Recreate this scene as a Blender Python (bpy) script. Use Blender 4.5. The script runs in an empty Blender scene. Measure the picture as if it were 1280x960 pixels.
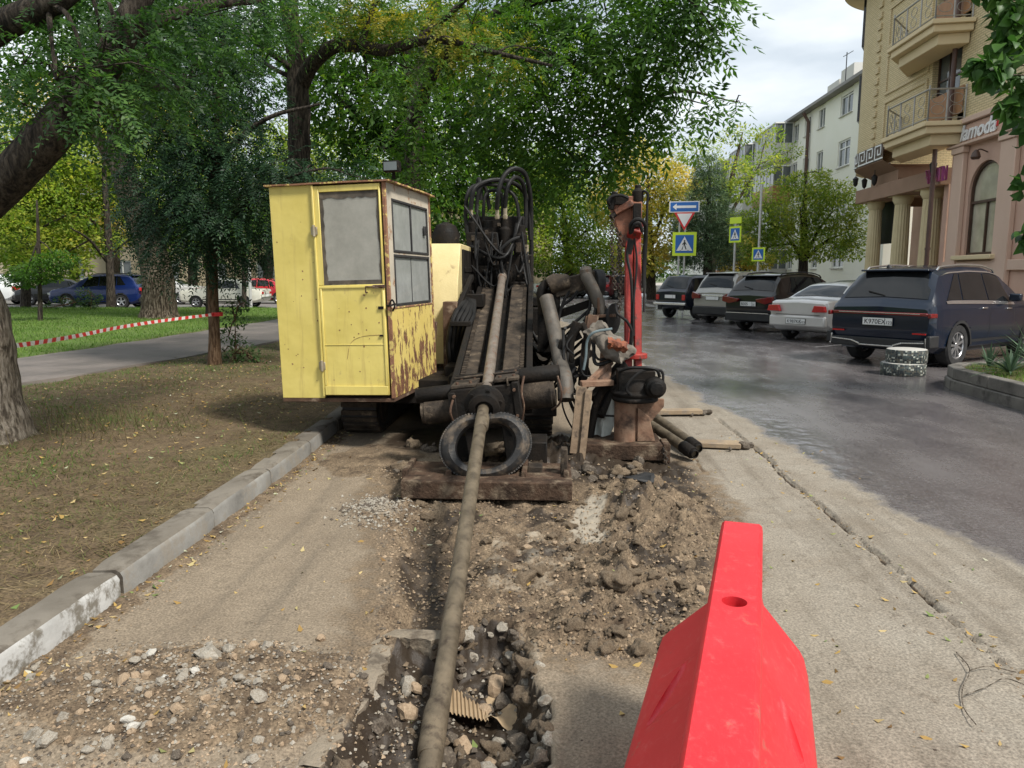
import bpy, math, random
import numpy as np
from mathutils import Vector, Matrix
R = math.radians
random.seed(7)
RNG = np.random.default_rng(11)
scene = bpy.context.scene
col = scene.collection

# ---------------------------------------------------------------- camera
FPX, PITCH, YAW, CAMH = 940.0, R(8.2), R(3.04), 1.6
cam_d = bpy.data.cameras.new('camera')
cam = bpy.data.objects.new('camera', cam_d)
col.objects.link(cam)
cam.location = (0, 0, CAMH)
cam.rotation_euler = (R(90) - PITCH, 0, YAW)
cam_d.sensor_width = 36.0
cam_d.lens = FPX / 1280.0 * 36.0
cam_d.clip_start = 0.05
cam_d.clip_end = 2000
scene.camera = cam

# ---------------------------------------------------------------- sky and sun
SUN_EL, SUN_AZ = R(52), R(128)          # azimuth clockwise from +Y
world = bpy.data.worlds.new('World')
scene.world = world
world.use_nodes = True
wn, wl = world.node_tree.nodes, world.node_tree.links
wn.clear()
w_out = wn.new('ShaderNodeOutputWorld')
w_bg = wn.new('ShaderNodeBackground')
w_bg.inputs['Strength'].default_value = 0.098
w_sky = wn.new('ShaderNodeTexSky')
w_sky.sky_type = 'NISHITA'
w_sky.sun_disc = False
w_sky.sun_elevation = SUN_EL
w_sky.sun_rotation = SUN_AZ
w_tc = wn.new('ShaderNodeTexCoord')
w_map = wn.new('ShaderNodeMapping')
w_map.inputs['Scale'].default_value = (1.0, 1.0, 3.2)
w_no = wn.new('ShaderNodeTexNoise')
w_no.inputs['Scale'].default_value = 2.6
w_no.inputs['Detail'].default_value = 7
w_no.inputs['Roughness'].default_value = 0.5
w_cr = wn.new('ShaderNodeValToRGB')
w_cr.color_ramp.elements[0].position = 0.36
w_cr.color_ramp.elements[0].color = (2.6, 3.1, 3.6, 1)
w_cr.color_ramp.elements[1].position = 0.60
w_cr.color_ramp.elements[1].color = (5.5, 5.8, 6.0, 1)
w_mix = wn.new('ShaderNodeMix')
w_mix.data_type = 'RGBA'
w_mix.inputs[0].default_value = 0.93
wl.new(w_tc.outputs['Generated'], w_map.inputs['Vector'])
wl.new(w_map.outputs[0], w_no.inputs['Vector'])
wl.new(w_no.outputs['Fac'], w_cr.inputs['Fac'])
wl.new(w_sky.outputs[0], w_mix.inputs[6])
wl.new(w_cr.outputs[0], w_mix.inputs[7])
wl.new(w_mix.outputs[2], w_bg.inputs['Color'])
wl.new(w_bg.outputs[0], w_out.inputs['Surface'])

sun_d = bpy.data.lights.new('sun', 'SUN')
sun_d.energy = 2.7
sun_d.angle = R(11)
sun_d.color = (1.0, 0.955, 0.88)
sun = bpy.data.objects.new('sun', sun_d)
col.objects.link(sun)
to_sun = Vector((math.sin(SUN_AZ) * math.cos(SUN_EL), math.cos(SUN_AZ) * math.cos(SUN_EL), math.sin(SUN_EL)))
sun.rotation_euler = to_sun.to_track_quat('Z', 'Y').to_euler()
sun.location = (20, -10, 30)

scene.view_settings.view_transform = 'Standard'
scene.view_settings.look = 'None'
scene.view_settings.gamma = 1.0
scene.view_settings.exposure = 1.0
scene.cycles.max_bounces = 6
scene.cycles.diffuse_bounces = 3
scene.cycles.glossy_bounces = 3
scene.cycles.transmission_bounces = 4
scene.cycles.transparent_max_bounces = 8
scene.cycles.use_denoising = True


# ---------------------------------------------------------------- helpers
def _ray(px, py):
    x, y = (px - 640) / FPX, -(py - 480) / FPX
    f = Vector((-math.sin(YAW) * math.cos(PITCH), math.cos(YAW) * math.cos(PITCH), -math.sin(PITCH)))
    r = Vector((math.cos(YAW), math.sin(YAW), 0))
    return f + x * r + y * r.cross(f)


def gp(px, py, z=0.0):
    d = _ray(px, py)
    return Vector((0, 0, CAMH)) + d * ((z - CAMH) / d.z)


def at(px, py, Y):
    d = _ray(px, py)
    return Vector((0, 0, CAMH)) + d * (Y / d.y)


def V(*a):
    return Vector(a)


def hashn(ix, iy, seed):
    h = (ix * 374761393 + iy * 668265263 + seed * 974711) & 0xFFFFFFFF
    h = ((h ^ (h >> 13)) * 1274126177) & 0xFFFFFFFF
    return ((h ^ (h >> 16)) & 0xFFFF) / 65535.0


def vnoise(x, y, seed=0):
    ix, iy = np.floor(x).astype(np.int64), np.floor(y).astype(np.int64)
    fx, fy = x - ix, y - iy
    fx, fy = fx * fx * (3 - 2 * fx), fy * fy * (3 - 2 * fy)
    a, b = hashn(ix, iy, seed), hashn(ix + 1, iy, seed)
    c, d = hashn(ix, iy + 1, seed), hashn(ix + 1, iy + 1, seed)
    return (a * (1 - fx) + b * fx) * (1 - fy) + (c * (1 - fx) + d * fx) * fy


def fbm(x, y, seed=0, octs=4, gain=0.5):
    t, a, s = 0, 1.0, 0
    for k in range(octs):
        t = t + a * vnoise(x * 2 ** k, y * 2 ** k, seed + k * 17)
        s += a
        a *= gain
    return t / s


def sstep(a, b, x):
    t = np.clip((x - a) / (b - a), 0, 1)
    return t * t * (3 - 2 * t)


ORG = {}


def tag(o, label=None, cat=None, group=None, kind=None):
    if label: o['label'] = label
    if cat: o['category'] = cat
    if group: o['group'] = group
    if kind: o['kind'] = kind
    return o


def empty(name, loc, label=None, cat=None, group=None, rz=0.0):
    o = bpy.data.objects.new(name, None)
    o.empty_display_size = 0.2
    col.objects.link(o)
    o.location = loc
    o.rotation_euler = (0, 0, rz)
    ORG[o.name] = Vector(loc)
    return tag(o, label, cat, group)


def link(name, me, mat=None, parent=None):
    o = bpy.data.objects.new(name, me)
    col.objects.link(o)
    if mat is not None:
        for m in (mat if isinstance(mat, (list, tuple)) else [mat]):
            me.materials.append(MT[m] if isinstance(m, str) else m)
    if parent is not None:
        o.parent = parent
    return o


class MB:
    """collects shapes; build() links them as one mesh object"""

    def __init__(s):
        s.v, s.f, s.mi, s.cur, s.pc = [], [], [], 0, []

    def add(s, vs, fs):
        b = len(s.v)
        s.v.extend([tuple(p) for p in vs])
        s.f.extend([tuple(b + i for i in f) for f in fs])
        s.mi.extend([s.cur] * len(fs))
        s.pc.append((b, len(s.f) - len(fs), len(vs), len(fs)))
        return s

    def box(s, c, d, M=None):
        c = Vector(c)
        x, y, z = d[0] / 2, d[1] / 2, d[2] / 2
        P = [V(-x, -y, -z), V(x, -y, -z), V(x, y, -z), V(-x, y, -z), V(-x, -y, z), V(x, -y, z), V(x, y, z), V(-x, y, z)]
        if M is not None: P = [M @ p for p in P]
        return s.add([c + p for p in P], [(0, 3, 2, 1), (4, 5, 6, 7), (0, 1, 5, 4), (1, 2, 6, 5), (2, 3, 7, 6), (3, 0, 4, 7)])

    def bx(s, x0, x1, y0, y1, z0, z1):
        return s.box(((x0 + x1) / 2, (y0 + y1) / 2, (z0 + z1) / 2), (x1 - x0, y1 - y0, z1 - z0))

    def bar(s, p0, p1, w, h, up=(0, 0, 1)):
        p0, p1 = Vector(p0), Vector(p1)
        d = p1 - p0
        L = d.length
        d.normalize()
        up = Vector(up)
        if abs(d.dot(up)) > 0.97: up = V(0, 1, 0)
        sx = d.cross(up).normalized()
        uz = sx.cross(d)
        M = Matrix((sx, d, uz)).transposed()
        return s.box((p0 + p1) / 2, (w, L, h), M)

    def tube(s, pts, r, n=10, caps=True):
        pts = [Vector(p) for p in pts]
        k = len(pts)
        rs = r if isinstance(r, (list, tuple)) else [r] * k
        rings, prev = [], None
        for i, p in enumerate(pts):
            d = (pts[min(i + 1, k - 1)] - pts[max(i - 1, 0)])
            d = d.normalized() if d.length > 1e-9 else V(0, 0, 1)
            if prev is None:
                a = V(0, 0, 1) if abs(d.z) < 0.9 else V(1, 0, 0)
                u = d.cross(a).normalized()
            else:
                u = (prev - d * prev.dot(d))
                u = u.normalized() if u.length > 1e-6 else d.orthogonal().normalized()
            prev = u
            w = d.cross(u)
            rings.append([p + (u * math.cos(t) + w * math.sin(t)) * rs[i] for t in [2 * math.pi * j / n for j in range(n)]])
        vs = [q for rg in rings for q in rg]
        fs = [(i * n + j, i * n + (j + 1) % n, (i + 1) * n + (j + 1) % n, (i + 1) * n + j) for i in range(k - 1) for j in range(n)]
        if caps:
            fs += [tuple(range(n - 1, -1, -1)), tuple((k - 1) * n + j for j in range(n))]
        return s.add(vs, fs)

    def cyl(s, p0, p1, r0, r1=None, n=14):
        return s.tube([p0, p1], [r0, r0 if r1 is None else r1], n)

    def lathe(s, prof, o, ax=(0, 0, 1), n=20, close=False):
        o, ax = Vector(o), Vector(ax).normalized()
        u = ax.orthogonal().normalized()
        w = ax.cross(u)
        vs, k = [], len(prof)
        for r, h in prof:
            for j in range(n):
                t = 2 * math.pi * j / n
                vs.append(o + ax * h + (u * math.cos(t) + w * math.sin(t)) * r)
        m = k if close else k - 1
        fs = [(i * n + j, i * n + (j + 1) % n, ((i + 1) % k) * n + (j + 1) % n, ((i + 1) % k) * n + j) for i in range(m) for j in range(n)]
        if not close:
            if prof[0][0] > 1e-5: fs.append(tuple(range(n - 1, -1, -1)))
            if prof[-1][0] > 1e-5: fs.append(tuple((k - 1) * n + j for j in range(n)))
        return s.add(vs, fs)

    def prism(s, poly, o, ex, ey, depth):
        o, ex, ey = Vector(o), Vector(ex), Vector(ey)
        ez = ex.cross(ey).normalized() * depth
        n = len(poly)
        vs = [o + ex * a + ey * b for a, b in poly] + [o + ex * a + ey * b + ez for a, b in poly]
        fs = [tuple(range(n - 1, -1, -1)), tuple(range(n, 2 * n))] + [(i, (i + 1) % n, n + (i + 1) % n, n + i) for i in range(n)]
        return s.add(vs, fs)

    def grid(s, G, flip=False):
        a, b = len(G), len(G[0])
        vs = [p for row in G for p in row]
        fs = [(i * b + j, i * b + j + 1, (i + 1) * b + j + 1, (i + 1) * b + j) for i in range(a - 1) for j in range(b - 1)]
        if flip: fs = [f[::-1] for f in fs]
        return s.add(vs, fs)

    def mesh(s, name, off=None, smooth=35):
        me = bpy.data.meshes.new(name)
        vs = s.v if off is None else [(p[0] - off[0], p[1] - off[1], p[2] - off[2]) for p in s.v]
        me.from_pydata(vs, [], s.f)
        if any(s.mi): me.polygons.foreach_set('material_index', s.mi)
        if smooth:
            me.polygons.foreach_set('use_smooth', [True] * len(me.polygons))
            me.set_sharp_from_angle(angle=R(smooth))
        me.update()
        return me

    def build(s, name, mat, parent=None, bevel=0.0, smooth=35, origin=None, seg=1):
        """verts are in world space; the object's origin is its parent's (or `origin`)"""
        top = parent
        while top is not None and top.name not in ORG: top = top.parent
        off = ORG[top.name] if top is not None else (Vector(origin) if origin is not None else None)
        o = link(name, s.mesh(name, off, smooth), mat, parent)
        if parent is None and origin is not None: o.location = origin
        if bevel:
            m = o.modifiers.new('bevel', 'BEVEL')
            m.width, m.segments, m.limit_method, m.angle_limit = bevel, seg, 'ANGLE', R(40)
        return o

    def each(s, name, mat, parent=None, **kw):
        """like build(), but every shape becomes an object of its own"""
        out = []
        for b, f0, nv, nf in s.pc:
            m = MB()
            m.add(s.v[b:b + nv], [tuple(i - b for i in f) for f in s.f[f0:f0 + nf]])
            out.append(m.build(name, mat, parent, **kw))
        return out


def rough_up(o, amt, scale=6.0, seed=3):
    """dent a mesh a little, so its edges are not ruler-straight"""
    from mathutils import noise
    for v in o.data.vertices:
        p = v.co * scale + V(seed, seed * 2, 0)
        v.co += V(noise.noise(p), noise.noise(p + V(9, 0, 0)), noise.noise(p + V(0, 9, 0))) * amt


# ---------------------------------------------------------------- materials
MT = {}


def nt(name):
    m = bpy.data.materials.new(name)
    m.use_nodes = True
    MT[name] = m
    n, l = m.node_tree.nodes, m.node_tree.links
    return m, n, l, n['Principled BSDF']


def noise(n, l, vec, scale, detail=6, rough=0.6, dist=0.0):
    t = n.new('ShaderNodeTexNoise')
    t.inputs['Scale'].default_value = scale
    t.inputs['Detail'].default_value = detail
    t.inputs['Roughness'].default_value = rough
    t.inputs['Distortion'].default_value = dist
    if vec is not None: l.new(vec, t.inputs['Vector'])
    return t.outputs['Fac']


def ramp(n, l, fac, stops, interp='LINEAR'):
    r = n.new('ShaderNodeValToRGB')
    r.color_ramp.interpolation = interp
    e = r.color_ramp.elements
    while len(e) < len(stops): e.new(0.5)
    for k, (p, c) in enumerate(stops):
        e[k].position = p
        e[k].color = (c, c, c, 1) if not isinstance(c, (tuple, list)) else (*c[:3], 1)
    if fac is not None: l.new(fac, r.inputs['Fac'])
    return r.outputs['Color']


def mix(n, l, fac, a, b, mode='MIX'):
    x = n.new('ShaderNodeMix')
    x.data_type = 'RGBA'
    x.blend_type = mode
    for sock, val in ((x.inputs[0], fac), (x.inputs[6], a), (x.inputs[7], b)):
        if isinstance(val, (int, float)): sock.default_value = val
        elif isinstance(val, (tuple, list)): sock.default_value = (*val[:3], 1)
        else: l.new(val, sock)
    return x.outputs[2]


def math_(n, l, op, a, b=0.0, clamp=False):
    x = n.new('ShaderNodeMath')
    x.operation = op
    x.use_clamp = clamp
    for sock, val in ((x.inputs[0], a), (x.inputs[1], b)):
        if isinstance(val, (int, float)): sock.default_value = val
        else: l.new(val, sock)
    return x.outputs[0]


def bump(n, l, bsdf, h, strength=0.4, dist=0.01):
    b = n.new('ShaderNodeBump')
    b.inputs['Strength'].default_value = strength
    b.inputs['Distance'].default_value = dist
    l.new(h, b.inputs['Height'])
    l.new(b.outputs[0], bsdf.inputs['Normal'])


def coords(n, kind='Object'):
    return n.new('ShaderNodeTexCoord').outputs[kind]


def M(name, c1, c2=None, scale=6.0, rough=0.6, metal=0.0, bmp=0.0, bscale=None, c3=None, t3=(0.55, 0.65), s3=9.0,
      rough2=None, spec=None, coat=0.0, bdist=0.01, lo=0.35, hi=0.65):
    m, n, l, b = nt(name)
    v = coords(n)
    b.inputs['Roughness'].default_value = rough
    b.inputs['Metallic'].default_value = metal
    if spec is not None: b.inputs['Specular IOR Level'].default_value = spec
    if coat:
        b.inputs['Coat Weight'].default_value = coat
        b.inputs['Coat Roughness'].default_value = 0.04
    b.inputs['Base Color'].default_value = (*c1, 1)
    f = noise(n, l, v, scale)
    if c2 is not None:
        c = ramp(n, l, f, [(lo, c1), (hi, c2)])
        if c3 is not None:
            f3 = noise(n, l, v, s3, 9, 0.68)
            k = ramp(n, l, f3, [(t3[0], 0.0), (t3[1], 1.0)])
            c = mix(n, l, k, c, c3)
        l.new(c, b.inputs['Base Color'])
    if rough2 is not None:
        l.new(ramp(n, l, f, [(lo, rough), (hi, rough2)]), b.inputs['Roughness'])
    if bmp:
        bump(n, l, b, noise(n, l, v, bscale or scale * 5, 8, 0.65), bmp, bdist)
    return m


# machine metals and paints
M('oily', (0.007, 0.0065, 0.006), (0.017, 0.013, 0.010), 7, 0.5, 0.0, 0.6, 40, rough2=0.85, spec=0.16, c3=(0.07, 0.05, 0.034), t3=(0.62, 0.76), s3=8)
M('muddy', (0.016, 0.012, 0.009), (0.065, 0.048, 0.033), 9, 0.8, 0.0, 0.8, 45, c3=(0.17, 0.13, 0.09), t3=(0.56, 0.70), s3=7, spec=0.3)
M('mudrust', (0.030, 0.019, 0.013), (0.085, 0.052, 0.034), 7, 0.9, 0.0, 0.9, 35, c3=(0.19, 0.145, 0.10), t3=(0.50, 0.66), s3=6, spec=0.2, bdist=0.02)
M('rust', (0.060, 0.030, 0.018), (0.12, 0.068, 0.040), 8, 0.85, 0.1, 0.6, 50, c3=(0.27, 0.20, 0.14), t3=(0.54, 0.66), s3=6)
M('rustpost', (0.17, 0.085, 0.050), (0.27, 0.175, 0.115), 7, 0.8, 0.1, 0.5, 50, c3=(0.06, 0.034, 0.022), t3=(0.50, 0.64), s3=6)
M('rodsteel', (0.085, 0.066, 0.043), (0.165, 0.130, 0.086), 10, 0.5, 0.35, 0.35, 60, c3=(0.05, 0.036, 0.024), t3=(0.52, 0.68), s3=13, rough2=0.75)
M('rodtop', (0.15, 0.122, 0.098), (0.23, 0.195, 0.16), 10, 0.5, 0.3, 0.3, 60, c3=(0.17, 0.085, 0.05), t3=(0.54, 0.64), s3=14)
M('hose', (0.004, 0.004, 0.0045), (0.014, 0.013, 0.012), 9, 0.45, 0.0, 0.3, 60, rough2=0.8, spec=0.25)
M('greypipe', (0.055, 0.048, 0.040), (0.115, 0.10, 0.082), 6, 0.65, 0.2, 0.4, 40, c3=(0.10, 0.06, 0.035), t3=(0.56, 0.66), s3=10)
M('cranered', (0.23, 0.014, 0.010), (0.34, 0.028, 0.018), 5, 0.5, 0, 0.4, 40, c3=(0.07, 0.03, 0.022), t3=(0.53, 0.64), s3=9)
M('cranerust', (0.15, 0.055, 0.03), (0.24, 0.10, 0.055), 7, 0.75, 0, 0.4, 40, c3=(0.05, 0.03, 0.025), t3=(0.5, 0.64), s3=9)
M('fitting', (0.30, 0.25, 0.17), (0.42, 0.36, 0.27), 8, 0.45, 0.5)
M('yellowdull', (0.56, 0.46, 0.22), (0.64, 0.53, 0.27), 4, 0.55, 0, 0.25, 40, c3=(0.30, 0.21, 0.10), t3=(0.58, 0.70), s3=6)
M('cabinrust', (0.17, 0.075, 0.04), (0.26, 0.13, 0.075), 10, 0.85, 0, 0.5, 50, c3=(0.52, 0.40, 0.13), t3=(0.53, 0.56), s3=13)
M('cabgrey', (0.40, 0.36, 0.29), (0.52, 0.46, 0.36), 4, 0.6, 0, 0.2, 40, c3=(0.28, 0.13, 0.06), t3=(0.55, 0.64), s3=9)
M('seal', (0.05, 0.042, 0.034), (0.13, 0.105, 0.08), 8, 0.9)
M('cabinside', (0.42, 0.40, 0.35), (0.52, 0.50, 0.44), 3, 0.85)
M('rubber', (0.012, 0.012, 0.013), (0.03, 0.029, 0.028), 10, 0.75, 0, 0.2, 40)
M('oldtyre', (0.010, 0.010, 0.0105), (0.026, 0.024, 0.022), 6, 0.62, 0, 0.5, 50, c3=(0.12, 0.09, 0.062), t3=(0.52, 0.66), s3=6)
M('wood', (0.14, 0.095, 0.058), (0.23, 0.165, 0.105), 7, 0.85, 0, 0.4, 60, c3=(0.065, 0.045, 0.03), t3=(0.50, 0.62), s3=7)
M('plank', (0.33, 0.25, 0.16), (0.24, 0.175, 0.11), 5, 0.85, 0, 0.4, 60, c3=(0.20, 0.16, 0.12), t3=(0.5, 0.66), s3=8)
M('cloth', (0.085, 0.072, 0.058), (0.19, 0.165, 0.135), 6, 0.95, 0, 0.5, 30)
M('tarp', (0.09, 0.125, 0.135), (0.15, 0.19, 0.20), 6, 0.6)
M('orangebit', (0.27, 0.085, 0.034), (0.15, 0.05, 0.028), 16, 0.8, 0, 0.9, 60)
M('chain', (0.028, 0.024, 0.02), (0.09, 0.065, 0.045), 20, 0.6, 0.5)
M('whitesack', (0.42, 0.44, 0.40), (0.58, 0.60, 0.55), 6, 0.7, 0, 0.5, 25, c3=(0.25, 0.22, 0.17), t3=(0.56, 0.66), s3=5)
# buildings
M('pinkwall', (0.54, 0.35, 0.265), (0.60, 0.40, 0.305), 1.2, 0.85, 0, 0.2, 30)
M('pinktrim', (0.60, 0.425, 0.325), (0.63, 0.45, 0.35), 1.2, 0.8, 0, 0.2, 30)
M('sand', (0.66, 0.53, 0.32), (0.70, 0.565, 0.35), 1.5, 0.8, 0, 0.15, 30)
M('soffit', (0.28, 0.175, 0.115), (0.32, 0.20, 0.135), 1.5, 0.85)
M('column', (0.58, 0.48, 0.28), (0.64, 0.535, 0.325), 2, 0.8, 0, 0.2, 30)
M('cream', (0.80, 0.79, 0.69), (0.84, 0.83, 0.74), 0.5, 0.9, 0, 0.1, 20)
M('creamtrim', (0.55, 0.54, 0.50), (0.60, 0.59, 0.55), 0.6, 0.9)
M('concrete', (0.34, 0.33, 0.31), (0.44, 0.43, 0.40), 1.5, 0.9, 0, 0.3, 20)
M('beige', (0.42, 0.35, 0.25), (0.47, 0.395, 0.29), 0.5, 0.9)
M('roofmetal', (0.20, 0.19, 0.18), (0.26, 0.245, 0.23), 1, 0.6, 0.2)
M('brownframe', (0.055, 0.028, 0.018), (0.08, 0.042, 0.026), 4, 0.45)
M('pipebrown', (0.085, 0.045, 0.035), (0.12, 0.065, 0.05), 4, 0.5)
M('railmetal', (0.30, 0.29, 0.27), (0.38, 0.36, 0.33), 3, 0.4, 0.6)
M('palepane', (0.42, 0.41, 0.37), (0.60, 0.58, 0.53), 3.5, 0.9)
M('whiteframe', (0.72, 0.72, 0.69), (0.78, 0.78, 0.75), 2, 0.5)
M('woodpanel', (0.28, 0.13, 0.05), (0.36, 0.18, 0.075), 3, 0.6)
M('purple', (0.23, 0.03, 0.17), (0.32, 0.05, 0.10), 2, 0.5)
M('signred', (0.62, 0.03, 0.03), (0.66, 0.04, 0.04), 2, 0.5)
M('signwhite', (0.78, 0.78, 0.77), (0.82, 0.82, 0.81), 2, 0.4)
M('signblue', (0.015, 0.12, 0.42), (0.02, 0.14, 0.46), 2, 0.4)
M('signlime', (0.62, 0.80, 0.03), (0.66, 0.84, 0.05), 2, 0.45)
M('signback', (0.33, 0.34, 0.35), (0.4, 0.41, 0.42), 2, 0.4, 0.4)
M('pole', (0.50, 0.50, 0.48), (0.58, 0.58, 0.56), 3, 0.4, 0.3)
M('black', (0.012, 0.012, 0.013), (0.02, 0.02, 0.02), 4, 0.45)
# vehicle bits
M('glass', (0.006, 0.007, 0.008), (0.012, 0.013, 0.014), 2, 0.03, 0, spec=0.45)
M('glassgrey', (0.10, 0.115, 0.115), (0.14, 0.155, 0.155), 2, 0.05, 0, spec=0.7)
M('shopglass', (0.36, 0.33, 0.25), (0.55, 0.50, 0.38), 1.2, 0.08, 0, spec=0.6)
M('plastic', (0.014, 0.014, 0.015), (0.022, 0.022, 0.022), 5, 0.6)
M('chrome', (0.6, 0.6, 0.6), (0.66, 0.66, 0.66), 2, 0.2, 0.9)
M('rim', (0.42, 0.42, 0.43), (0.50, 0.50, 0.51), 2, 0.3, 0.8)
M('rimdark', (0.03, 0.03, 0.032), (0.04, 0.04, 0.042), 2, 0.35, 0.5)
M('tail', (0.38, 0.01, 0.012), (0.46, 0.016, 0.018), 2, 0.15, 0, coat=0.5)
M('taildark', (0.13, 0.006, 0.008), (0.17, 0.01, 0.012), 2, 0.12, 0, coat=0.5)
M('clear', (0.62, 0.62, 0.62), (0.7, 0.7, 0.7), 2, 0.15, 0, coat=0.5)
M('plate', (0.72, 0.72, 0.70), (0.76, 0.76, 0.74), 2, 0.4)
for nm, c, me_ in (('navy', (0.0028, 0.008, 0.020), 0.0), ('silver', (0.50, 0.49, 0.47), 0.3), ('blackpaint', (0.004, 0.004, 0.0045), 0.0),
                   ('greige', (0.30, 0.29, 0.265), 0.5), ('darkblue', (0.005, 0.008, 0.017), 0.1), ('blue', (0.006, 0.018, 0.10), 0.2),
                   ('white', (0.70, 0.71, 0.70), 0.0), ('offwhite', (0.62, 0.61, 0.53), 0.0), ('red', (0.40, 0.02, 0.03), 0.1),
                   ('maroon', (0.10, 0.012, 0.018), 0.2), ('grey', (0.16, 0.165, 0.17), 0.4)):
    M('paint_' + nm, c, tuple(x * 1.12 for x in c), 1.2, 0.38, me_, coat=0.8, spec=0.2)


# the barrier's blow-moulded plastic
def barrier_mat():
    m, n, l, b = nt('barrier')
    v = coords(n)
    c = ramp(n, l, noise(n, l, v, 3, 6, 0.6), [(0.3, (0.50, 0.013, 0.020)), (0.7, (0.60, 0.024, 0.032))])
    scuff = ramp(n, l, noise(n, l, v, 26, 8, 0.75), [(0.56, 0.0), (0.74, 0.45)])
    c = mix(n, l, scuff, c, (0.62, 0.17, 0.16))
    sp_ = n.new('ShaderNodeMapping')
    sp_.inputs['Scale'].default_value = (1.0, 0.25, 1.0)
    l.new(v, sp_.inputs[0])
    scr = ramp(n, l, noise(n, l, sp_.outputs[0], 120, 6, 0.8), [(0.54, 0.0), (0.74, 0.16)])
    c = mix(n, l, scr, c, (0.66, 0.26, 0.25))
    dirt = ramp(n, l, noise(n, l, v, 11, 9, 0.72), [(0.61, 0.0), (0.72, 0.85)])
    c = mix(n, l, dirt, c, (0.26, 0.13, 0.09))
    l.new(c, b.inputs['Base Color'])
    b.inputs['Roughness'].default_value = 0.5
    bump(n, l, b, noise(n, l, v, 160, 3, 0.6), 0.12, 0.002)


barrier_mat()


def cabin_side_mat():
    """peeling yellow paint over rust; rust gathers low on the sheet"""
    m, n, l, b = nt('cabinpeel')
    v = coords(n)
    sep = n.new('ShaderNodeSeparateXYZ')
    l.new(v, sep.inputs[0])
    mp = n.new('ShaderNodeMapping')
    mp.inputs['Scale'].default_value = (1, 1, 0.45)
    l.new(v, mp.inputs[0])
    f = noise(n, l, mp.outputs[0], 12, 9, 0.7)
    k = math_(n, l, 'MULTIPLY_ADD', sep.outputs[2], -0.11)
    n_k = k.node
    n_k.inputs[2].default_value = 0.185
    f = math_(n, l, 'ADD', f, k)
    pk = ramp(n, l, f, [(0.60, 0.0), (0.635, 1.0)])
    yel = ramp(n, l, noise(n, l, v, 3), [(0.35, (0.58, 0.44, 0.12)), (0.65, (0.66, 0.52, 0.17))])
    rst = ramp(n, l, noise(n, l, v, 22), [(0.35, (0.075, 0.028, 0.014)), (0.65, (0.19, 0.085, 0.04))])
    l.new(mix(n, l, pk, yel, rst), b.inputs['Base Color'])
    l.new(ramp(n, l, f, [(0.58, 0.45), (0.62, 0.9)]), b.inputs['Roughness'])
    inv = math_(n, l, 'SUBTRACT', 1.0, pk)
    bump(n, l, b, inv, 0.5, 0.003)


cabin_side_mat()


def cabin_paint():
    """old yellow enamel: slight dents, rusty runs below the seams, grimy low edge"""
    m, n, l, b = nt('yellow')
    v = coords(n)
    c = ramp(n, l, noise(n, l, v, 2.5), [(0.35, (0.60, 0.485, 0.125)), (0.65, (0.67, 0.55, 0.16))])
    mp = n.new('ShaderNodeMapping')
    mp.inputs['Scale'].default_value = (1, 1, 0.07)
    l.new(v, mp.inputs[0])
    run = ramp(n, l, noise(n, l, mp.outputs[0], 16, 7, 0.65), [(0.54, 0.0), (0.74, 0.55)])
    c = mix(n, l, run, c, (0.36, 0.25, 0.09))
    pt = ramp(n, l, noise(n, l, v, 7, 9, 0.72), [(0.62, 0.0), (0.70, 0.55)])
    c = mix(n, l, pt, c, (0.40, 0.30, 0.13))
    chip = ramp(n, l, noise(n, l, v, 30, 9, 0.75), [(0.69, 0.0), (0.72, 1.0)])
    c = mix(n, l, chip, c, (0.16, 0.075, 0.035))
    l.new(c, b.inputs['Base Color'])
    b.inputs['Roughness'].default_value = 0.42
    bump(n, l, b, noise(n, l, v, 3.2, 3, 0.5), 0.35, 0.03)


cabin_paint()


def dusty_glass(name, tint, alpha_dirt=0.42):
    m, n, l, b = nt(name)
    v = coords(n)
    b.inputs['Base Color'].default_value = (*tint, 1)
    b.inputs['Roughness'].default_value = 0.05
    tr = n.new('ShaderNodeBsdfTransparent')
    tr.inputs[0].default_value = (0.8, 0.82, 0.8, 1)
    mx = n.new('ShaderNodeMixShader')
    f = ramp(n, l, noise(n, l, v, 5, 8, 0.7), [(0.3, alpha_dirt * 0.8), (0.75, min(1, alpha_dirt * 1.25))])
    l.new(f, mx.inputs[0])
    l.new(tr.outputs[0], mx.inputs[1])
    l.new(b.outputs[0], mx.inputs[2])
    l.new(mx.outputs[0], n['Material Output'].inputs['Surface'])


dusty_glass('cabglass', (0.58, 0.555, 0.49), 0.42)
dusty_glass('cabglass2', (0.36, 0.37, 0.35), 0.75)


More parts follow.
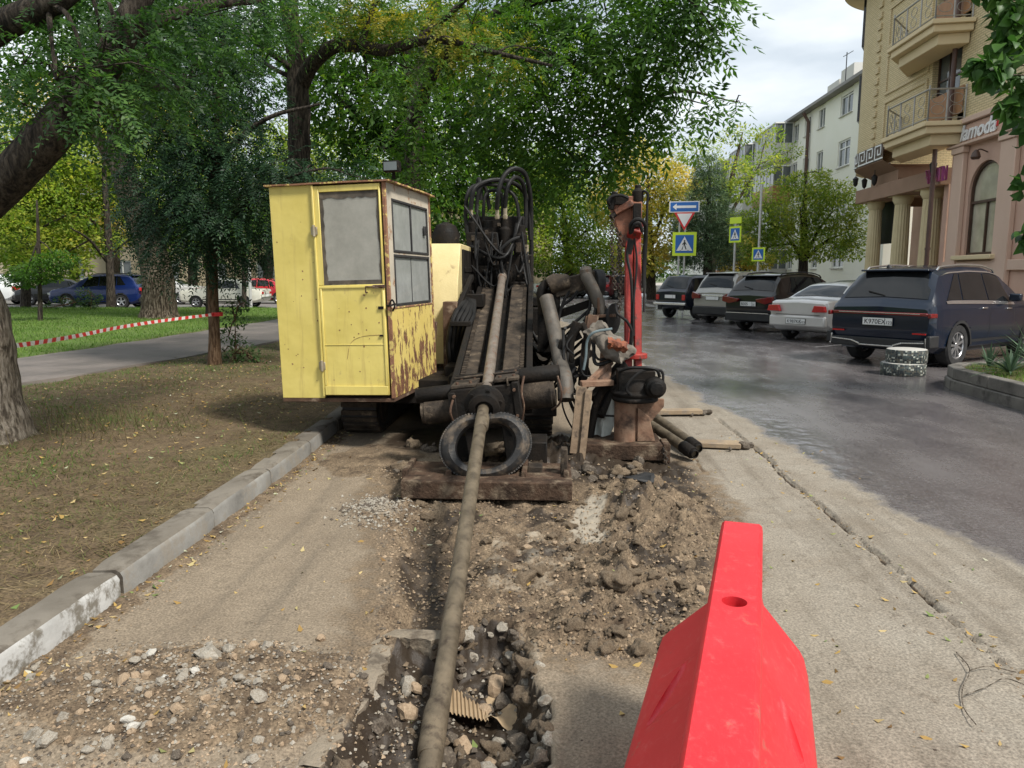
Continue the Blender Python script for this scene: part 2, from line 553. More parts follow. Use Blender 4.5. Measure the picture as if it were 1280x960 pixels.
def leaf_mat(name, stops, trans=0.45, rough=0.5, nscale=0.7, spread=0.5):
    """colour varies leaf by leaf (random per island) and softly over the crown"""
    m, n, l, b = nt(name)
    g = n.new('ShaderNodeNewGeometry')
    f1 = g.outputs['Random Per Island']
    f2 = noise(n, l, g.outputs['Position'], nscale, 2, 0.5)
    f2 = math_(n, l, 'MULTIPLY_ADD', f2, 1.9)
    f2.node.inputs[2].default_value = -0.45
    f = math_(n, l, 'ADD', math_(n, l, 'MULTIPLY', f1, spread), math_(n, l, 'MULTIPLY', f2, 1 - spread), True)
    c = ramp(n, l, f, stops)
    l.new(c, b.inputs['Base Color'])
    b.inputs['Roughness'].default_value = rough
    b.inputs['Specular IOR Level'].default_value = 0.28
    t = n.new('ShaderNodeBsdfTranslucent')
    hs = n.new('ShaderNodeHueSaturation')
    hs.inputs['Value'].default_value = 1.5
    hs.inputs['Saturation'].default_value = 1.1
    l.new(c, hs.inputs['Color'])
    l.new(hs.outputs[0], t.inputs[0])
    mx = n.new('ShaderNodeMixShader')
    mx.inputs[0].default_value = trans
    l.new(b.outputs[0], mx.inputs[1])
    l.new(t.outputs[0], mx.inputs[2])
    l.new(mx.outputs[0], n['Material Output'].inputs['Surface'])


leaf_mat('leaf_dark', [(0.0, (0.007, 0.020, 0.010)), (0.5, (0.018, 0.046, 0.020)), (0.85, (0.045, 0.092, 0.034)), (1.0, (0.085, 0.14, 0.05))], 0.25, nscale=1.1)
leaf_mat('leaf_mid', [(0.0, (0.014, 0.038, 0.007)), (0.4, (0.045, 0.108, 0.017)), (0.75, (0.10, 0.195, 0.028)), (1.0, (0.19, 0.27, 0.04))], 0.45, nscale=0.9)
leaf_mat('leaf_locust', [(0.0, (0.016, 0.042, 0.008)), (0.42, (0.055, 0.125, 0.02)), (0.72, (0.13, 0.21, 0.03)), (0.84, (0.36, 0.29, 0.03)), (1.0, (0.50, 0.37, 0.04))], 0.42, nscale=0.8, spread=0.4)
leaf_mat('leaf_yellow', [(0.0, (0.09, 0.13, 0.026)), (0.35, (0.24, 0.27, 0.05)), (0.65, (0.52, 0.43, 0.10)), (1.0, (0.70, 0.52, 0.16))], 0.48, nscale=0.45)
leaf_mat('leaf_light', [(0.0, (0.055, 0.11, 0.02)), (0.35, (0.15, 0.24, 0.04)), (0.7, (0.33, 0.39, 0.07)), (1.0, (0.56, 0.48, 0.11))], 0.5, nscale=0.5)
leaf_mat('leaf_gold', [(0.0, (0.09, 0.15, 0.025)), (0.5, (0.24, 0.25, 0.04)), (1.0, (0.46, 0.36, 0.06))], 0.5)
leaf_mat('leaf_fern', [(0.0, (0.010, 0.028, 0.008)), (0.45, (0.028, 0.072, 0.017)), (0.8, (0.07, 0.145, 0.028)), (1.0, (0.13, 0.22, 0.04))], 0.4, nscale=1.6)
leaf_mat('leaf_pine', [(0.0, (0.030, 0.062, 0.032)), (0.6, (0.075, 0.125, 0.062)), (1.0, (0.15, 0.20, 0.085))], 0.15, nscale=0.5)
leaf_mat('leaf_big', [(0.0, (0.016, 0.048, 0.012)), (0.6, (0.045, 0.11, 0.022)), (1.0, (0.085, 0.17, 0.03))], 0.35, 0.45)
leaf_mat('leaf_shrub', [(0.0, (0.03, 0.065, 0.02)), (0.6, (0.06, 0.11, 0.035)), (1.0, (0.12, 0.17, 0.055))], 0.35)
leaf_mat('leaf_yucca', [(0.0, (0.045, 0.085, 0.045)), (0.6, (0.085, 0.14, 0.08)), (1.0, (0.20, 0.24, 0.14))], 0.15)
leaf_mat('litter', [(0.0, (0.16, 0.09, 0.035)), (0.4, (0.38, 0.25, 0.075)), (0.7, (0.46, 0.36, 0.18)), (0.9, (0.12, 0.18, 0.05)), (1.0, (0.60, 0.56, 0.45))], 0.1, 0.8, 3.0, 1.0)
leaf_mat('drygrass', [(0.0, (0.07, 0.05, 0.024)), (0.4, (0.15, 0.11, 0.052)), (0.65, (0.085, 0.10, 0.028)), (1.0, (0.06, 0.115, 0.022))], 0.2, 0.8, 0.9, 0.45)
leaf_mat('straw', [(0.0, (0.10, 0.07, 0.032)), (0.6, (0.19, 0.14, 0.07)), (1.0, (0.32, 0.25, 0.14))], 0.1, 0.9, 3.0, 1.0)
leaf_mat('lawn', [(0.0, (0.045, 0.095, 0.018)), (0.5, (0.09, 0.17, 0.028)), (0.85, (0.16, 0.235, 0.045)), (1.0, (0.30, 0.26, 0.09))], 0.3, 0.8, 0.5, 0.5)
leaf_mat('grass_mid', [(0.0, (0.045, 0.075, 0.018)), (0.4, (0.06, 0.115, 0.022)), (0.85, (0.095, 0.175, 0.03)), (1.0, (0.20, 0.18, 0.07))], 0.25, 0.8, 0.9, 0.5)


def bark_mat(name, c1, c2, c3, sc=7):
    m, n, l, b = nt(name)
    v = coords(n)
    mp = n.new('ShaderNodeMapping')
    mp.inputs['Scale'].default_value = (1, 1, 0.20)
    l.new(v, mp.inputs[0])
    f = noise(n, l, mp.outputs[0], sc * 3.4, 9, 0.66, 0.25)
    c = ramp(n, l, f, [(0.40, c1), (0.5, c2), (0.60, c3)])
    l.new(c, b.inputs['Base Color'])
    b.inputs['Roughness'].default_value = 0.92
    b.inputs['Specular IOR Level'].default_value = 0.2
    bump(n, l, b, f, 1.0, 0.06)


bark_mat('bark', (0.022, 0.016, 0.011), (0.085, 0.065, 0.045), (0.20, 0.165, 0.125))
bark_mat('barkpale', (0.075, 0.06, 0.045), (0.20, 0.165, 0.125), (0.36, 0.31, 0.25), 9)
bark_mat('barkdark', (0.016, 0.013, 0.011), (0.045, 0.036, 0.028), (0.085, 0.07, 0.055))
bark_mat('barkbrown', (0.07, 0.040, 0.022), (0.14, 0.085, 0.048), (0.20, 0.13, 0.08), 10)


def brick_mat(name, c1, c2, mortar, bw=0.25, rh=0.077):
    m, n, l, b = nt(name)
    v = coords(n)
    sep = n.new('ShaderNodeSeparateXYZ')
    l.new(v, sep.inputs[0])
    cb = n.new('ShaderNodeCombineXYZ')
    l.new(math_(n, l, 'ADD', sep.outputs[0], sep.outputs[1]), cb.inputs[0])
    l.new(sep.outputs[2], cb.inputs[1])
    t = n.new('ShaderNodeTexBrick')
    l.new(cb.outputs[0], t.inputs['Vector'])
    t.inputs['Scale'].default_value = 1.0
    t.inputs['Brick Width'].default_value = bw
    t.inputs['Row Height'].default_value = rh
    t.inputs['Mortar Size'].default_value = 0.011
    t.inputs['Color1'].default_value = (*c1, 1)
    t.inputs['Color2'].default_value = (*c2, 1)
    t.inputs['Mortar'].default_value = (*mortar, 1)
    c = mix(n, l, 0.35, t.outputs['Color'], ramp(n, l, noise(n, l, v, 1.4, 5), [(0.3, tuple(x * 0.8 for x in c1)), (0.7, tuple(x * 1.1 for x in c2))]))
    l.new(c, b.inputs['Base Color'])
    b.inputs['Roughness'].default_value = 0.85
    bump(n, l, b, math_(n, l, 'SUBTRACT', 1.0, t.outputs['Fac']), 0.8, 0.012)


brick_mat('brick', (0.72, 0.59, 0.35), (0.62, 0.50, 0.28), (0.30, 0.235, 0.14))
brick_mat('brickedge', (0.74, 0.61, 0.37), (0.66, 0.53, 0.31), (0.34, 0.27, 0.165), 0.13)


def mosaic_mat():
    m, n, l, b = nt('mosaic')
    v = coords(n)
    t = n.new('ShaderNodeTexVoronoi')
    t.inputs['Scale'].default_value = 36
    t.inputs['Randomness'].default_value = 0.35
    l.new(v, t.inputs['Vector'])
    e = n.new('ShaderNodeTexVoronoi')
    e.feature = 'DISTANCE_TO_EDGE'
    e.inputs['Scale'].default_value = 36
    e.inputs['Randomness'].default_value = 0.35
    l.new(v, e.inputs['Vector'])
    sp = n.new('ShaderNodeSeparateColor')
    l.new(t.outputs['Color'], sp.inputs[0])
    c = ramp(n, l, sp.outputs[0], [(0.0, (0.012, 0.022, 0.028)), (0.45, (0.05, 0.075, 0.075)), (0.68, (0.42, 0.44, 0.38)), (0.85, (0.09, 0.085, 0.065))], 'CONSTANT')
    k = ramp(n, l, e.outputs['Distance'], [(0.03, 0.0), (0.08, 1.0)])
    l.new(mix(n, l, k, (0.12, 0.115, 0.095), c), b.inputs['Base Color'])
    b.inputs['Roughness'].default_value = 0.4
    bump(n, l, b, k, 0.5, 0.004)


mosaic_mat()


# ================================================================ SETTING: ground
def road_mat(name, masked):
    m, n, l, b = nt(name)
    v = coords(n)
    sep = n.new('ShaderNodeSeparateXYZ')
    l.new(v, sep.inputs[0])
    X, Y = sep.outputs[0], sep.outputs[1]
    n1 = noise(n, l, v, 0.9, 6, 0.6)
    n2 = noise(n, l, v, 7, 8, 0.7)
    n3 = noise(n, l, v, 90, 4, 0.7)
    n4 = noise(n, l, v, 2.6, 7, 0.65)
    # dusty dry asphalt, browner towards the diggings on the left, greyer on the right
    side = ramp(n, l, math_(n, l, 'ADD', math_(n, l, 'MULTIPLY', X, 0.35), math_(n, l, 'MULTIPLY', n4, 0.5)), [(0.25, 0.0), (0.75, 1.0)])
    dry = mix(n, l, side, (0.212, 0.170, 0.122), (0.252, 0.224, 0.182))
    dry = mix(n, l, ramp(n, l, n4, [(0.35, 0.0), (0.7, 0.55)]), dry, (0.145, 0.112, 0.078))
    trk = n.new('ShaderNodeMapping')
    trk.inputs['Scale'].default_value = (3.2, 0.22, 1)
    l.new(v, trk.inputs[0])
    dry = mix(n, l, ramp(n, l, noise(n, l, trk.outputs[0], 1.6, 6, 0.6), [(0.50, 0.0), (0.66, 0.5)]), dry, (0.115, 0.094, 0.070))
    stain = ramp(n, l, n2, [(0.58, 0.0), (0.70, 0.7)])
    dry = mix(n, l, stain, dry, (0.095, 0.074, 0.054))
    speck = ramp(n, l, n3, [(0.34, 0.35), (0.5, 1.0), (0.66, 1.7)])
    dry = mix(n, l, 0.6, dry, speck, 'MULTIPLY')
    # wet asphalt of the carriageway
    wet = mix(n, l, ramp(n, l, n2, [(0.3, 0.0), (0.7, 1.0)]), (0.066, 0.060, 0.062), (0.105, 0.096, 0.098))
    wet = mix(n, l, 0.7, wet, speck, 'MULTIPLY')
    n6 = noise(n, l, v, 34, 5, 0.75)
    wet = mix(n, l, 0.8, wet, ramp(n, l, n6, [(0.36, 0.45), (0.5, 1.0), (0.64, 1.6)]), 'MULTIPLY')
    edge = math_(n, l, 'ADD', X, math_(n, l, 'MULTIPLY', Y, 0.092))
    edge = math_(n, l, 'ADD', edge, math_(n, l, 'MULTIPLY', math_(n, l, 'SUBTRACT', n1, 0.5), 0.9))
    edge = math_(n, l, 'ADD', edge, math_(n, l, 'MULTIPLY', math_(n, l, 'SUBTRACT', n2, 0.5), 0.25))
    mp = n.new('ShaderNodeMapRange')
    mp.inputs['From Min'].default_value = 2.86
    mp.inputs['From Max'].default_value = 2.97
    l.new(edge, mp.inputs['Value'])
    w = mp.outputs[0]
    # drying patches on the wet side
    str_ = n.new('ShaderNodeMapping')
    str_.inputs['Scale'].default_value = (0.75, 0.34, 1)
    l.new(v, str_.inputs[0])
    n5 = noise(n, l, str_.outputs[0], 1.5, 8, 0.66, 0.0)
    dryness = ramp(n, l, n5, [(0.42, 0.0), (0.52, 0.45), (0.66, 1.0)])
    wet = mix(n, l, math_(n, l, 'MULTIPLY', dryness, 0.7), wet, (0.138, 0.126, 0.126))
    c = mix(n, l, w, dry, wet)
    rw = ramp(n, l, n5, [(0.38, 0.07), (0.48, 0.12), (0.55, 0.20), (0.64, 0.27)])
    rw = mix(n, l, 0.22, rw, n6, 'MIX')
    rg = mix(n, l, w, (0.88, 0.88, 0.88), rw)
    spec = mix(n, l, w, (0.25, 0.25, 0.25), (0.9, 0.9, 0.9))
    h = math_(n, l, 'ADD', math_(n, l, 'ADD', math_(n, l, 'MULTIPLY', n3, 0.5), math_(n, l, 'MULTIPLY', n6, 0.7)), math_(n, l, 'MULTIPLY', n2, 0.5))
    if masked:
        at_ = n.new('ShaderNodeVertexColor')
        at_.layer_name = 'mask'
        sc = n.new('ShaderNodeSeparateColor')
        l.new(at_.outputs['Color'], sc.inputs[0])
        soil = mix(n, l, ramp(n, l, n2, [(0.32, 0.0), (0.68, 1.0)]), (0.050, 0.034, 0.022), (0.205, 0.152, 0.098))
        soil = mix(n, l, 0.8, soil, speck, 'MULTIPLY')
        k1 = ramp(n, l, math_(n, l, 'ADD', sc.outputs[0], math_(n, l, 'MULTIPLY', math_(n, l, 'SUBTRACT', n2, 0.5), 0.7)), [(0.38, 0.0), (0.55, 1.0)])
        c = mix(n, l, k1, c, soil)
        mud_and_shade = mix(n, l, n2, (0.012, 0.009, 0.007), (0.055, 0.040, 0.027))
        k2 = ramp(n, l, math_(n, l, 'ADD', sc.outputs[1], math_(n, l, 'MULTIPLY', math_(n, l, 'SUBTRACT', n2, 0.5), 0.7)), [(0.38, 0.0), (0.60, 1.0)])
        c = mix(n, l, k2, c, mud_and_shade)
        k3 = ramp(n, l, math_(n, l, 'ADD', sc.outputs[2], math_(n, l, 'MULTIPLY', math_(n, l, 'SUBTRACT', n2, 0.5), 1.0)), [(0.38, 0.0), (0.62, 0.85)])
        c = mix(n, l, k3, c, (0.30, 0.265, 0.21))
        rg = mix(n, l, k2, rg, (0.45, 0.45, 0.45))
    l.new(c, b.inputs['Base Color'])
    l.new(rg, b.inputs['Roughness'])
    l.new(spec, b.inputs['Specular IOR Level'])
    bp = n.new('ShaderNodeBump')
    bp.inputs['Distance'].default_value = 0.006
    l.new(mix(n, l, w, (0.75, 0.75, 0.75), (0.11, 0.11, 0.11)), bp.inputs['Strength'])
    l.new(h, bp.inputs['Height'])
    l.new(bp.outputs[0], b.inputs['Normal'])


road_mat('road', False)
road_mat('roaddug', True)


def soil_mat():
    m, n, l, b = nt('vergesoil')
    v = coords(n)
    n1, n2, n3 = noise(n, l, v, 0.6, 5), noise(n, l, v, 6, 8, 0.7), noise(n, l, v, 60, 5, 0.7)
    c = mix(n, l, ramp(n, l, n2, [(0.3, 0.0), (0.7, 1.0)]), (0.060, 0.041, 0.024), (0.150, 0.108, 0.064))
    gr = ramp(n, l, math_(n, l, 'ADD', n1, math_(n, l, 'MULTIPLY', n2, 0.35)), [(0.70, 0.0), (0.92, 0.6)])
    c = mix(n, l, gr, c, (0.075, 0.085, 0.03))
    # lawn beyond the path
    sep = n.new('ShaderNodeSeparateXYZ')
    l.new(v, sep.inputs[0])
    lawn = ramp(n, l, math_(n, l, 'MULTIPLY_ADD', sep.outputs[0], -1.0), [(0.0, 0.0), (1.0, 1.0)])
    lawn.node.inputs[0].links[0].from_node.inputs[2].default_value = -8.6
    c = mix(n, l, math_(n, l, 'MULTIPLY', lawn, 0.8), c, (0.085, 0.145, 0.03))
    c = mix(n, l, 0.8, c, ramp(n, l, n3, [(0.33, 0.35), (0.5, 1.0), (0.66, 1.7)]), 'MULTIPLY')
    l.new(c, b.inputs['Base Color'])
    b.inputs['Roughness'].default_value = 0.95
    b.inputs['Specular IOR Level'].default_value = 0.2
    bump(n, l, b, math_(n, l, 'ADD', n3, n2), 0.7, 0.012)


soil_mat()
M('path', (0.095, 0.080, 0.070), (0.155, 0.132, 0.116), 1.4, 0.6, 0, 0.35, 60, c3=(0.09, 0.078, 0.068), t3=(0.52, 0.66), s3=1.1, rough2=0.85)
M('asphalt', (0.13, 0.122, 0.115), (0.18, 0.168, 0.158), 0.9, 0.75, 0, 0.3, 70, c3=(0.10, 0.093, 0.088), t3=(0.5, 0.65), s3=0.6)
M('sidewalk', (0.30, 0.27, 0.235), (0.36, 0.325, 0.285), 0.8, 0.8, 0, 0.2, 40)
M('kerbstone', (0.105, 0.090, 0.070), (0.17, 0.150, 0.122), 2.2, 0.9, 0, 0.4, 40, c3=(0.070, 0.057, 0.042), t3=(0.50, 0.64), s3=4.5)
M('kerbwhite', (0.32, 0.315, 0.30), (0.44, 0.435, 0.415), 3, 0.85, 0, 0.4, 40, c3=(0.14, 0.125, 0.10), t3=(0.50, 0.58), s3=5)
M('kerbgrey', (0.13, 0.124, 0.112), (0.24, 0.232, 0.212), 3, 0.88, 0, 0.4, 40, c3=(0.20, 0.18, 0.15), t3=(0.50, 0.58), s3=4)
M('kerbwet', (0.085, 0.075, 0.06), (0.13, 0.115, 0.095), 3, 0.5)
M('planterstone', (0.085, 0.078, 0.068), (0.17, 0.155, 0.135), 2.5, 0.75, 0, 0.4, 40, c3=(0.055, 0.05, 0.043), t3=(0.52, 0.64), s3=4)
M('marking', (0.34, 0.33, 0.32), (0.42, 0.41, 0.40), 4, 0.5, c3=(0.085, 0.075, 0.077), t3=(0.44, 0.56), s3=7)
M('greenground', (0.05, 0.075, 0.025), (0.10, 0.12, 0.045), 0.6, 0.95)


def sheet_frame(x0, x1, y0, y1, hx0, hx1, hy0, hy1, z):
    mb = MB()
    for a, b_, c, d in ((x0, hx0, y0, y1), (hx1, x1, y0, y1), (hx0, hx1, y0, hy0), (hx0, hx1, hy1, y1)):
        mb.add([(a, c, z), (b_, c, z), (b_, d, z), (a, d, z)], [(0, 1, 2, 3)])
    return mb


NX0, NX1, NY0, NY1 = -2.24, 2.70, 1.0, 9.6       # the finely built piece of road around the diggings
tag(sheet_frame(-400, 400, -60, 700, NX0, NX1, NY0, NY1, -0.03).build('ground', 'greenground', smooth=0), kind='structure')
road = tag(sheet_frame(-2.3, 13.6, -20, 160, NX0, NX1, NY0, NY1, 0.0).build('road', 'road', smooth=0), kind='structure')


def poly_sd(px, py, poly):
    """signed distance to a polygon, negative inside"""
    d = np.full(px.shape, 1e9)
    inside = np.zeros(px.shape, bool)
    n = len(poly)
    for i in range(n):
        ax, ay = poly[i]
        bx, by = poly[(i + 1) % n]
        ex, ey = bx - ax, by - ay
        t = np.clip(((px - ax) * ex + (py - ay) * ey) / (ex * ex + ey * ey), 0, 1)
        d = np.minimum(d, np.hypot(px - ax - t * ex, py - ay - t * ey))
        cond = ((ay > py) != (by > py)) & (px < (bx - ax) * (py - ay) / (by - ay + 1e-12) + ax)
        inside ^= cond
    return np.where(inside, -d, d)


def g2(px, py):
    p = gp(px, py)
    return (p.x, p.y)


PIT = [(-0.80, 1.25)] + [g2(*q) for q in ((398, 960), (432, 905), (470, 850), (486, 812), (500, 797), (560, 800), (600, 772), (640, 778), (664, 806), (672, 850), (688, 890), (678, 960))] + [(0.06, 1.25)]
TRENCH = [g2(*q) for q in ((492, 800), (508, 740), (512, 690), (500, 645), (560, 640), (585, 700), (575, 760), (600, 790), (650, 790), (655, 805))]
DUG = [g2(*q) for q in ((470, 812), (500, 700), (480, 632), (490, 590), (840, 578), (900, 640), (905, 700), (840, 800), (820, 818), (690, 800))]
MOUND = [g2(*q) for q in ((672, 800), (690, 740), (740, 690), (745, 610), (830, 600), (885, 640), (880, 720), (835, 800))]


def ground_h(x, y):
    """height, soil, mud and dust masks of the dug-up road at (x, y)"""
    wx = x + (fbm(x * 6, y * 6, 5, 4) - 0.5) * 0.16 + (fbm(x * 22, y * 22, 6, 3) - 0.5) * 0.05
    wy = y + (fbm(x * 6, y * 6, 8, 4) - 0.5) * 0.16 + (fbm(x * 22, y * 22, 9, 3) - 0.5) * 0.05
    pit = poly_sd(x + (wx - x) * 0.45, y + (wy - y) * 0.45, PIT)
    tre = poly_sd(wx, wy, TRENCH)
    dug = poly_sd(wx, wy, DUG)
    mou = poly_sd(wx, wy, MOUND)
    fine = fbm(x * 38, y * 38, 2, 4, 0.6)
    mid = fbm(x * 10, y * 10, 3, 4, 0.6)
    soil = sstep(0.10, -0.06, dug)
    h = (mid - 0.5) * 0.012 + (fine - 0.5) * 0.006
    h = h + soil * ((mid - 0.5) * 0.075 + (fine - 0.5) * 0.045 - 0.012)
    mk = sstep(0.10, -0.28, mou)
    h = h + mk * (0.065 + 0.12 * (mid - 0.42) + (fine - 0.5) * 0.06)
    lump = np.clip(fbm(x * 5.2, y * 5.2, 31, 3) - 0.56, 0, 1) * 1.1
    h = h + mk * lump * 0.28
    h = h - sstep(0.08, -0.06, tre) * 0.085
    # loose heap by the kerb, lower left
    hx, hy = (x + 1.35) / 0.85, (y - 2.62) / 0.42
    heap = np.clip(1 - (hx * hx + hy * hy) + (mid - 0.5) * 0.9, 0, 1)
    h = h + heap * 0.055 + heap * (fine - 0.5) * 0.05
    # small grey heap at the machine's foot
    hx2, hy2 = (x + 1.18) / 0.24, (y - 4.95) / 0.3
    heap2 = np.clip(1 - (hx2 * hx2 + hy2 * hy2) + (mid - 0.5) * 0.8, 0, 1)
    h = h + heap2 * 0.06
    # earth pushed up against the machine
    hx3, hy3 = (x + 1.55) / 0.5, (y - 6.3) / 0.7
    heap3 = np.clip(1 - (hx3 * hx3 + hy3 * hy3) + (mid - 0.5) * 0.9, 0, 1)
    h = h + heap3 * 0.05
    # crumbling open joint along the carriageway and a thinner one beside it
    jx = 1.885 + (fbm(y * 1.2, y * 0, 41, 3) - 0.5) * 0.07 + (fbm(y * 9, y * 0, 42, 3) - 0.5) * 0.035
    jw = 0.008 + 0.055 * np.clip(fbm(y * 3.5, y * 0 + 3, 43, 3) - 0.3, 0, 1)
    j = sstep(jw, jw * 0.3, np.abs(x - jx)) * sstep(9.3, 7.5, y)
    h = h - j * 0.05 + j * (fine - 0.5) * 0.03
    jx2 = 1.22 + (fbm(y * 1.1, y * 0, 45, 4) - 0.5) * 0.22
    j2 = sstep(0.014, 0.003, np.abs(x - jx2)) * (fbm(y * 1.4, y * 0, 47, 2) > 0.42) * sstep(3.0, 3.3, y)
    h = h - j2 * 0.014
    # pit
    pk = sstep(0.02, -0.07, pit)
    floor = -0.23 + (fbm(x * 5, y * 5, 51, 3) - 0.5) * 0.22 + (mid - 0.5) * 0.12 + (fine - 0.5) * 0.05 + 0.16 * sstep(0.5, -0.2, x + 0.55 + 0.3 * (y - 2.4))
    wallr = (fbm(x * 16, y * 16, 55, 3) - 0.5) * 0.16 * pk * (1 - pk) * 4
    h = h * (1 - pk) + floor * pk + wallr
    lip = sstep(0.16, 0.0, pit) * (1 - pk)
    h = h + lip * (mid - 0.55) * 0.05
    mud_and_shade = np.maximum(np.minimum(1, pk * 1.6) * (0.58 + 0.7 * (fbm(x * 4, y * 4, 61, 3) - 0.4)), sstep(0.03, -0.05, tre) * 0.52)
    mud_and_shade = np.maximum(mud_and_shade, sstep(5.3, 6.0, y) * sstep(0.25, -0.05, dug) * 0.75)
    mud_and_shade = np.maximum(mud_and_shade, np.clip(pk * (1 - pk) * 6, 0, 0.9))  # walls darkened all round, painting the shadow under the broken crust
    mud_and_shade = np.maximum(mud_and_shade, mk * np.clip((0.48 - mid) * 5, 0, 0.6))
    mud_and_shade = np.maximum(mud_and_shade, soil * np.clip((0.50 - fbm(x * 3.5, y * 3.5, 63, 4)) * 4, 0, 0.6))
    oil = sstep(1.0, 0.2, np.hypot((x + 1.2) / 0.9, (y - 7.2) / 1.2))
    mud_and_shade = np.maximum(mud_and_shade, oil * 0.72)
    oil2 = sstep(1.0, 0.45, np.hypot((x - 0.05) / 0.75, (y - 6.75) / 1.25) + (mid - 0.5) * 0.6)
    mud_and_shade = np.maximum(mud_and_shade, oil2 * 0.85)
    h = h + oil2 * sstep(7.4, 6.9, y) * (0.05 + 0.22 * (mid - 0.4) + (fine - 0.5) * 0.06)
    mud_and_shade = np.maximum(mud_and_shade, j * 0.85)
    soil = np.maximum.reduce([soil, pk, np.minimum(1, heap * 1.6), heap2, np.minimum(1, heap3 * 1.5), j * 0.9, j2 * 0.8, np.clip(sstep(0.55, 0.1, dug) * 0.52, 0, 1)])
    kerbdirt = sstep(-1.92, -2.12, x + (mid - 0.5) * 0.2)
    soil = np.maximum(soil, kerbdirt * 0.8)
    h = h + kerbdirt * 0.012 + kerbdirt * (fine - 0.5) * 0.02
    slurry = sstep(0.10, 0.0, np.abs(x - 0.27 - 0.05 * np.sin(y * 5)) - 0.05) * sstep(4.1, 4.5, y) * sstep(5.4, 5.2, y)
    dust = np.maximum.reduce([slurry * 0.80, soil * sstep(0.46, 0.3, np.abs(x - 0.0)) * sstep(3.3, 3.7, y) * sstep(5.0, 4.4, y) * 0.40 * (1 - mk), lip * 0.4, heap2 * 0.65, heap * 0.40])
    mud_and_shade = mud_and_shade * (1 - slurry)
    return h, soil, mud_and_shade, dust


xs = np.arange(NX0, NX1 + 1e-6, 0.02)
ys = [NY0]
while ys[-1] < NY1 - 1e-6: ys.append(min(NY1, ys[-1] + (0.016 if 2.1 < ys[-1] < 5.6 else 0.03)))
ys = np.array(ys)
GX, GY = np.meshgrid(xs, ys)
GH, gs, gm, gd = ground_h(GX, GY)
edge = np.minimum.reduce([GX - NX0, NX1 - GX, GY - NY0, NY1 - GY])
GH = GH * sstep(0.0, 0.08, edge) + 0.002


def grid_mesh(name, gx, gy, gz):
    a, b = gx.shape
    me = bpy.data.meshes.new(name)
    co = np.stack([gx, gy, gz], -1).reshape(-1, 3).astype(np.float32)
    idx = np.arange(a * b).reshape(a, b)
    q = np.stack([idx[:-1, :-1], idx[:-1, 1:], idx[1:, 1:], idx[1:, :-1]], -1).reshape(-1, 4)
    me.vertices.add(len(co))
    me.vertices.foreach_set('co', co.ravel())
    me.loops.add(q.size)
    me.loops.foreach_set('vertex_index', q.ravel().astype(np.int32))
    me.polygons.add(len(q))
    me.polygons.foreach_set('loop_start', np.arange(0, q.size, 4, dtype=np.int32))
    me.polygons.foreach_set('use_smooth', np.ones(len(q), bool))
    me.update()
    me.validate()
    return me


me = grid_mesh('road_diggings', GX, GY, GH)
ca = me.color_attributes.new('mask', 'FLOAT_COLOR', 'POINT')
ca.data.foreach_set('color', np.stack([gs, gm, gd, np.ones_like(gs)], -1).astype(np.float32).ravel())
dug_road = tag(link('road_diggings', me, 'roaddug'), kind='structure')


def zg(x, y):
    h, _, _, _ = ground_h(np.array([float(x)]), np.array([float(y)]))
    return float(h[0])


# verge between kerb and park street
def verge_h(x, y):
    return 0.125 + (fbm(x * 2.2, y * 2.2, 71, 4) - 0.5) * 0.07 + (fbm(x * 14, y * 14, 72, 3) - 0.5) * 0.025 + 0.05 * sstep(-3.0, -5.5, x)


vx = np.concatenate([np.arange(-60, -10, 1.0), np.arange(-10, -6, 0.2), np.arange(-6, -2.27, 0.045), [-2.27]])
vy = np.concatenate([np.arange(0.5, 10, 0.045), np.arange(10, 33, 0.3), [33.0]])
VX, VY = np.meshgrid(vx, vy)
tag(link('verge', grid_mesh('verge', VX, VY, verge_h(VX, VY)), 'vergesoil'), kind='structure')


def zv(x, y):
    return float(verge_h(np.array([float(x)]), np.array([float(y)]))[0])


# footpath through the park strip
pr = [(-7.6, 4.0), (-7.15, 8.0), (-6.9, 9.3), (-6.35, 12.5), (-5.9, 15.6), (-5.4, 22), (-5.0, 33)]
pl = [(-11.0, 4.0), (-10.0, 8.0), (-9.5, 10.5), (-9.05, 13), (-8.95, 17), (-8.9, 22.8), (-8.6, 33)]


def pinterp(tab, y):
    return np.interp(y, [p[1] for p in tab], [p[0] for p in tab])


py_ = np.arange(4, 33.01, 0.3)
G = []
for y in py_:
    a, b_ = pinterp(pl, y), pinterp(pr, y)
    G.append([(a + (b_ - a) * t, y, 0.205 + 0.008 * math.sin(3 * y + 5 * t) - (0.10 if t in (0.0, 1.0) else 0.0)) for t in (0.0, 0.015, 0.2, 0.4, 0.6, 0.8, 0.985, 1.0)])
tag(MB().grid(G).build('footpath', 'path'), kind='structure')
tag(MB().bx(-90, -2.3, 33, 47, -0.02, 0.016).build('side_street', 'asphalt', smooth=0), kind='structure')
tag(MB().bx(-90, -2.3, 47, 160, -0.02, 0.12).build('park_lawn', 'greenground', smooth=0), kind='structure')
tag(MB().bx(11.6, 40, -20, 160, -0.02, 0.13).build('pavement', 'sidewalk', smooth=0), kind='structure')


# kerb of separate stones
kerb = tag(empty('kerb', (-2.2, 0, 0)), kind='structure')


def kerb_x(y):
    return -2.13 - 0.02 * max(0.0, y - 5.5) ** 1.5 if y < 9 else -2.26 + 0.02 * 0


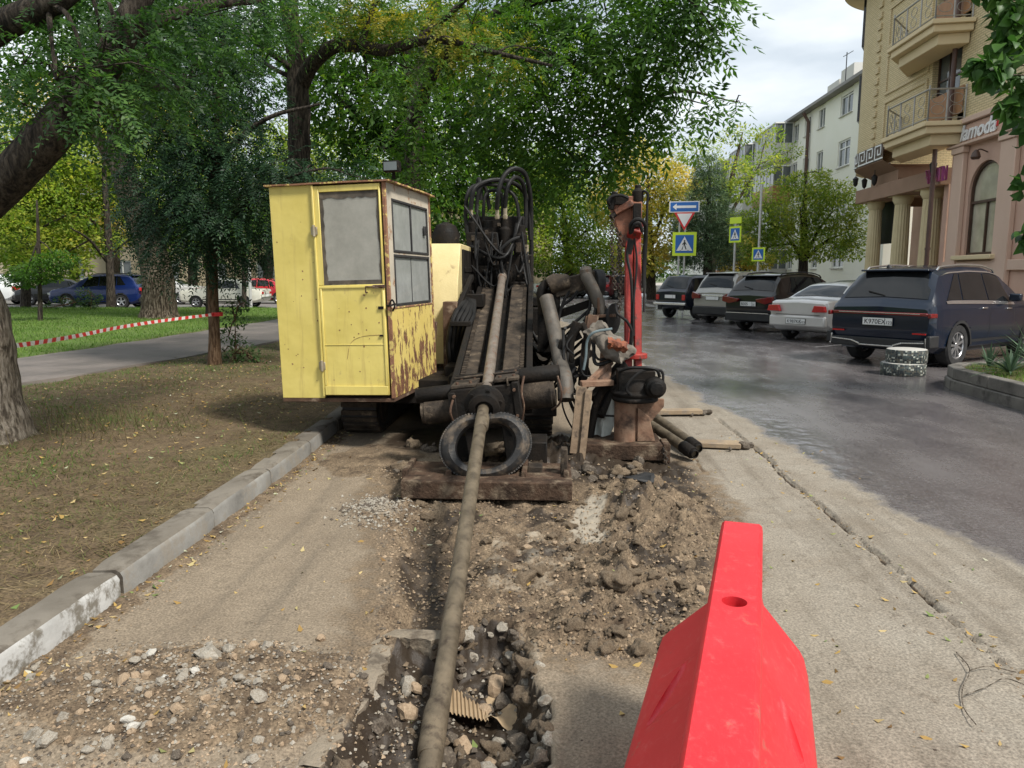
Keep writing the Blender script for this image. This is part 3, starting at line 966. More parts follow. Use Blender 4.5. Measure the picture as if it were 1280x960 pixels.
y = 0.4
i = 0
while y < 60:
    L = (0.97 if i > 6 else 0.98) + 0.06 * random.random()
    x0, x1 = kerb_x(y), kerb_x(y + L)
    j = random.uniform(-0.008, 0.008)
    zt = 0.15 + random.uniform(-0.006, 0.006)
    mb = MB()
    prof = [(0.0, -0.2), (0.0, zt - 0.035), (-0.012, zt - 0.012), (-0.035, zt), (-0.17, zt - 0.004), (-0.185, -0.2)]
    ends = []
    segn = 10 if y < 12 else 1
    for k in range(segn + 1):
        yy = y + (L - 0.014) * k / segn
        xx = x0 + (x1 - x0) * k / segn
        ch = 0.012 if (k in (0, segn) and segn > 1) else 0
        ends.append([(xx + j + px_ - (ch if a < 4 else 0) + random.uniform(-0.003, 0.003), yy, pz - (ch if 0 < a < 5 else 0) + random.uniform(-0.002, 0.002)) for a, (px_, pz) in enumerate(prof)])
    mb.grid(ends, True)
    mb.add(ends[0], [tuple(range(6))]).add(ends[-1], [tuple(range(5, -1, -1))])
    if segn > 1:            # limewash or bare face on the roadside
        for f in range(len(mb.f)):
            if f < segn * 5 and f % 5 in (0, 1) : mb.mi[f] = 1
    face = 'kerbwhite' if i in (2,) else ('kerbgrey' if i < 7 else 'kerbstone')
    o = mb.build('kerb_stone', ['kerbstone', face] if segn > 1 else 'kerbstone', kerb)
    y += L + 0.008
    i += 1


# painted lines
def stripe(name, p0, p1, w, z=0.006):
    p0, p1 = Vector((*p0, 0)), Vector((*p1, 0))
    d = (p1 - p0).normalized()
    s = V(-d.y, d.x, 0) * w / 2
    mb = MB().add([p0 + s + V(0, 0, z), p0 - s + V(0, 0, z), p1 - s + V(0, 0, z), p1 + s + V(0, 0, z)], [(0, 1, 2, 3)])
    o = link(name, mb.mesh(name, None, 0), 'marking', road)
    return o


HD = R(52)                                # parked cars point this far right of the road's axis
hd = V(math.sin(HD), math.cos(HD), 0)
for yy in (13.2, 17.2, 21.0, 25.0, 29.2, 33.4):
    p = V(5.9, yy, 0)
    stripe('parking_line', (p.x, p.y), (p.x + hd.x * 5, p.y + hd.y * 5), 0.1)
for k in range(9):
    stripe('crossing_stripe', (-1.4 + k * 0.95, 39.5), (-1.4 + k * 0.95, 43.5), 0.45)


# ================================================================ DRILLING RIG
def spl(pts, k=6):
    """Catmull-Rom through the points"""
    P = [Vector(p) for p in pts]
    P = [P[0] * 2 - P[1]] + P + [P[-1] * 2 - P[-2]]
    out = []
    for i in range(1, len(P) - 2):
        for t in [j / k for j in range(k)]:
            a, b, c, d = P[i - 1], P[i], P[i + 1], P[i + 2]
            out.append(0.5 * ((2 * b) + (c - a) * t + (2 * a - 5 * b + 4 * c - d) * t * t + (3 * b - a - 3 * c + d) * t ** 3))
    out.append(P[-2])
    return out


def pbox(mb, x0, y0, x1, y1, Y, dep):
    """box whose front face fills this part of the view at distance Y"""
    a, b = at(x0, y1, Y), at(x1, y0, Y)
    return mb.bx(a.x, b.x, Y, Y + dep, a.z, b.z)


rig = empty('drilling_rig', (-0.6, 8.0, 0), 'horizontal drilling rig with yellow cabin and oily black drive head on toothed rails', 'drilling rig')

# ---- cabin
CO = at(493, 498, 6.6)
cyaw, crol = R(7.5), R(1.5)
cex = V(math.cos(cyaw) * math.cos(crol), -math.sin(cyaw) * math.cos(crol), math.sin(crol))
cey = V(math.sin(cyaw), math.cos(cyaw), 0)
cez = cex.cross(cey)
CM = Matrix((cex, cey, cez)).transposed()
CW, CD, CH = 1.08, 1.32, 1.90


def cb(x, y, z):
    return CO + cex * x + cey * y + cez * z


def cbox(mb, x0, x1, y0, y1, z0, z1):
    return mb.box(cb((x0 + x1) / 2, (y0 + y1) / 2, (z0 + z1) / 2), (x1 - x0, y1 - y0, z1 - z0), CM)


t = 0.025
mb = MB()
cbox(mb, -CW, -0.665, 0, t, 0, CH)                       # fixed sheet left of the door
cbox(mb, -CW, -CW + t, t, CD, 0, CH)                     # far side
cbox(mb, -CW + t, -t, CD - t, CD, 0, 1.0)                # back
cbox(mb, -CW + t, -0.80, CD - t, CD, 1.0, 1.72)
cbox(mb, -0.30, -t, CD - t, CD, 1.0, 1.72)
cbox(mb, -CW + t, -t, CD - t, CD, 1.72, CH)
cabin = mb.build('cabin', 'yellow', rig, bevel=0.004)
mb = MB()
cbox(mb, -CW, 0, 0, CD, -0.035, -0.002)
mb.build('cabin_floor', 'rust', cabin, bevel=0.004)
mb = MB()                                                 # grey lining inside
cbox(mb, -CW + t, -0.80, CD - t - 0.012, CD - t - 0.002, 0.02, CH - 0.02)
cbox(mb, -0.30, -t, CD - t - 0.012, CD - t - 0.002, 0.02, CH - 0.02)
cbox(mb, -0.80, -0.30, CD - t - 0.012, CD - t - 0.002, 0.02, 1.0)
cbox(mb, -0.80, -0.30, CD - t - 0.012, CD - t - 0.002, 1.72, CH - 0.02)
cbox(mb, -CW + t + .002, -CW + t + 0.01, 0.05, CD - 0.05, 0.02, CH - 0.02)
cbox(mb, -0.95, -0.62, 0.62, 1.1, 0.02, 0.62)
cbox(mb, -0.95, -0.62, 1.0, 1.12, 0.62, 1.12)
mb.build('lining', 'cabinside', cabin, bevel=0.003)
mb = MB()
cbox(mb, -0.80, -0.30, CD - 0.018, CD - 0.010, 1.0, 1.72)
mb.build('rear_window', 'palepane', cabin)  # opaque sheet; its pale grey stands in for daylight through the glass
# right side sheet with its two windows
W1, W2, wy0, wy1 = (1.31, 1.76), (0.83, 1.27), 0.17, 1.22
mb = MB()
cbox(mb, -t, 0, 0.0, CD, 0.80, W2[0])
cbox(mb, -t, 0, 0.0, wy0, W2[0], CH)
cbox(mb, -t, 0, wy1, CD, W2[0], CH)
cbox(mb, -t, 0, wy0, wy1, W2[1], W1[0])
cbox(mb, -t, 0, wy0, wy1, W1[1], CH)
mb.build('upper_side_sheet', 'cabgrey', cabin, bevel=0.003)
mb = MB()
cbox(mb, -t - 0.001, 0.003, -0.002, CD + 0.002, 0.0, 0.798)
o = mb.build('lower_side_sheet', 'cabinpeel', cabin, bevel=0.003)
o['label'] = 'peeling rusty yellow lower side sheet'
mb = MB()
cbox(mb, -0.022, 0.010, -0.010, 0.018, 0.0, CH)
cbox(mb, 0.001, 0.010, CD - 0.03, CD + 0.01, 0.0, CH)
cbox(mb, 0.001, 0.009, 0.03, CD - 0.03, 0.795, 0.812)
mb.build('corner_post', 'cabinrust', cabin, bevel=0.003)


def ring_panel(mb, y0, y1, z0, z1, w, x0, x1):
    cbox(mb, x0, x1, y0 - w, y1 + w, z0 - w, z0)
    cbox(mb, x0, x1, y0 - w, y1 + w, z1, z1 + w)
    cbox(mb, x0, x1, y0 - w, y0, z0, z1)
    cbox(mb, x0, x1, y1, y1 + w, z0, z1)


for z0, z1, split in ((W1[0], W1[1], True), (W2[0], W2[1], False)):
    mb = MB()
    cbox(mb, -0.016, -0.010, wy0, wy1, z0, z1)
    w = mb.build('side_window', 'cabglass2', cabin)
    mb = MB()
    ring_panel(mb, wy0 + 0.012, wy1 - 0.012, z0 + 0.012, z1 - 0.012, 0.024, -0.004, 0.008)
    if split:
        cbox(mb, -0.006, 0.006, (wy0 + wy1) / 2 - 0.012, (wy0 + wy1) / 2 + 0.012, z0, z1)
        cbox(mb, 0.0, 0.014, 1.08, 1.15, (z0 + z1) / 2 - 0.04, (z0 + z1) / 2 + 0.05)
    else:
        cbox(mb, -0.009, -0.004, 0.66, 0.67, z0, z1)
    mb.build('window_gasket', 'rubber', cabin, bevel=0.004)
# door
dx0, dx1 = -0.655, -0.04
gx0, gx1, gz0, gz1 = -0.605, -0.055, 1.02, 1.83
mb = MB()
cbox(mb, dx0, dx1, -0.016, t - 0.004, 0.03, gz0)
cbox(mb, dx0, gx0, -0.016, t - 0.004, gz0, 1.885)
cbox(mb, gx1, dx1, -0.016, t - 0.004, gz0, 1.885)
cbox(mb, gx0, gx1, -0.016, t - 0.004, gz1, 1.885)
door = mb.build('door', 'yellow', cabin, bevel=0.004)
mb = MB()
cbox(mb, dx0 + 0.012, dx1 - 0.004, -0.030, -0.018, 0.035, 0.115)     # folded edges of the door skin
cbox(mb, dx0 + 0.012, dx0 + 0.03, -0.026, -0.017, 0.12, gz0 - 0.03)
cbox(mb, dx1 - 0.022, dx1 - 0.004, -0.026, -0.017, 0.12, gz0 - 0.03)
cbox(mb, dx0 + 0.03, dx1 - 0.022, -0.021, -0.017, 0.485, 0.492)
cbox(mb, dx0 + 0.012, dx1 - 0.004, -0.026, -0.017, gz0 - 0.028, gz0 - 0.012)
cbox(mb, -0.668, -0.652, -0.028, -0.002, 0.02, 1.89)
mb.build('door_edge', 'yellow', cabin, bevel=0.004)
mb = MB()
cbox(mb, gx0, gx1, 0.0, 0.005, gz0, gz1)
mb.build('door_window', 'cabglass', cabin)
mb = MB()                                                 # torn sealing strip around the pane
for a, b_, c, d in ((gx0, gx1, gz1 - 0.055, gz1), (gx0, gx1, gz0, gz0 + 0.04), (gx0, gx0 + 0.035, gz0, gz1), (gx1 - 0.018, gx1, gz0, gz1)):
    pts = []
    n_ = 14
    horiz = (b_ - a) > (d - c)
    for k in range(n_ + 1):
        f = k / n_
        wob = random.uniform(-0.009, 0.009)
        if horiz: pts.append(((a + (b_ - a) * f, d), (a + (b_ - a) * f, c + wob)))
        else: pts.append(((b_ + wob if a == gx0 else b_, c + (d - c) * f), (a if a == gx0 else a + wob, c + (d - c) * f)))
    G = [[cb(p[0], -0.004 - 0.003 * (j == 0), p[1]) for p in pr_] for j, pr_ in enumerate(pts)]
    mb.grid(G)
mb.build('seal_strip', 'seal', cabin, smooth=0)
for z in (1.50, 0.30):
    mb = MB()
    mb.cyl(cb(-0.66, -0.034, z - 0.05), cb(-0.66, -0.034, z + 0.05), 0.014)
    cbox(mb, -0.69, -0.63, -0.03, -0.018, z - 0.035, z + 0.035)
    mb.build('hinge', 'fitting', cabin, bevel=0.002)
mb = MB()
mb.tube([cb(-0.20, -0.017, 0.95), cb(-0.20, -0.05, 0.95), cb(-0.20, -0.05, 1.0), cb(-0.05, -0.05, 1.0), cb(-0.05, -0.02, 1.0)], 0.007, 8)
cbox(mb, -0.14, -0.03, -0.032, -0.017, 0.985, 1.015)
mb.build('door_handle', 'rust', cabin)
mb = MB()
mb.tube([cb(-0.02, -0.03, 0.83), cb(0.02, -0.045, 0.83), cb(0.045, -0.03, 0.84), cb(0.045, 0.02, 0.84)], 0.009, 8)
mb.tube(spl([cb(0.03, -0.02, 0.78), cb(0.055, -0.03, 0.83), cb(0.03, -0.02, 0.88), cb(0.005, -0.03, 0.84)]), 0.008, 6)
cbox(mb, -0.10, -0.05, -0.03, -0.017, 0.80, 0.825)
cbox(mb, -0.10, -0.07, -0.03, -0.017, 0.56, 0.575)
mb.build('door_latch', 'oily', cabin)
mb = MB()
sc_pts = spl([cb(-0.42, -0.0175, 0.36), cb(-0.38, -0.0175, 0.50), cb(-0.27, -0.0175, 0.56), cb(-0.08, -0.0175, 0.575)], 8)
mb.tube(sc_pts, 0.0016, 5)
mb.build('scratch', 'cabinrust', cabin)
mb = MB()                                                 # chipped paint flakes on the door skin
for _ in range(46):
    x_, z_ = random.uniform(-1.05, -0.06), random.uniform(0.06, 1.0) if random.random() < 0.7 else random.uniform(1.0, 1.85)
    if x_ > -0.67 and z_ > 1.0: continue
    yq = -0.0172 if x_ > -0.65 else -0.0012
    r_ = random.uniform(0.003, 0.011)
    ps = [cb(x_ + math.cos(a) * r_ * random.uniform(0.5, 1.2), yq, z_ + math.sin(a) * r_ * random.uniform(0.5, 1.1)) for a in [k * math.pi / 3 for k in range(6)]]
    mb.add(ps, [tuple(range(6))])
mb.build('paint_chips', 'cabinrust', cabin, smooth=0)['kind'] = 'stuff'
# roof
rp = [(-CW - 0.03, -0.03), (0.05, -0.035), (0.055, CD + 0.03), (-CW - 0.03, CD + 0.03)]
G = []
for i in range(9):
    row = []
    for j in range(9):
        fx, fy = i / 8, j / 8
        row.append(cb(-CW - 0.03 + (CW + 0.085) * fx, -0.035 + (CD + 0.065) * fy, CH + 0.012 + 0.025 * math.sin(math.pi * fx) * math.sin(math.pi * fy) + random.uniform(-0.004, 0.004)))
    G.append(row)
mb = MB().grid(G, True)
mb.grid([[Vector(p) - cez * 0.014 for p in r_] for r_ in G])
ed = [G[i][0] for i in range(9)] + [G[8][j] for j in range(1, 9)] + [G[i][8] for i in range(7, -1, -1)] + [G[0][j] for j in range(7, -1, -1)]
mb.grid([ed, [Vector(p) - cez * 0.014 for p in ed]], True)
mb.build('roof', 'cabinrust', cabin)
mb = MB()
cbox(mb, 0.00, 0.14, -0.02, 0.06, CH + 0.075, CH + 0.165)
mb.prism([(0, 0), (0.14, 0), (0.11, 0.06), (0.03, 0.06)], cb(0.0, 0.062, CH + 0.085), cex, cey, 0.07)
mb.bar(cb(0.07, 0.06, CH + 0.02), cb(0.07, 0.06, CH + 0.10), 0.03, 0.012)
fl = mb.build('floodlight', 'oily', cabin, bevel=0.004)
mb = MB()
cbox(mb, 0.012, 0.128, -0.026, -0.021, CH + 0.085, CH + 0.155)
mb.build('lamp_glass', 'glassgrey', cabin)

# ---- yellow engine housing behind the cabin
mb = MB()
hx0, hx1 = -1.95, at(573, 400, 8.35).x
prof = [(8.30, 0.62), (8.30, 1.48), (8.62, 1.96), (10.1, 1.96), (10.1, 0.62)]
mb.prism([(p[0], p[1]) for p in prof], (hx1, 0, 0), (0, 1, 0), (0, 0, 1), hx0 - hx1)
hood = mb.build('engine_housing', 'yellowdull', rig, bevel=0.008)
mb = MB()
mb.bx(hx1 - 0.006, hx1 + 0.02, 8.72, 10.05, 0.68, 1.9)
for k in range(7): mb.bx(hx1 + 0.018, hx1 + 0.03, 8.8, 9.95, 0.8 + k * 0.14, 0.86 + k * 0.14)
mb.build('radiator_grille', 'oily', hood, bevel=0.004)
mb = MB()
a = at(556, 302, 9.0)
mb.lathe([(0.05, -0.02), (0.16, 0.0), (0.17, 0.12), (0.12, 0.23), (0.03, 0.27)], (a.x, 9.1, 1.96), (0, 0, 1), 16)
mb.build('air_cleaner', 'oily', hood)
mb = MB()
mb.bx(hx0 + 0.1, hx1 - 0.03, 8.35, 10.0, 0.40, 0.618)
mb.bx(hx1 - 0.14, hx1 + 0.015, 8.12, 8.296, 0.42, 1.32)
mb.bar(at(537, 480, 7.95), at(543, 402, 7.95), 0.06, 0.06)
mb.build('housing_support', 'rust', rig, bevel=0.006)

# ---- undercarriage
for x in (-1.72, 0.02):
    mb = MB()
    n_ = 22
    pr_ = []
    for k in range(n_):
        a = 2 * math.pi * k / n_
        cx = 9.9 if math.cos(a) > 0 else 7.55
        pr_.append((cx + 0.27 * math.cos(a), 0.29 + 0.27 * math.sin(a)))
    mb.prism(pr_, (x - 0.02, 0, 0), (0, 1, 0), (0, 0, 1), -0.34)
    tr = mb.build('crawler_track', 'rubber', rig, bevel=0.004)
    mb = MB()
    per = []
    for k in range(len(pr_)):
        a, b_ = V(0, *pr_[k]), V(0, *pr_[(k + 1) % n_])
        m_ = max(1, int((b_ - a).length / 0.1))
        for q in range(m_): per.append((a.lerp(b_, (q + 0.5) / m_), (b_ - a).normalized()))
    for p, d in per:
        mb.bar(p + V(x - 0.37, 0, 0), p + V(x - 0.01, 0, 0), 0.05, 0.05, d)
    mb.build('track_shoe', 'muddy', tr, bevel=0.004)
    mb = MB()
    for yy in (7.6, 8.2, 8.75, 9.3, 9.9): mb.cyl((x - 0.375, yy, 0.26), (x + 0.0, yy, 0.26), 0.17 if yy in (7.6, 9.9) else 0.10, n=16)
    mb.each('track_roller', 'muddy', tr, bevel=0.006)
mb = MB()
mb.bx(-1.6, -0.1, 7.3, 10.3, 0.34, 0.58)
mb.bx(-1.2, 0.05, 6.9, 7.3, 0.30, 0.50)
mb.build('chassis', 'oily', rig, bevel=0.01)
mb = MB()
pbox(mb, 660, 385, 684, 420, 8.8, 0.6)
pbox(mb, 664, 428, 700, 462, 8.4, 0.5)
pbox(mb, 662, 372, 700, 383, 9.0, 0.3)
pbox(mb, 560, 470, 640, 500, 7.0, 0.3)
mb.each('valve_block', 'oily', rig, bevel=0.01)
mb = MB()
pbox(mb, 668, 421, 684, 427, 8.6, 0.2)
pbox(mb, 669, 432, 700, 460, 8.35, 0.04)
mb.each('cover_plate', 'greypipe', rig, bevel=0.004)

# ---- mast with toothed rails
RA = at(606, 505, 5.6)
RB = gp(535, 960, -0.12)
rd = (RA - RB).normalized()                 # rod axis, rising away from the viewer
rs = rd.cross(V(0, 0, 1)).normalized()      # to the right
rn = rs.cross(rd)


def mp_(s, side, up):
    """along the rod from the clamp, to its right, above it"""
    return RA + rd * s + rs * side + rn * up


def mbar(mb, s0, s1, a0, a1, u0, u1):
    Mx = Matrix((rs, rd, rn)).transposed()
    return mb.box(mp_((s0 + s1) / 2, (a0 + a1) / 2, (u0 + u1) / 2), (a1 - a0, s1 - s0, u1 - u0), Mx)


mb = MB()
mbar(mb, 0.5, 6.2, -0.34, 0.34, -0.30, -0.22)
mbar(mb, 0.5, 6.2, -0.34, -0.28, -0.22, -0.10)
mbar(mb, 0.5, 6.2, 0.30, 0.36, -0.30, -0.06)
mast = mb.build('mast', 'oily', rig, bevel=0.008)
for a0, a1, nm in ((-0.24, -0.13, 'l'), (0.09, 0.25, 'r')):
    mb = MB()
    mbar(mb, 0.5, 6.1, a0, a1, -0.219, -0.12)
    rail = mb.build('rail', 'muddy', mast, bevel=0.006)
    mb = MB()
    e = a0 - 0.012 if nm == 'l' else a1 + 0.012
    for k in range(int(5.2 / 0.045)): mbar(mb, 0.55 + k * 0.045, 0.575 + k * 0.045, e - 0.02, e + 0.02, -0.20, -0.105)
    mb.build('rack_teeth', 'muddy', mast, bevel=0.0, smooth=0)
mb = MB()
for s in (0.7, 1.9, 3.1, 4.3, 5.6): mbar(mb, s, s + 0.07, -0.33, 0.33, -0.36, -0.302)
for s, a in ((2.2, -0.28), (2.2, 0.28), (5.2, -0.25), (5.2, 0.25)):
    p = mp_(s, a, -0.3)
    mb.bar(p, (p.x, p.y + 0.1, 0.5), 0.09, 0.09)
mb.build('mast_support', 'oily', mast, bevel=0.006)

# ---- drive head
HY = 9.75
mb = MB()
pbox(mb, 584, 372, 664, 440, HY, 0.7)
pbox(mb, 592, 332, 657, 372, HY + 0.05, 0.6)
pbox(mb, 588, 440, 662, 470, HY + 0.2, 0.5)
pbox(mb, 583, 290, 622, 336, HY + 0.12, 0.55)
pbox(mb, 596, 270, 656, 300, HY + 0.30, 0.4)
pbox(mb, 582, 318, 666, 374, HY + 0.16, 0.5)
pbox(mb, 624, 318, 661, 352, HY + 0.0, 0.5)
pbox(mb, 636, 352, 664, 376, HY - 0.06, 0.4)
pbox(mb, 651, 440, 664, 498, HY + 0.1, 0.4)
pbox(mb, 577, 455, 600, 490, HY + 0.1, 0.4)
head = mb.build('drive_head', 'oily', rig, bevel=0.018, seg=2)
mb = MB()
for x0, y0, x1, y1 in ((600, 276, 620, 312), (624, 272, 638, 320), (642, 282, 659, 322), (584, 268, 598, 302)):
    a, b_ = at((x0 + x1) / 2, y1, HY + 0.25), at((x0 + x1) / 2, y0, HY + 0.25)
    r_ = (x1 - x0) / 2 / FPX * (HY + 0.25)
    mb.lathe([(r_ * 0.9, 0), (r_, 0.03), (r_, (b_ - a).length * 0.7), (r_ * 0.7, (b_ - a).length * 0.75), (r_ * 0.7, (b_ - a).length)], a, (0, 0, 1), 14)
mb.each('hydraulic_motor', 'oily', head, bevel=0.006)
mb = MB()
c = at(628, 346, HY)
mb.lathe([(0.17, 0.06), (0.17, -0.05), (0.13, -0.07), (0.11, -0.16), (0.07, -0.2)], c, rd, 20)
for k in range(8):
    a = k * math.pi / 4
    p = c + rs * math.cos(a) * 0.14 + rn * math.sin(a) * 0.14
    mb.cyl(p - rd * 0.075, p - rd * 0.04, 0.018, n=6)
mb.build('spindle_flange', 'oily', head)
mb = MB()
for x0, y0, x1, y1 in ((619, 262, 624, 274), (629, 258, 634, 274), (587, 262, 591, 272), (655, 306, 661, 330)):
    a, b_ = at((x0 + x1) / 2, y1, HY + 0.1), at((x0 + x1) / 2, y0, HY + 0.1)
    r_ = (x1 - x0) / 2 / FPX * HY
    mb.lathe([(r_, 0), (r_ * 1.3, 0.02), (r_ * 1.3, 0.05), (r_, 0.055), (r_, (b_ - a).length)], a, (b_ - a), 6)
mb.each('hose_fitting', 'fitting', head)
hoses = [
    ([(621, 262, 9.8), (623, 240, 9.75), (630, 220, 9.8), (642, 211, 9.9), (655, 216, 10.0), (662, 238, 10.1), (664, 270, 10.2), (664, 330, 10.2), (661, 400, 10.1)], 0.030),
    ([(631, 260, 9.85), (634, 235, 9.8), (643, 222, 9.9), (653, 228, 10.0), (657, 250, 10.1), (657, 285, 10.1)], 0.028),
    ([(588, 262, 9.8), (592, 238, 9.8), (603, 229, 9.9), (620, 225, 10.0), (640, 228, 10.1), (655, 240, 10.2), (661, 262, 10.2), (663, 300, 10.2)], 0.030),
    ([(595, 265, 9.9), (600, 235, 9.9), (615, 231, 10.0), (632, 236, 10.0), (645, 250, 10.0), (650, 285, 10.0)], 0.024),
    ([(585, 300, 9.9), (582, 270, 9.9), (584, 244, 9.9), (592, 233, 10.0), (606, 234, 10.1), (612, 262, 10.1)], 0.026),
    ([(604, 276, 10.0), (606, 246, 10.0), (616, 238, 10.1), (627, 244, 10.1), (628, 276, 10.1)], 0.022),
    ([(652, 296, 9.62), (640, 300, 9.55), (628, 310, 9.52), (618, 322, 9.52), (610, 336, 9.6)], 0.022),
    ([(598, 300, 9.6), (596, 330, 9.55), (600, 356, 9.55), (612, 372, 9.6)], 0.02),
    ([(660, 330, 9.7), (664, 360, 9.65), (664, 400, 9.65), (660, 430, 9.7)], 0.02),
    ([(598, 240, 10.1), (598, 225, 10.1), (600, 228, 10.0), (601, 250, 10.0)], 0.03),
]
for pts, r_ in hoses:
    MB().tube(spl([at(*p) for p in pts]), r_, 9).build('hydraulic_hose', 'hose', head)
bund = [[(563 + k * 5, 458 - k * 3, 8.0 + 0.06 * k), (560 + k * 5, 430, 7.9 + 0.05 * k), (566 + k * 5, 400 + k * 2, 7.9), (576 + k * 4, 382 + k * 3, 8.1), (585 + k * 2, 372, 8.6)] for k in range(5)]
for pts in bund:
    MB().tube(spl([at(*p) for p in pts]), 0.024, 8).build('hydraulic_hose', 'hose', rig)
mb = MB()
pbox(mb, 562, 402, 588, 408, 7.85, 0.2)
pbox(mb, 572, 368, 604, 384, 8.5, 0.3)
pbox(mb, 556, 458, 590, 478, 7.6, 0.4)
mb.bar(at(566, 400, 8.0), at(590, 345, 8.6), 0.05, 0.05)
mb.each('hose_bracket', 'oily', rig, bevel=0.006)

# grimy clutter: slack hoses, bolts and brackets
rc = random.Random(5)
for k in range(26):
    a = (rc.uniform(586, 662), rc.uniform(268, 372), 9.6 + rc.uniform(-0.1, 0.3))
    b_ = (rc.uniform(580, 668), rc.uniform(250, 420), 9.55 + rc.uniform(-0.1, 0.3))
    m_ = ((a[0] + b_[0]) / 2 + rc.uniform(-12, 12), max(a[1], b_[1]) + rc.uniform(5, 30), 9.45)
    MB().tube(spl([at(*a), at(*m_), at(*b_)], 7), rc.uniform(0.008, 0.02), 7).build('hydraulic_hose', 'hose', head)
for k in range(14):
    a = (rc.uniform(645, 662), rc.uniform(380, 440), 8.6)
    b_ = (rc.uniform(690, 735), rc.uniform(400, 470), 7.4)
    MB().tube(spl([at(*a), at((a[0] + b_[0]) / 2, max(a[1], b_[1]) + rc.uniform(8, 40), 8.0), at(*b_)], 7), rc.uniform(0.01, 0.022), 7).build('hydraulic_hose', 'hose', rig)
for k in range(12):
    a = (rc.uniform(700, 745), rc.uniform(405, 470), rc.uniform(6.9, 7.3))
    b_ = (rc.uniform(715, 790), rc.uniform(430, 560), rc.uniform(6.6, 7.0))
    MB().tube(spl([at(*a), at((a[0] + b_[0]) / 2 - 10, (a[1] + b_[1]) / 2 + rc.uniform(0, 30), 6.8), at(*b_)], 7), rc.uniform(0.007, 0.018), 7).build('hydraulic_hose', 'hose', rig)
mb = MB()
for k in range(40):
    x_, y_ = rc.uniform(588, 660), rc.uniform(296, 372)
    p = at(x_, y_, HY - 0.02)
    mb.cyl(p, p + V(0, -0.03, 0), rc.uniform(0.008, 0.018), n=6)
for k in range(14):
    x_, y_ = rc.uniform(586, 650), rc.uniform(276, 365)
    w_, h_ = rc.uniform(3, 11), rc.uniform(3, 14)
    pbox(mb, x_, y_, x_ + w_, y_ + h_, HY - 0.05 + rc.uniform(-0.04, 0.03), 0.12)
mb.build('bolts_and_brackets', 'muddy', head, bevel=0.004)['kind'] = 'stuff'

# ---- front clamp
CY = 5.86
tl = R(7)
cs = V(math.cos(tl), 0, math.sin(tl))
cu = cs.cross(V(0, 1, 0))
KM = Matrix((cs, V(0, 1, 0), cu)).transposed()
kc = at(607, 505, CY)


def kb(mb, x0, x1, y0, y1, z0, z1):
    return mb.box(kc + cs * (x0 + x1) / 2 + V(0, 1, 0) * (y0 + y1) / 2 + cu * (z0 + z1) / 2, (x1 - x0, y1 - y0, z1 - z0), KM)


mb = MB()
kb(mb, -0.27, 0.27, 0.0, 0.07, -0.16, 0.135)
kb(mb, -0.27, 0.27, 0.40, 0.46, -0.16, 0.20)
kb(mb, -0.29, -0.23, -0.012, 0.42, -0.20, 0.12)
kb(mb, 0.22, 0.28, -0.012, 0.42, -0.20, 0.15)
kb(mb, -0.23, 0.22, 0.07, 0.40, -0.22, -0.15)
clamp = mb.build('clamp', 'oily', rig, bevel=0.008)
mb = MB()
kb(mb, -0.27, -0.06, 0.05, 0.46, 0.137, 0.165)
kb(mb, 0.085, 0.285, 0.02, 0.46, 0.155, 0.185)
kb(mb, -0.06, 0.085, 0.05, 0.075, 0.13, 0.165)
kb(mb, 0.185, 0.20, -0.015, 0.018, 0.12, 0.20)
kb(mb, -0.27, 0.25, 0.28, 0.305, 0.187, 0.205)
mb.build('clamp_cover', 'muddy', clamp, bevel=0.006)
mb = MB()
for x_, z_ in ((-0.22, 0.185), (-0.11, 0.185), (0.13, 0.198), (0.24, 0.198)):
    for y_ in (0.11, 0.40): mb.cyl(kc + cs * x_ + V(0, y_, 0) + cu * (z_ - 0.02), kc + cs * x_ + V(0, y_, 0) + cu * z_, 0.014, n=6)
for x_ in (-0.24, 0.24):
    for z_ in (-0.12, 0.09): mb.cyl(kc + cs * x_ + cu * z_ + V(0, -0.03, 0), kc + cs * x_ + cu * z_, 0.014, n=6)
mb.each('bolt', 'rust', clamp)
for sx, z_, L_, r_ in ((-1, 0.10, 0.30, 0.062), (-1, -0.045, 0.27, 0.10), (1, 0.16, 0.33, 0.068), (1, 0.0, 0.27, 0.115)):
    mb = MB()
    p0 = kc + cs * (0.28 * sx) + V(0, 0.2, 0) + cu * z_
    mb.lathe([(r_ * 0.9, 0.0), (r_, 0.02), (r_, L_ - 0.03), (r_ * 0.92, L_ - 0.022), (r_ * 0.92, L_), (r_ * 0.4, L_ + 0.004)], p0, cs * sx, 20)
    mb.build('clamp_cylinder', 'muddy' if z_ < 0.05 else 'oily', clamp)
mb = MB()
mb.lathe([(0.062, 0.02), (0.15, 0.02), (0.155, -0.03), (0.12, -0.05), (0.115, -0.10), (0.07, -0.115), (0.062, -0.09)], RA, -rd * -1, 22)
for k in range(6):
    a = k * math.pi / 3 + 0.3
    p = RA + rs * math.cos(a) * 0.125 + rn * math.sin(a) * 0.125
    mb.cyl(p - rd * 0.065, p - rd * 0.02, 0.017, n=6)
mb.build('rod_guide', 'oily', clamp)
mb = MB()
kb(mb, -0.20, -0.10, 0.05, 0.35, -0.5, -0.2)
kb(mb, 0.10, 0.20, 0.05, 0.35, -0.5, -0.2)
mb.each('clamp_leg', 'oily', clamp, bevel=0.008)
for pts in ([(655, 470, 5.8), (652, 490, 5.75), (655, 510, 5.75), (650, 535, 5.8)], [(566, 500, 5.8), (563, 515, 5.75), (568, 530, 5.8)], [(697, 470, 5.9), (702, 490, 5.85), (699, 505, 5.9), (690, 512, 6.0)]):
    MB().tube(spl([at(*p) for p in pts]), 0.009, 6).build('wire', 'rust', clamp)

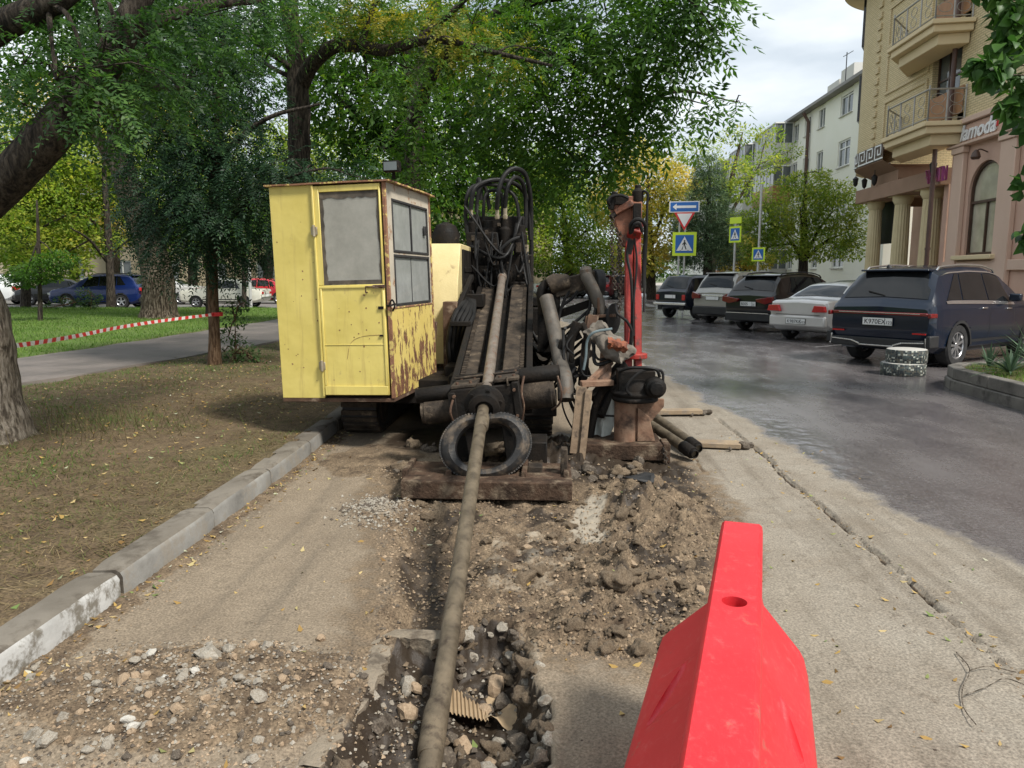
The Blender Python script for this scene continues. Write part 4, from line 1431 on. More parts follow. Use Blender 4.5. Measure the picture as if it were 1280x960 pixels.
# ---- ground anchor beam at the foot
mb = MB()
a, b_ = gp(500, 628), gp(715, 628)
zb_ = 0.02
mb.bx(a.x, b_.x, 5.16, 5.30, zb_, zb_ + 0.13)
mb.bx(a.x, b_.x, 5.305, 5.75, zb_ + 0.10, zb_ + 0.128)
for px_ in (505, 560, 655, 708):
    q = at(px_, 600, 5.3)
    mb.bx(q.x - 0.02, q.x + 0.02, 5.32, 5.7, zb_ - 0.05, zb_ + 0.17)
anc = mb.build('anchor_beam', 'mudrust', rig, bevel=0.006)
mb = MB()
q = at(704, 590, 5.45)
mb.bx(q.x - 0.02, q.x + 0.03, 5.4, 5.5, 0.1, 0.34)
q = at(668, 600, 5.5)
mb.bx(q.x - 0.05, q.x + 0.06, 5.45, 5.6, 0.13, 0.19)
mb.each('anchor_lug', 'muddy', rig, bevel=0.006)
mb = MB()
pbox(mb, 634, 553, 684, 582, 6.1, 0.35)
pbox(mb, 560, 545, 600, 590, 6.2, 0.3)
mb.each('base_box', 'oily', rig, bevel=0.01)

# ---- pipe frame and rod arm on the right
mb = MB()
fr = [at(707, 500, 6.6), at(706, 475, 6.7), at(701, 455, 7.0), at(692, 410, 7.4), at(683, 372, 7.6)]
mb.tube(spl(fr, 5), 0.072, 16)
mb.build('frame_pipe', 'greypipe', rig)
mb = MB()
mb.tube(spl([at(679, 392, 7.68), at(676, 372, 7.66), at(678, 360, 7.66), at(686, 354, 7.68), at(694, 362, 7.68), at(695, 392, 7.7)], 5), 0.045, 12)
mb.bx(at(672, 380, 7.7).x, at(698, 380, 7.7).x, 7.72, 7.85, at(680, 440, 7.7).z, at(680, 362, 7.7).z)
mb.build('pipe_elbow', 'oily', rig, bevel=0.008)
mb = MB()
mb.bar(at(692, 362, 7.7), at(744, 348, 7.75), 0.15, 0.17)
mb.bar(at(735, 352, 7.7), at(743, 365, 7.7), 0.12, 0.15)
mb.tube([at(686, 358, 7.66), at(694, 354, 7.66), at(712, 352, 7.66)], [0.09, 0.10, 0.07], 12)
arm = mb.build('rod_arm', 'muddy', rig, bevel=0.012, seg=2)
mb = MB()
mb.tube([at(732, 338, 7.55), at(733, 345, 7.52), at(742, 362, 7.5), at(748, 378, 7.48), at(753, 396, 7.45), at(754, 402, 7.45)], [0.055, 0.062, 0.058, 0.064, 0.045, 0.03], 14)
mb.lathe([(0.0, 0.075), (0.04, 0.07), (0.062, 0.04), (0.062, 0.0)], at(732.5, 342, 7.535), (-0.1, 0, 1), 14)
mb.build('gripper_tube', 'greypipe', arm)
mb = MB()
mb.lathe([(0.04, -0.05), (0.14, -0.04), (0.14, 0.04), (0.04, 0.05)], at(747, 354, 7.75), (1, 0.3, 0), 16)
mb.build('gripper_pad', 'rubber', arm)
mb = MB()
mb.bar(at(686, 397, 7.7), at(738, 379, 7.75), 0.05, 0.08)
mb.bar(at(694, 362, 7.72), at(697, 400, 7.72), 0.05, 0.05)
mb.build('lower_link', 'oily', arm, bevel=0.006)
for pts in ([(712, 364, 7.65), (706, 374, 7.62), (700, 390, 7.62), (694, 410, 7.6), (688, 420, 7.6)], [(722, 364, 7.65), (714, 374, 7.62), (702, 384, 7.62), (697, 405, 7.6), (692, 415, 7.6)],
            [(738, 386, 7.6), (722, 400, 7.5), (708, 410, 7.5), (692, 412, 7.6)], [(735, 362, 7.6), (738, 380, 7.55), (733, 396, 7.5), (730, 402, 7.5)]):
    MB().tube(spl([at(*p) for p in pts]), 0.016, 7).build('hydraulic_hose', 'hose', arm)
mb = MB()
mb.bar(at(742, 394, 7.3), at(737, 422, 7.25), 0.10, 0.04, (0, 1, 0))
mb.bar(at(734, 396, 7.35), at(731, 424, 7.3), 0.03, 0.10, (0, 1, 0))
mb.bar(at(735, 396, 7.3), at(772, 394, 7.4), 0.03, 0.03)
mb.cyl(at(748, 372, 7.4), at(748, 396, 7.4), 0.015, n=8)
mb.build('tool_bracket', 'rust', rig, bevel=0.005)
mb = MB()
mb.lathe([(0.04, 0.11), (0.15, 0.10), (0.15, 0.085), (0.10, 0.08), (0.10, -0.03), (0.15, -0.035), (0.15, -0.06), (0.04, -0.065)], at(756, 398, 7.5), (0.85, -0.5, 0), 22)
mb.build('winch_drum', 'hose', rig)
mb = MB()
for pts in ([(720, 402), (712, 425), (704, 440), (707, 462)], [(727, 405), (716, 420), (713, 445), (718, 470)], [(704, 425), (700, 445), (709, 470), (706, 500)], [(727, 404), (735, 425), (730, 450), (735, 470)]):
    mb.tube(spl([at(*p, 7.1) for p in pts]), [0.035] * 19, 7)
mb.bar(at(700, 432, 7.15), at(726, 418, 7.15), 0.05, 0.07)
mb.bar(at(712, 440, 7.15), at(716, 478, 7.0), 0.07, 0.05)
mb.bar(at(733, 425, 7.15), at(728, 482, 7.0), 0.08, 0.05)
mb.bar(at(718, 455, 7.15), at(740, 440, 7.2), 0.06, 0.06)
mb.build('linkage', 'oily', rig, bevel=0.005)
mb = MB()
mb.bar(at(755, 480, 6.75), at(758, 440, 7.0), 0.11, 0.06, (0, 1, 0))
mb.bar(at(730, 484, 6.6), at(764, 452, 6.9), 0.05, 0.05)
mb.bar(at(726, 480, 6.6), at(766, 478, 6.65), 0.10, 0.05)
mb.build('tool_post', 'rustpost', rig, bevel=0.005)
mb = MB()
mb.bar(at(718, 568, 6.35), at(727, 484, 6.55), 0.06, 0.09, (1, 0, 0))
mb.bar(at(727, 575, 6.3), at(736, 488, 6.5), 0.05, 0.06, (1, 0, 0))
mb.each('timber_prop', 'wood', rig, bevel=0.005)
mb = MB()
mb.bar(at(748, 520, 6.7), at(768, 468, 6.9), 0.09, 0.09)
mb.bar(at(742, 500, 6.8), at(780, 455, 7.0), 0.10, 0.10)
mb.tube(spl([at(735, 560, 6.7), at(742, 520, 6.7), at(752, 490, 6.7), at(775, 470, 6.8)]), 0.04, 8)
mb.build('slew_brace', 'oily', rig, bevel=0.008)

# ================================================================ RED CRANE
crane = empty('loader_crane', (at(790, 570, 6.7).x, 6.7, 0), 'red knuckle crane boom with hanging chains on rusty post', 'crane')
mb = MB()
a, b_ = gp(728, 578), gp(838, 580)
mb.bx(a.x - 0.05, b_.x, 6.38, 6.50, 0.02, 0.155)
mb.bx(a.x - 0.05, b_.x - 0.05, 6.502, 6.95, 0.11, 0.152)
mb.bx(b_.x - 0.06, b_.x + 0.0, 6.37, 6.6, 0.0, 0.17)
mb.build('base_beam', 'mudrust', crane, bevel=0.006)
mb = MB()
p0 = V(at(781, 560, 6.6).x, 6.6, 0.15)
p1 = V(p0.x, 6.6, at(781, 500, 6.6).z)
mb.cyl(p0, p1, 0.10, n=20)
mb.build('post', 'rustpost', crane)
mb = MB()
mb.prism([(0.08, 0.0), (0.34, 0.33), (0.34, 0.40), (0.02, 0.40)], (p0.x, 6.66, 0.12), (1, 0, 0), (0, 0, 1), 0.03)
mb.prism([(0.10, 0.0), (0.26, 0.0), (0.20, 0.22), (0.10, 0.30)], (p0.x, 6.56, 0.155), (1, 0, 0), (0, 0, 1), 0.03)
mb.each('gusset', 'rustpost', crane, bevel=0.004)
gc = V(at(794, 492, 6.6).x, 6.6, at(794, 496, 6.6).z)
mb = MB()
mb.lathe([(0.10, -0.05), (0.20, -0.03), (0.205, 0.0), (0.19, 0.01), (0.205, 0.025), (0.205, 0.05), (0.18, 0.06), (0.17, 0.10), (0.12, 0.17)], gc, (0, 0, 1), 24)
mb.bx(gc.x - 0.16, gc.x + 0.16, 6.5, 6.75, gc.z + 0.06, gc.z + 0.24)
mb.lathe([(0.075, 0), (0.09, -0.02), (0.09, -0.14), (0.06, -0.16), (0.06, -0.2), (0.03, -0.205)], (gc.x + 0.15, 6.52, gc.z + 0.11), (0, 1, 0), 16)
mb.build('slew_gearbox', 'oily', crane, bevel=0.012, seg=2)
mb = MB()
mb.tube(spl([(gc.x - 0.03, 6.42, gc.z + 0.02), (gc.x - 0.10, 6.40, gc.z + 0.10), (gc.x - 0.04, 6.4, gc.z + 0.2), (gc.x + 0.06, 6.42, gc.z + 0.26), (gc.x + 0.2, 6.45, gc.z + 0.25), (gc.x + 0.22, 6.45, gc.z + 0.14)]), 0.012, 7)
mb.tube(spl([(gc.x - 0.15, 6.5, gc.z + 0.24), (gc.x - 0.05, 6.42, gc.z + 0.28), (gc.x + 0.14, 6.42, gc.z + 0.27), (gc.x + 0.19, 6.45, gc.z + 0.2)]), 0.014, 7)
mb.build('hydraulic_hose', 'hose', crane)
BY = 7.1
mb = MB()
q0, q1 = at(791, 462, BY), at(791, 286, BY + 0.3)
mb.bar(at(785, 462, BY), at(786, 290, BY + 0.3), 0.068, 0.12, (0, 1, 0))
mb.bar(at(797, 462, BY - 0.01), at(796, 288, BY + 0.29), 0.068, 0.12, (0, 1, 0))
mb.lathe([(0.0, 0.0), (0.12, 0.0), (0.12, 0.05), (0.0, 0.05)], at(793, 448, BY + 0.0), (0, 0, 1), 16)
mb.bar(at(792, 296, BY + 0.2), at(794, 284, BY + 0.3), 0.13, 0.15, (0, 1, 0))
mb.build('boom', 'cranered', crane, bevel=0.008)
mb = MB()
mb.bar(at(790, 300, BY + 0.1), at(786, 318, BY + 0.1), 0.05, 0.012, (0, 1, 0))
mb.tube(spl([at(787, 298, BY + 0.1), at(784, 320, BY + 0.08), at(789, 350, BY + 0.03), at(790, 400, BY), at(787, 440, BY - 0.08)]), 0.014, 7)
mb.tube(spl([at(793, 298, BY + 0.1), at(796, 330, BY + 0.08), at(792, 380, BY), at(792, 420, BY - 0.06)]), 0.010, 7)
mb.build('boom_hose', 'hose', crane)
mb = MB()
pbox(mb, 789, 252, 803, 286, BY + 0.2, 0.2)
mb.prism([(0, 0), (0.14, -0.02), (0.155, 0.42), (0.10, 0.47), (-0.12, 0.46), (-0.13, 0.40)], at(778, 308, BY + 0.22), (1, 0, 0), (0, 0, 1), -0.15)
mb.bar(at(770, 266, BY + 0.25), at(792, 253, BY + 0.2), 0.12, 0.06)
hd_ = mb.build('boom_head', 'cranerust', crane, bevel=0.008)
mb = MB()
pbox(mb, 791, 254, 802, 284, BY + 0.15, 0.04)
pbox(mb, 766, 245, 786, 256, BY + 0.2, 0.12)
mb.lathe([(0.05, 0), (0.055, 0.02), (0.055, 0.10), (0.03, 0.13), (0.03, 0.16)], at(797, 253, BY + 0.25), (0, 0, 1), 12)
mb.cyl(at(763, 262, BY + 0.2), at(769, 240, BY + 0.2), 0.03, n=10)
mb.cyl(at(763, 272, BY + 0.2), at(800, 244, BY + 0.3), 0.025, n=10)
mb.build('knuckle', 'oily', crane, bevel=0.006)
for pts, r_ in (([(800, 241, BY + 0.25), (806, 239, BY + 0.2), (810, 244, BY + 0.2), (809, 256, BY + 0.2), (808, 300, BY + 0.2), (806, 345, BY + 0.2), (805, 390, BY + 0.1)], 0.012),
                ([(788, 292, BY + 0.05), (789, 280, BY), (796, 274, BY - 0.02), (804, 277, BY), (807, 288, BY + 0.05), (805, 320, BY + 0.1), (804, 360, BY + 0.1)], 0.018),
                ([(790, 290, BY + 0.02), (793, 281, BY - 0.03), (799, 279, BY - 0.03), (803, 290, BY)], 0.016),
                ([(764, 258, BY + 0.2), (760, 252, BY + 0.15), (764, 246, BY + 0.15), (776, 244, BY + 0.15), (786, 248, BY + 0.15)], 0.014),
                ([(772, 398, BY), (770, 380, BY), (772, 392, BY - 0.1), (784, 402, BY - 0.1), (790, 416, BY - 0.1), (788, 438, BY - 0.1)], 0.013)):
    MB().tube(spl([at(*p) for p in pts]), r_, 8).build('hydraulic_hose', 'hose', crane)


def chain_run(name, pa, pb, sag, n, parent):
    mb = MB()
    pts = []
    for k in range(n + 1):
        f = k / n
        pts.append(Vector(pa).lerp(Vector(pb), f) + V(sag * math.sin(math.pi * f), 0, 0))
    for k in range(n):
        c = (pts[k] + pts[k + 1]) / 2
        d = (pts[k + 1] - pts[k]).normalized()
        L = (pts[k + 1] - pts[k]).length
        e1 = (V(1, 0, 0) if k % 2 else V(0, 1, 0))
        ring = [c + d * math.cos(a) * L * 0.62 + e1 * math.sin(a) * 0.017 for a in [j * math.pi / 4 for j in range(8)]]
        mb.tube(ring + [ring[0]], 0.0065, 5, False)
    return mb.build(name, 'chain', parent)


chain_run('chain', at(766, 270, BY + 0.2), at(769, 362, BY + 0.1), -0.02, 24, crane)
chain_run('chain', at(771, 285, BY + 0.2), at(773, 396, BY + 0.05), 0.03, 30, crane)
chain_run('chain', at(776, 290, BY + 0.2), at(770, 345, BY + 0.1), 0.01, 16, crane)
chain_run('chain', at(829, 560, 6.36), at(830, 592, 6.3), 0.02, 8, crane)

# ================================================================ THINGS AROUND THE RIG
# rag bundle hung on the linkage
mb = MB()
c = at(761, 428, 6.85)
G = []
for i in range(41):
    row = []
    for j in range(29):
        a, f = 2 * math.pi * (i % 40) / 40, j / 28
        r_ = 0.16 * math.sin(math.pi * (0.04 + 0.92 * f)) * (1 + 0.35 * math.sin(3 * a + 4 * f) * (0.4 + 0.3 * math.sin(5 * f)))
        row.append(c + V(-0.20 + 0.42 * f + 0.03 * math.sin(a), math.sin(a) * r_ * 0.7, math.cos(a) * r_ * 0.85 + 0.10 - 0.22 * f))
    G.append(row)
mb.grid(G, True)
rag = mb.build('rag_bundle', 'cloth', None, origin=tuple(c))
rough_up(rag, 0.05, 9, 4)
rough_up(rag, 0.022, 26, 7)
tag(rag, 'dirty grey rag bundle with orange scrap hung beside the crane', 'rag')
ORG[rag.name] = c.copy()
mb = MB()
G = [[c + V(-0.02 + 0.17 * i / 11 + random.uniform(-.008, .008), -0.12 - 0.05 * math.sin(math.pi * j / 7) + random.uniform(-0.012, 0.012), 0.065 - 0.10 * j / 7 - 0.05 * i / 11 + random.uniform(-0.012, 0.012)) for j in range(8)] for i in range(12)]
mb.grid(G)
mb.build('orange_scrap', 'orangebit', rag)
mb = MB()
mb.tube(spl([c + V(0.02, -0.09, 0.13), c + V(-0.14, -0.12, 0.10), c + V(-0.20, -0.1, 0.02), c + V(-0.21, -0.1, -0.12), c + V(-0.23, -0.1, -0.24)]), [0.012] * 25, 7)
mb.build('blue_strap', 'tarp', rag)

# drill rods
rod = empty('drill_rod', RB, 'long muddy steel drill rod running from clamp into the pit', 'drill rod')
rad = 0.043
e0, e1 = RA - rd * 4.75, RA + rd * 0.2
mb = MB()
jt = 2.05
pts, rr = [], []
for s in np.linspace(0, 1, 60):
    p = e0.lerp(e1, s)
    pts.append(p + rs * 0.006 * math.sin(s * 5))
    rr.append(rad)
mb.tube(pts, rr, 20)
mb.build('lower_rod', 'rodsteel', rod)
mb = MB()
j0 = RA - rd * 0.42
mb.lathe([(rad, -0.03), (rad + 0.008, 0.0), (rad + 0.008, 0.16), (rad, 0.2)], j0, rd, 20)
j0 = RA - rd * 3.2
mb.lathe([(rad, -0.03), (rad + 0.006, 0.0), (rad + 0.006, 0.18), (rad, 0.22)], j0, rd, 20)
mb.each('tool_joint', 'rodsteel', rod)
topend = at(628, 344, HY - 0.15)
mb = MB()
mb.tube([RA + rd * 0.2, topend], 0.047, 18)
mb.lathe([(0.05, 0), (0.058, 0.02), (0.058, 0.12), (0.05, 0.14)], topend - (topend - RA).normalized() * 0.2, (topend - RA), 18)
mb.build('upper_rod', 'rodtop', rod)

# worn tyre hung under the rod guide
tc = at(607, 557, 5.5)
tyre = empty('worn_tyre', (tc.x, tc.y, tc.z - 0.28), 'muddy worn tyre ring leaning under the drill rod guide', 'tyre')
ax = V(0.10, -0.94, 0.30).normalized()
tu = ax.cross(V(0, 0, 1)).normalized()
tw = tu.cross(ax)
prof = [(0.222, -0.06), (0.232, -0.105), (0.275, -0.125), (0.31, -0.105), (0.335, -0.07), (0.338, 0), (0.335, 0.07), (0.31, 0.105), (0.275, 0.125), (0.232, 0.105), (0.222, 0.06), (0.236, 0.05), (0.265, 0.08), (0.30, 0.06), (0.315, 0), (0.30, -0.06), (0.265, -0.08), (0.236, -0.05)]
n_ = 48
G = []
for i in range(n_ + 1):
    a = 2 * math.pi * i / n_
    dent = 0.045 * math.exp(-((a - math.pi / 2) / 0.32) ** 2) + 0.02 * math.sin(2 * a + 1)
    G.append([tc + (tu * math.cos(a) * 1.05 + tw * math.sin(a) * 0.74) * (r_ - dent) + ax * h for r_, h in prof + [prof[0]]])
MB().grid(G).build('tyre_body', 'oldtyre', tyre, smooth=50)
mb = MB()
for i in range(90):
    a = 2 * math.pi * i / 90
    dent = 0.045 * math.exp(-((a - math.pi / 2) / 0.32) ** 2) + 0.02 * math.sin(2 * a + 1)
    for h in (-0.062, -0.02, 0.02, 0.062):
        a2 = a + (0.02 if h in (-0.02, 0.062) else -0.01)
        dr = tu * math.cos(a2) * 1.05 + tw * math.sin(a2) * 0.74
        tg = (-tu * math.sin(a2) + tw * math.cos(a2)).normalized()
        mb.box(tc + dr * (0.338 - dent) + ax * h, (0.014, 0.030, 0.012), Matrix((tg, ax, dr.normalized())).transposed())
mb.build('tread', 'oldtyre', tyre, smooth=0)['kind'] = 'stuff'

# spare drill rods lying behind the crane base
for k, (p0, p1, lab) in enumerate((((757, 494, 7.9), (866, 573, 6.45), 'rusty spare drill rod nearer the crane base, its threaded end on the ground'),
                                   ((800, 508, 7.9), (871, 570, 6.6), 'outer spare drill rod lying parallel against its neighbour, farther from crane'))):
    a, b_ = at(*p0), at(*p1)
    b_.z = max(b_.z, 0.07)
    b_.z = 0.075 if k == 0 else 0.09
    d = (b_ - a).normalized()
    ro = empty('spare_drill_rod', (b_.x, b_.y, 0), lab, 'drill rod', 'spare drill rods')
    MB().tube([a, b_], 0.048, 16).build('rod_tube', 'rodsteel', ro)
    mb = MB()
    mb.lathe([(0.050, -0.16), (0.056, -0.15), (0.056, -0.01), (0.050, 0.0), (0.040, 0.001), (0.040, 0.03), (0.034, 0.034), (0.034, -0.02), (0.0, -0.02)], b_, d, 18)
    mb.build('threaded_end', 'oily', ro)

# planks
PLK = []
for p0, p1, w, h, lab in (((846, 553, 0.04), (925, 556, 0.04), 0.17, 0.045, 'muddy plank lying right of the spare drill rods'),
                          ((812, 515, 0.05), (876, 514, 0.05), 0.14, 0.05, 'short plank lying behind the spare drill rods')):
    a, b_ = gp(*p0), gp(*p1)
    pk = empty('plank', (a.x, a.y, 0), lab, 'plank')
    o = MB().bar(a, b_, w, h).build('board', 'plank', pk, bevel=0.005)
    PLK.append((pk, b_))

# pale sheet of sacking between the post and the linkage
mb = MB()
G = []
for i in range(12):
    f = i / 11
    G.append([V(at(738 + 16 * f, 555, 6.6).x + 0.18 * g + 0.02 * math.sin(6 * f + 5 * g), 6.75 + 0.05 * math.sin(7 * g + 3 * f) + 0.1 * f, 0.06 + 0.52 * f + 0.02 * math.sin(9 * g)) for g in np.linspace(0, 1, 9)])
mb.grid(G)
o = mb.build('plastic_sack', 'whitesack', None, origin=(0.35, 6.75, 0.05))
tag(o, 'pale crumpled plastic sack hanging between timber prop and rusty post', 'sack')
sm = o.modifiers.new('solid', 'SOLIDIFY')
sm.thickness = 0.006


# ================================================================ RED BARRIER
def barrier():
    n0, n1 = at(928, 645, 2.43), at(897, 960, 1.13)
    n0.z = n1.z = 0.0
    d = (n0 - n1).normalized()
    s = V(d.y, -d.x, 0)
    L = 1.55
    base = n0 - d * L
    prof = [(-0.27, 0.0), (-0.272, 0.02), (-0.262, 0.30), (-0.245, 0.36), (-0.225, 0.385), (-0.082, 0.525), (-0.074, 0.55), (-0.066, 0.775), (-0.063, 0.792), (-0.054, 0.80),
            (0.054, 0.80), (0.063, 0.792), (0.066, 0.775), (0.074, 0.55), (0.080, 0.525), (0.198, 0.385), (0.212, 0.36), (0.228, 0.30), (0.238, 0.02), (0.236, 0.0)]
    G = []
    for f in np.concatenate([[0, 0.006, 0.014], np.linspace(0.02, 0.98, 40), [0.986, 0.994, 1.0]]):
        inset = 0.012 * max(0, (0.014 - min(f, 1 - f)) / 0.014) ** 2
        G.append([base + d * (L * f) + s * (a * (1 - inset * 3)) + V(0, 0, z if z < 0.01 else z - inset) for a, z in prof])
    mb = MB().grid(G, True)
    mb.add(G[0], [tuple(range(len(prof)))]).add(G[-1], [tuple(range(len(prof) - 1, -1, -1))])
    mb.add([G[0][0], G[0][-1], G[-1][-1], G[-1][0]], [(0, 1, 2, 3)])
    o = MB.build(mb, 'shell', 'barrier', None, smooth=45)
    import bmesh
    bm = bmesh.new()
    bm.from_mesh(o.data)
    bmesh.ops.remove_doubles(bm, verts=bm.verts, dist=1e-5)
    bmesh.ops.recalc_face_normals(bm, faces=bm.faces)
    bm.to_mesh(o.data)
    bm.free()
    cut = MB()
    hp = gp(918, 752, 0.8)
    cut.cyl(hp + V(0, 0, -0.06), hp + V(0, 0, 0.05), 0.031, n=28)
    # lens-shaped dents moulded into both flanks
    for sd, f0, f1 in ((1, 0.50, 0.74), (-1, 0.55, 0.80), (-1, 0.2, 0.45), (1, 0.1, 0.35)):
        pa = base + d * (L * f1) + s * (sd * 0.115) + V(0, 0, 0.505)
        pb = base + d * (L * f0) + s * ((0.212 if sd > 0 else -0.240)) + V(0, 0, 0.385)
        cut.tube([pa.lerp(pb, k / 8) + (V(0, 0, 0.020) + s * sd * 0.020) * (0.6 - 0.9 * math.sin(math.pi * k / 8)) for k in range(9)], [0.002 + 0.022 * math.sin(math.pi * k / 8) for k in range(9)], 14)
    # forklift pockets
    for f in (0.3, 0.7):
        pa = base + d * (L * f) + V(0, 0, 0.06)
        cut.box(pa, (0.7, 0.16, 0.09), Matrix((s, d, V(0, 0, 1))).transposed())
    co = cut.build('cutter', 'barrier', None)
    md = o.modifiers.new('cut', 'BOOLEAN')
    md.object, md.operation, md.solver = co, 'DIFFERENCE', 'EXACT'
    dg = bpy.context.evaluated_depsgraph_get()
    me2 = bpy.data.meshes.new_from_object(o.evaluated_get(dg))
    o.modifiers.clear()
    bpy.data.objects.remove(co)
    me2.materials.clear()
    me2.materials.append(MT['barrier'])
    cen = base + d * L / 2
    me2.transform(Matrix.Translation(-cen))
    me2.polygons.foreach_set('use_smooth', [True] * len(me2.polygons))
    me2.set_sharp_from_angle(angle=R(40))
    o.data = me2
    o.name = me2.name = 'road_barrier'
    o.location = cen
    tag(o, 'red plastic water-filled road barrier in the foreground', 'barrier')


barrier()


# ================================================================ RUBBLE, CLODS, LITTER
def rock_mesh(name, seed, sub=2, rough=0.35):
    import bmesh
    from mathutils import noise as nz
    bm = bmesh.new()
    bmesh.ops.create_icosphere(bm, subdivisions=sub, radius=1.0)
    rnd = random.Random(seed)
    sx, sy, sz = rnd.uniform(0.75, 1.2), rnd.uniform(0.7, 1.1), rnd.uniform(0.5, 0.8)
    planes = [(V(rnd.uniform(-1, 1), rnd.uniform(-1, 1), rnd.uniform(-1, 1)).normalized(), rnd.uniform(0.55, 0.85)) for _ in range(7)]
    for v in bm.verts:
        p = v.co.copy()
        for n_, d_ in planes:
            k = p.dot(n_) - d_
            if k > 0: p -= n_ * k
        p *= 1 + rough * nz.noise(p * 1.6 + V(seed * 3.1, 0, 0)) + 0.5 * rough * nz.noise(p * 4 + V(0, seed * 2.3, 0))
        v.co = V(p.x * sx, p.y * sy, p.z * sz)
    me = bpy.data.meshes.new(name)
    bm.to_mesh(me)
    bm.free()
    return me


M('stone', (0.22, 0.195, 0.155), (0.34, 0.31, 0.26), 6, 0.9, 0, 0.4, 30, c3=(0.19, 0.155, 0.115), t3=(0.5, 0.62), s3=5)
M('stonewarm', (0.25, 0.175, 0.11), (0.36, 0.27, 0.18), 6, 0.9, 0, 0.4, 30, c3=(0.22, 0.16, 0.10), t3=(0.5, 0.62), s3=5)
M('stonewhite', (0.36, 0.34, 0.30), (0.46, 0.44, 0.39), 6, 0.85, 0, 0.3, 30)
M('stonedark', (0.055, 0.042, 0.031), (0.115, 0.092, 0.067), 6, 0.85, 0, 0.4, 30, c3=(0.25, 0.215, 0.17), t3=(0.56, 0.68), s3=5)
M('clod', (0.125, 0.088, 0.055), (0.25, 0.188, 0.122), 8, 0.95, 0, 0.8, 26, c3=(0.26, 0.20, 0.135), t3=(0.58, 0.70), s3=6, bdist=0.02)
M('cardboard', (0.30, 0.215, 0.125), (0.38, 0.28, 0.17), 6, 0.9, 0, 0.2, 30, c3=(0.25, 0.18, 0.11), t3=(0.58, 0.7), s3=6)
ROCK = {}
for mname in ('stone', 'stonewarm', 'stonewhite', 'stonedark', 'clod'):
    for k in range(4):
        me = rock_mesh('rock_' + mname, k + 5 * len(ROCK), 2 if mname != 'clod' else 3, 0.32 if mname != 'clod' else 0.55)
        me.materials.append(MT[mname])
        if mname == 'clod': me.polygons.foreach_set('use_smooth', [True] * len(me.polygons))
        ROCK[(mname, k)] = me


def rock(parent, name, mname, x, y, z, r):
    o = bpy.data.objects.new(name, ROCK[(mname, random.randrange(4))])
    col.objects.link(o)
    if parent is not None:
        o.parent = parent
        p0 = ORG.get(parent.name, V(0, 0, 0))
    else:
        p0 = V(0, 0, 0)
    o.location = V(x, y, z) - p0
    o.scale = (r, r, r)
    o.rotation_euler = (random.uniform(-0.5, 0.5), random.uniform(-0.5, 0.5), random.uniform(0, 6.28))
    return o


def gravel(name, pts, r0, r1, mats, parent=None, kind='stuff'):
    """many small angular bits joined in one mesh"""
    mb = MB()
    for (x, y, z) in pts:
        r_ = r0 + (r1 - r0) * random.random() ** 2.2
        mb.cur = random.randrange(len(mats))
        q = [V(random.gauss(0, 1), random.gauss(0, 1), random.gauss(0, 0.7)).normalized() * r_ for _ in range(6)]
        vs = [V(x + r_ * random.uniform(0.6, 1.1), y, z), V(x - r_ * random.uniform(0.6, 1.1), y, z), V(x, y + r_ * random.uniform(0.6, 1.1), z), V(x, y - r_ * random.uniform(0.6, 1.1), z), V(x + q[0].x * 0.3, y + q[1].x * 0.3, z + r_ * random.uniform(0.5, 0.9)), V(x, y, z - r_ * 0.5)]
        a = random.uniform(0, 6.28)
        ca_, sa_ = math.cos(a), math.sin(a)
        vs = [V(x + (p.x - x) * ca_ - (p.y - y) * sa_, y + (p.x - x) * sa_ + (p.y - y) * ca_, p.z) for p in vs]
        mb.add(vs, [(0, 2, 4), (2, 1, 4), (1, 3, 4), (3, 0, 4), (2, 0, 5), (1, 2, 5), (3, 1, 5), (0, 3, 5)])
    o = link(name, mb.mesh(name, ORG.get(parent.name) if parent is not None else None, 0), mats, parent)
    o['kind'] = kind
    return o


for pk, b_ in PLK:
    for dx, dy, r_ in ((0.03, -0.03, 0.06), (0.10, 0.03, 0.045), (0.0, 0.08, 0.035), (-0.12, -0.12, 0.025)):
        rock(pk, 'mud_lump', 'stonedark', b_.x + dx, b_.y + dy, 0.02 + r_ * 0.3, r_)
# heap by the kerb
heap = empty('rubble_heap', (-1.35, 2.62, 0), 'low heap of broken stones and gravel beside the kerb', 'rubble')
for px_, py_, r_, m_ in ((262, 822, 0.055, 'stone'), (188, 818, 0.03, 'stonewhite'), (288, 812, 0.03, 'stone'), (315, 812, 0.028, 'stonewarm'), (334, 812, 0.03, 'stone'), (157, 858, 0.028, 'stonewarm'),
                         (182, 855, 0.022, 'stonewarm'), (325, 882, 0.034, 'stone'), (160, 905, 0.024, 'stonewhite'), (168, 912, 0.022, 'stonewhite'), (40, 912, 0.035, 'stone'), (58, 925, 0.034, 'stone'),
                         (15, 950, 0.03, 'stonewarm'), (32, 943, 0.018, 'stonewhite'), (80, 895, 0.028, 'stone'), (222, 890, 0.024, 'stonewarm'), (255, 880, 0.026, 'stonewarm'), (228, 858, 0.026, 'stone'),
                         (370, 850, 0.024, 'stonewarm'), (400, 792, 0.026, 'stonewarm'), (362, 880, 0.02, 'stone'), (205, 860, 0.022, 'stonewhite'), (300, 855, 0.024, 'stone'), (120, 860, 0.022, 'stone'), (60, 860, 0.03, 'stonedark'),
                         (345, 818, 0.024, 'stonedark'), (275, 838, 0.024, 'stonedark'), (265, 892, 0.018, 'stonewarm'), (135, 925, 0.022, 'stone'), (85, 925, 0.02, 'stonewarm'), (185, 875, 0.022, 'stonewarm'), (245, 850, 0.018, 'stonewhite')):
    p = gp(px_, py_, 0.03)
    rock(heap, 'stone', m_, p.x, p.y, zg(p.x, p.y) + r_ * 0.3, r_)
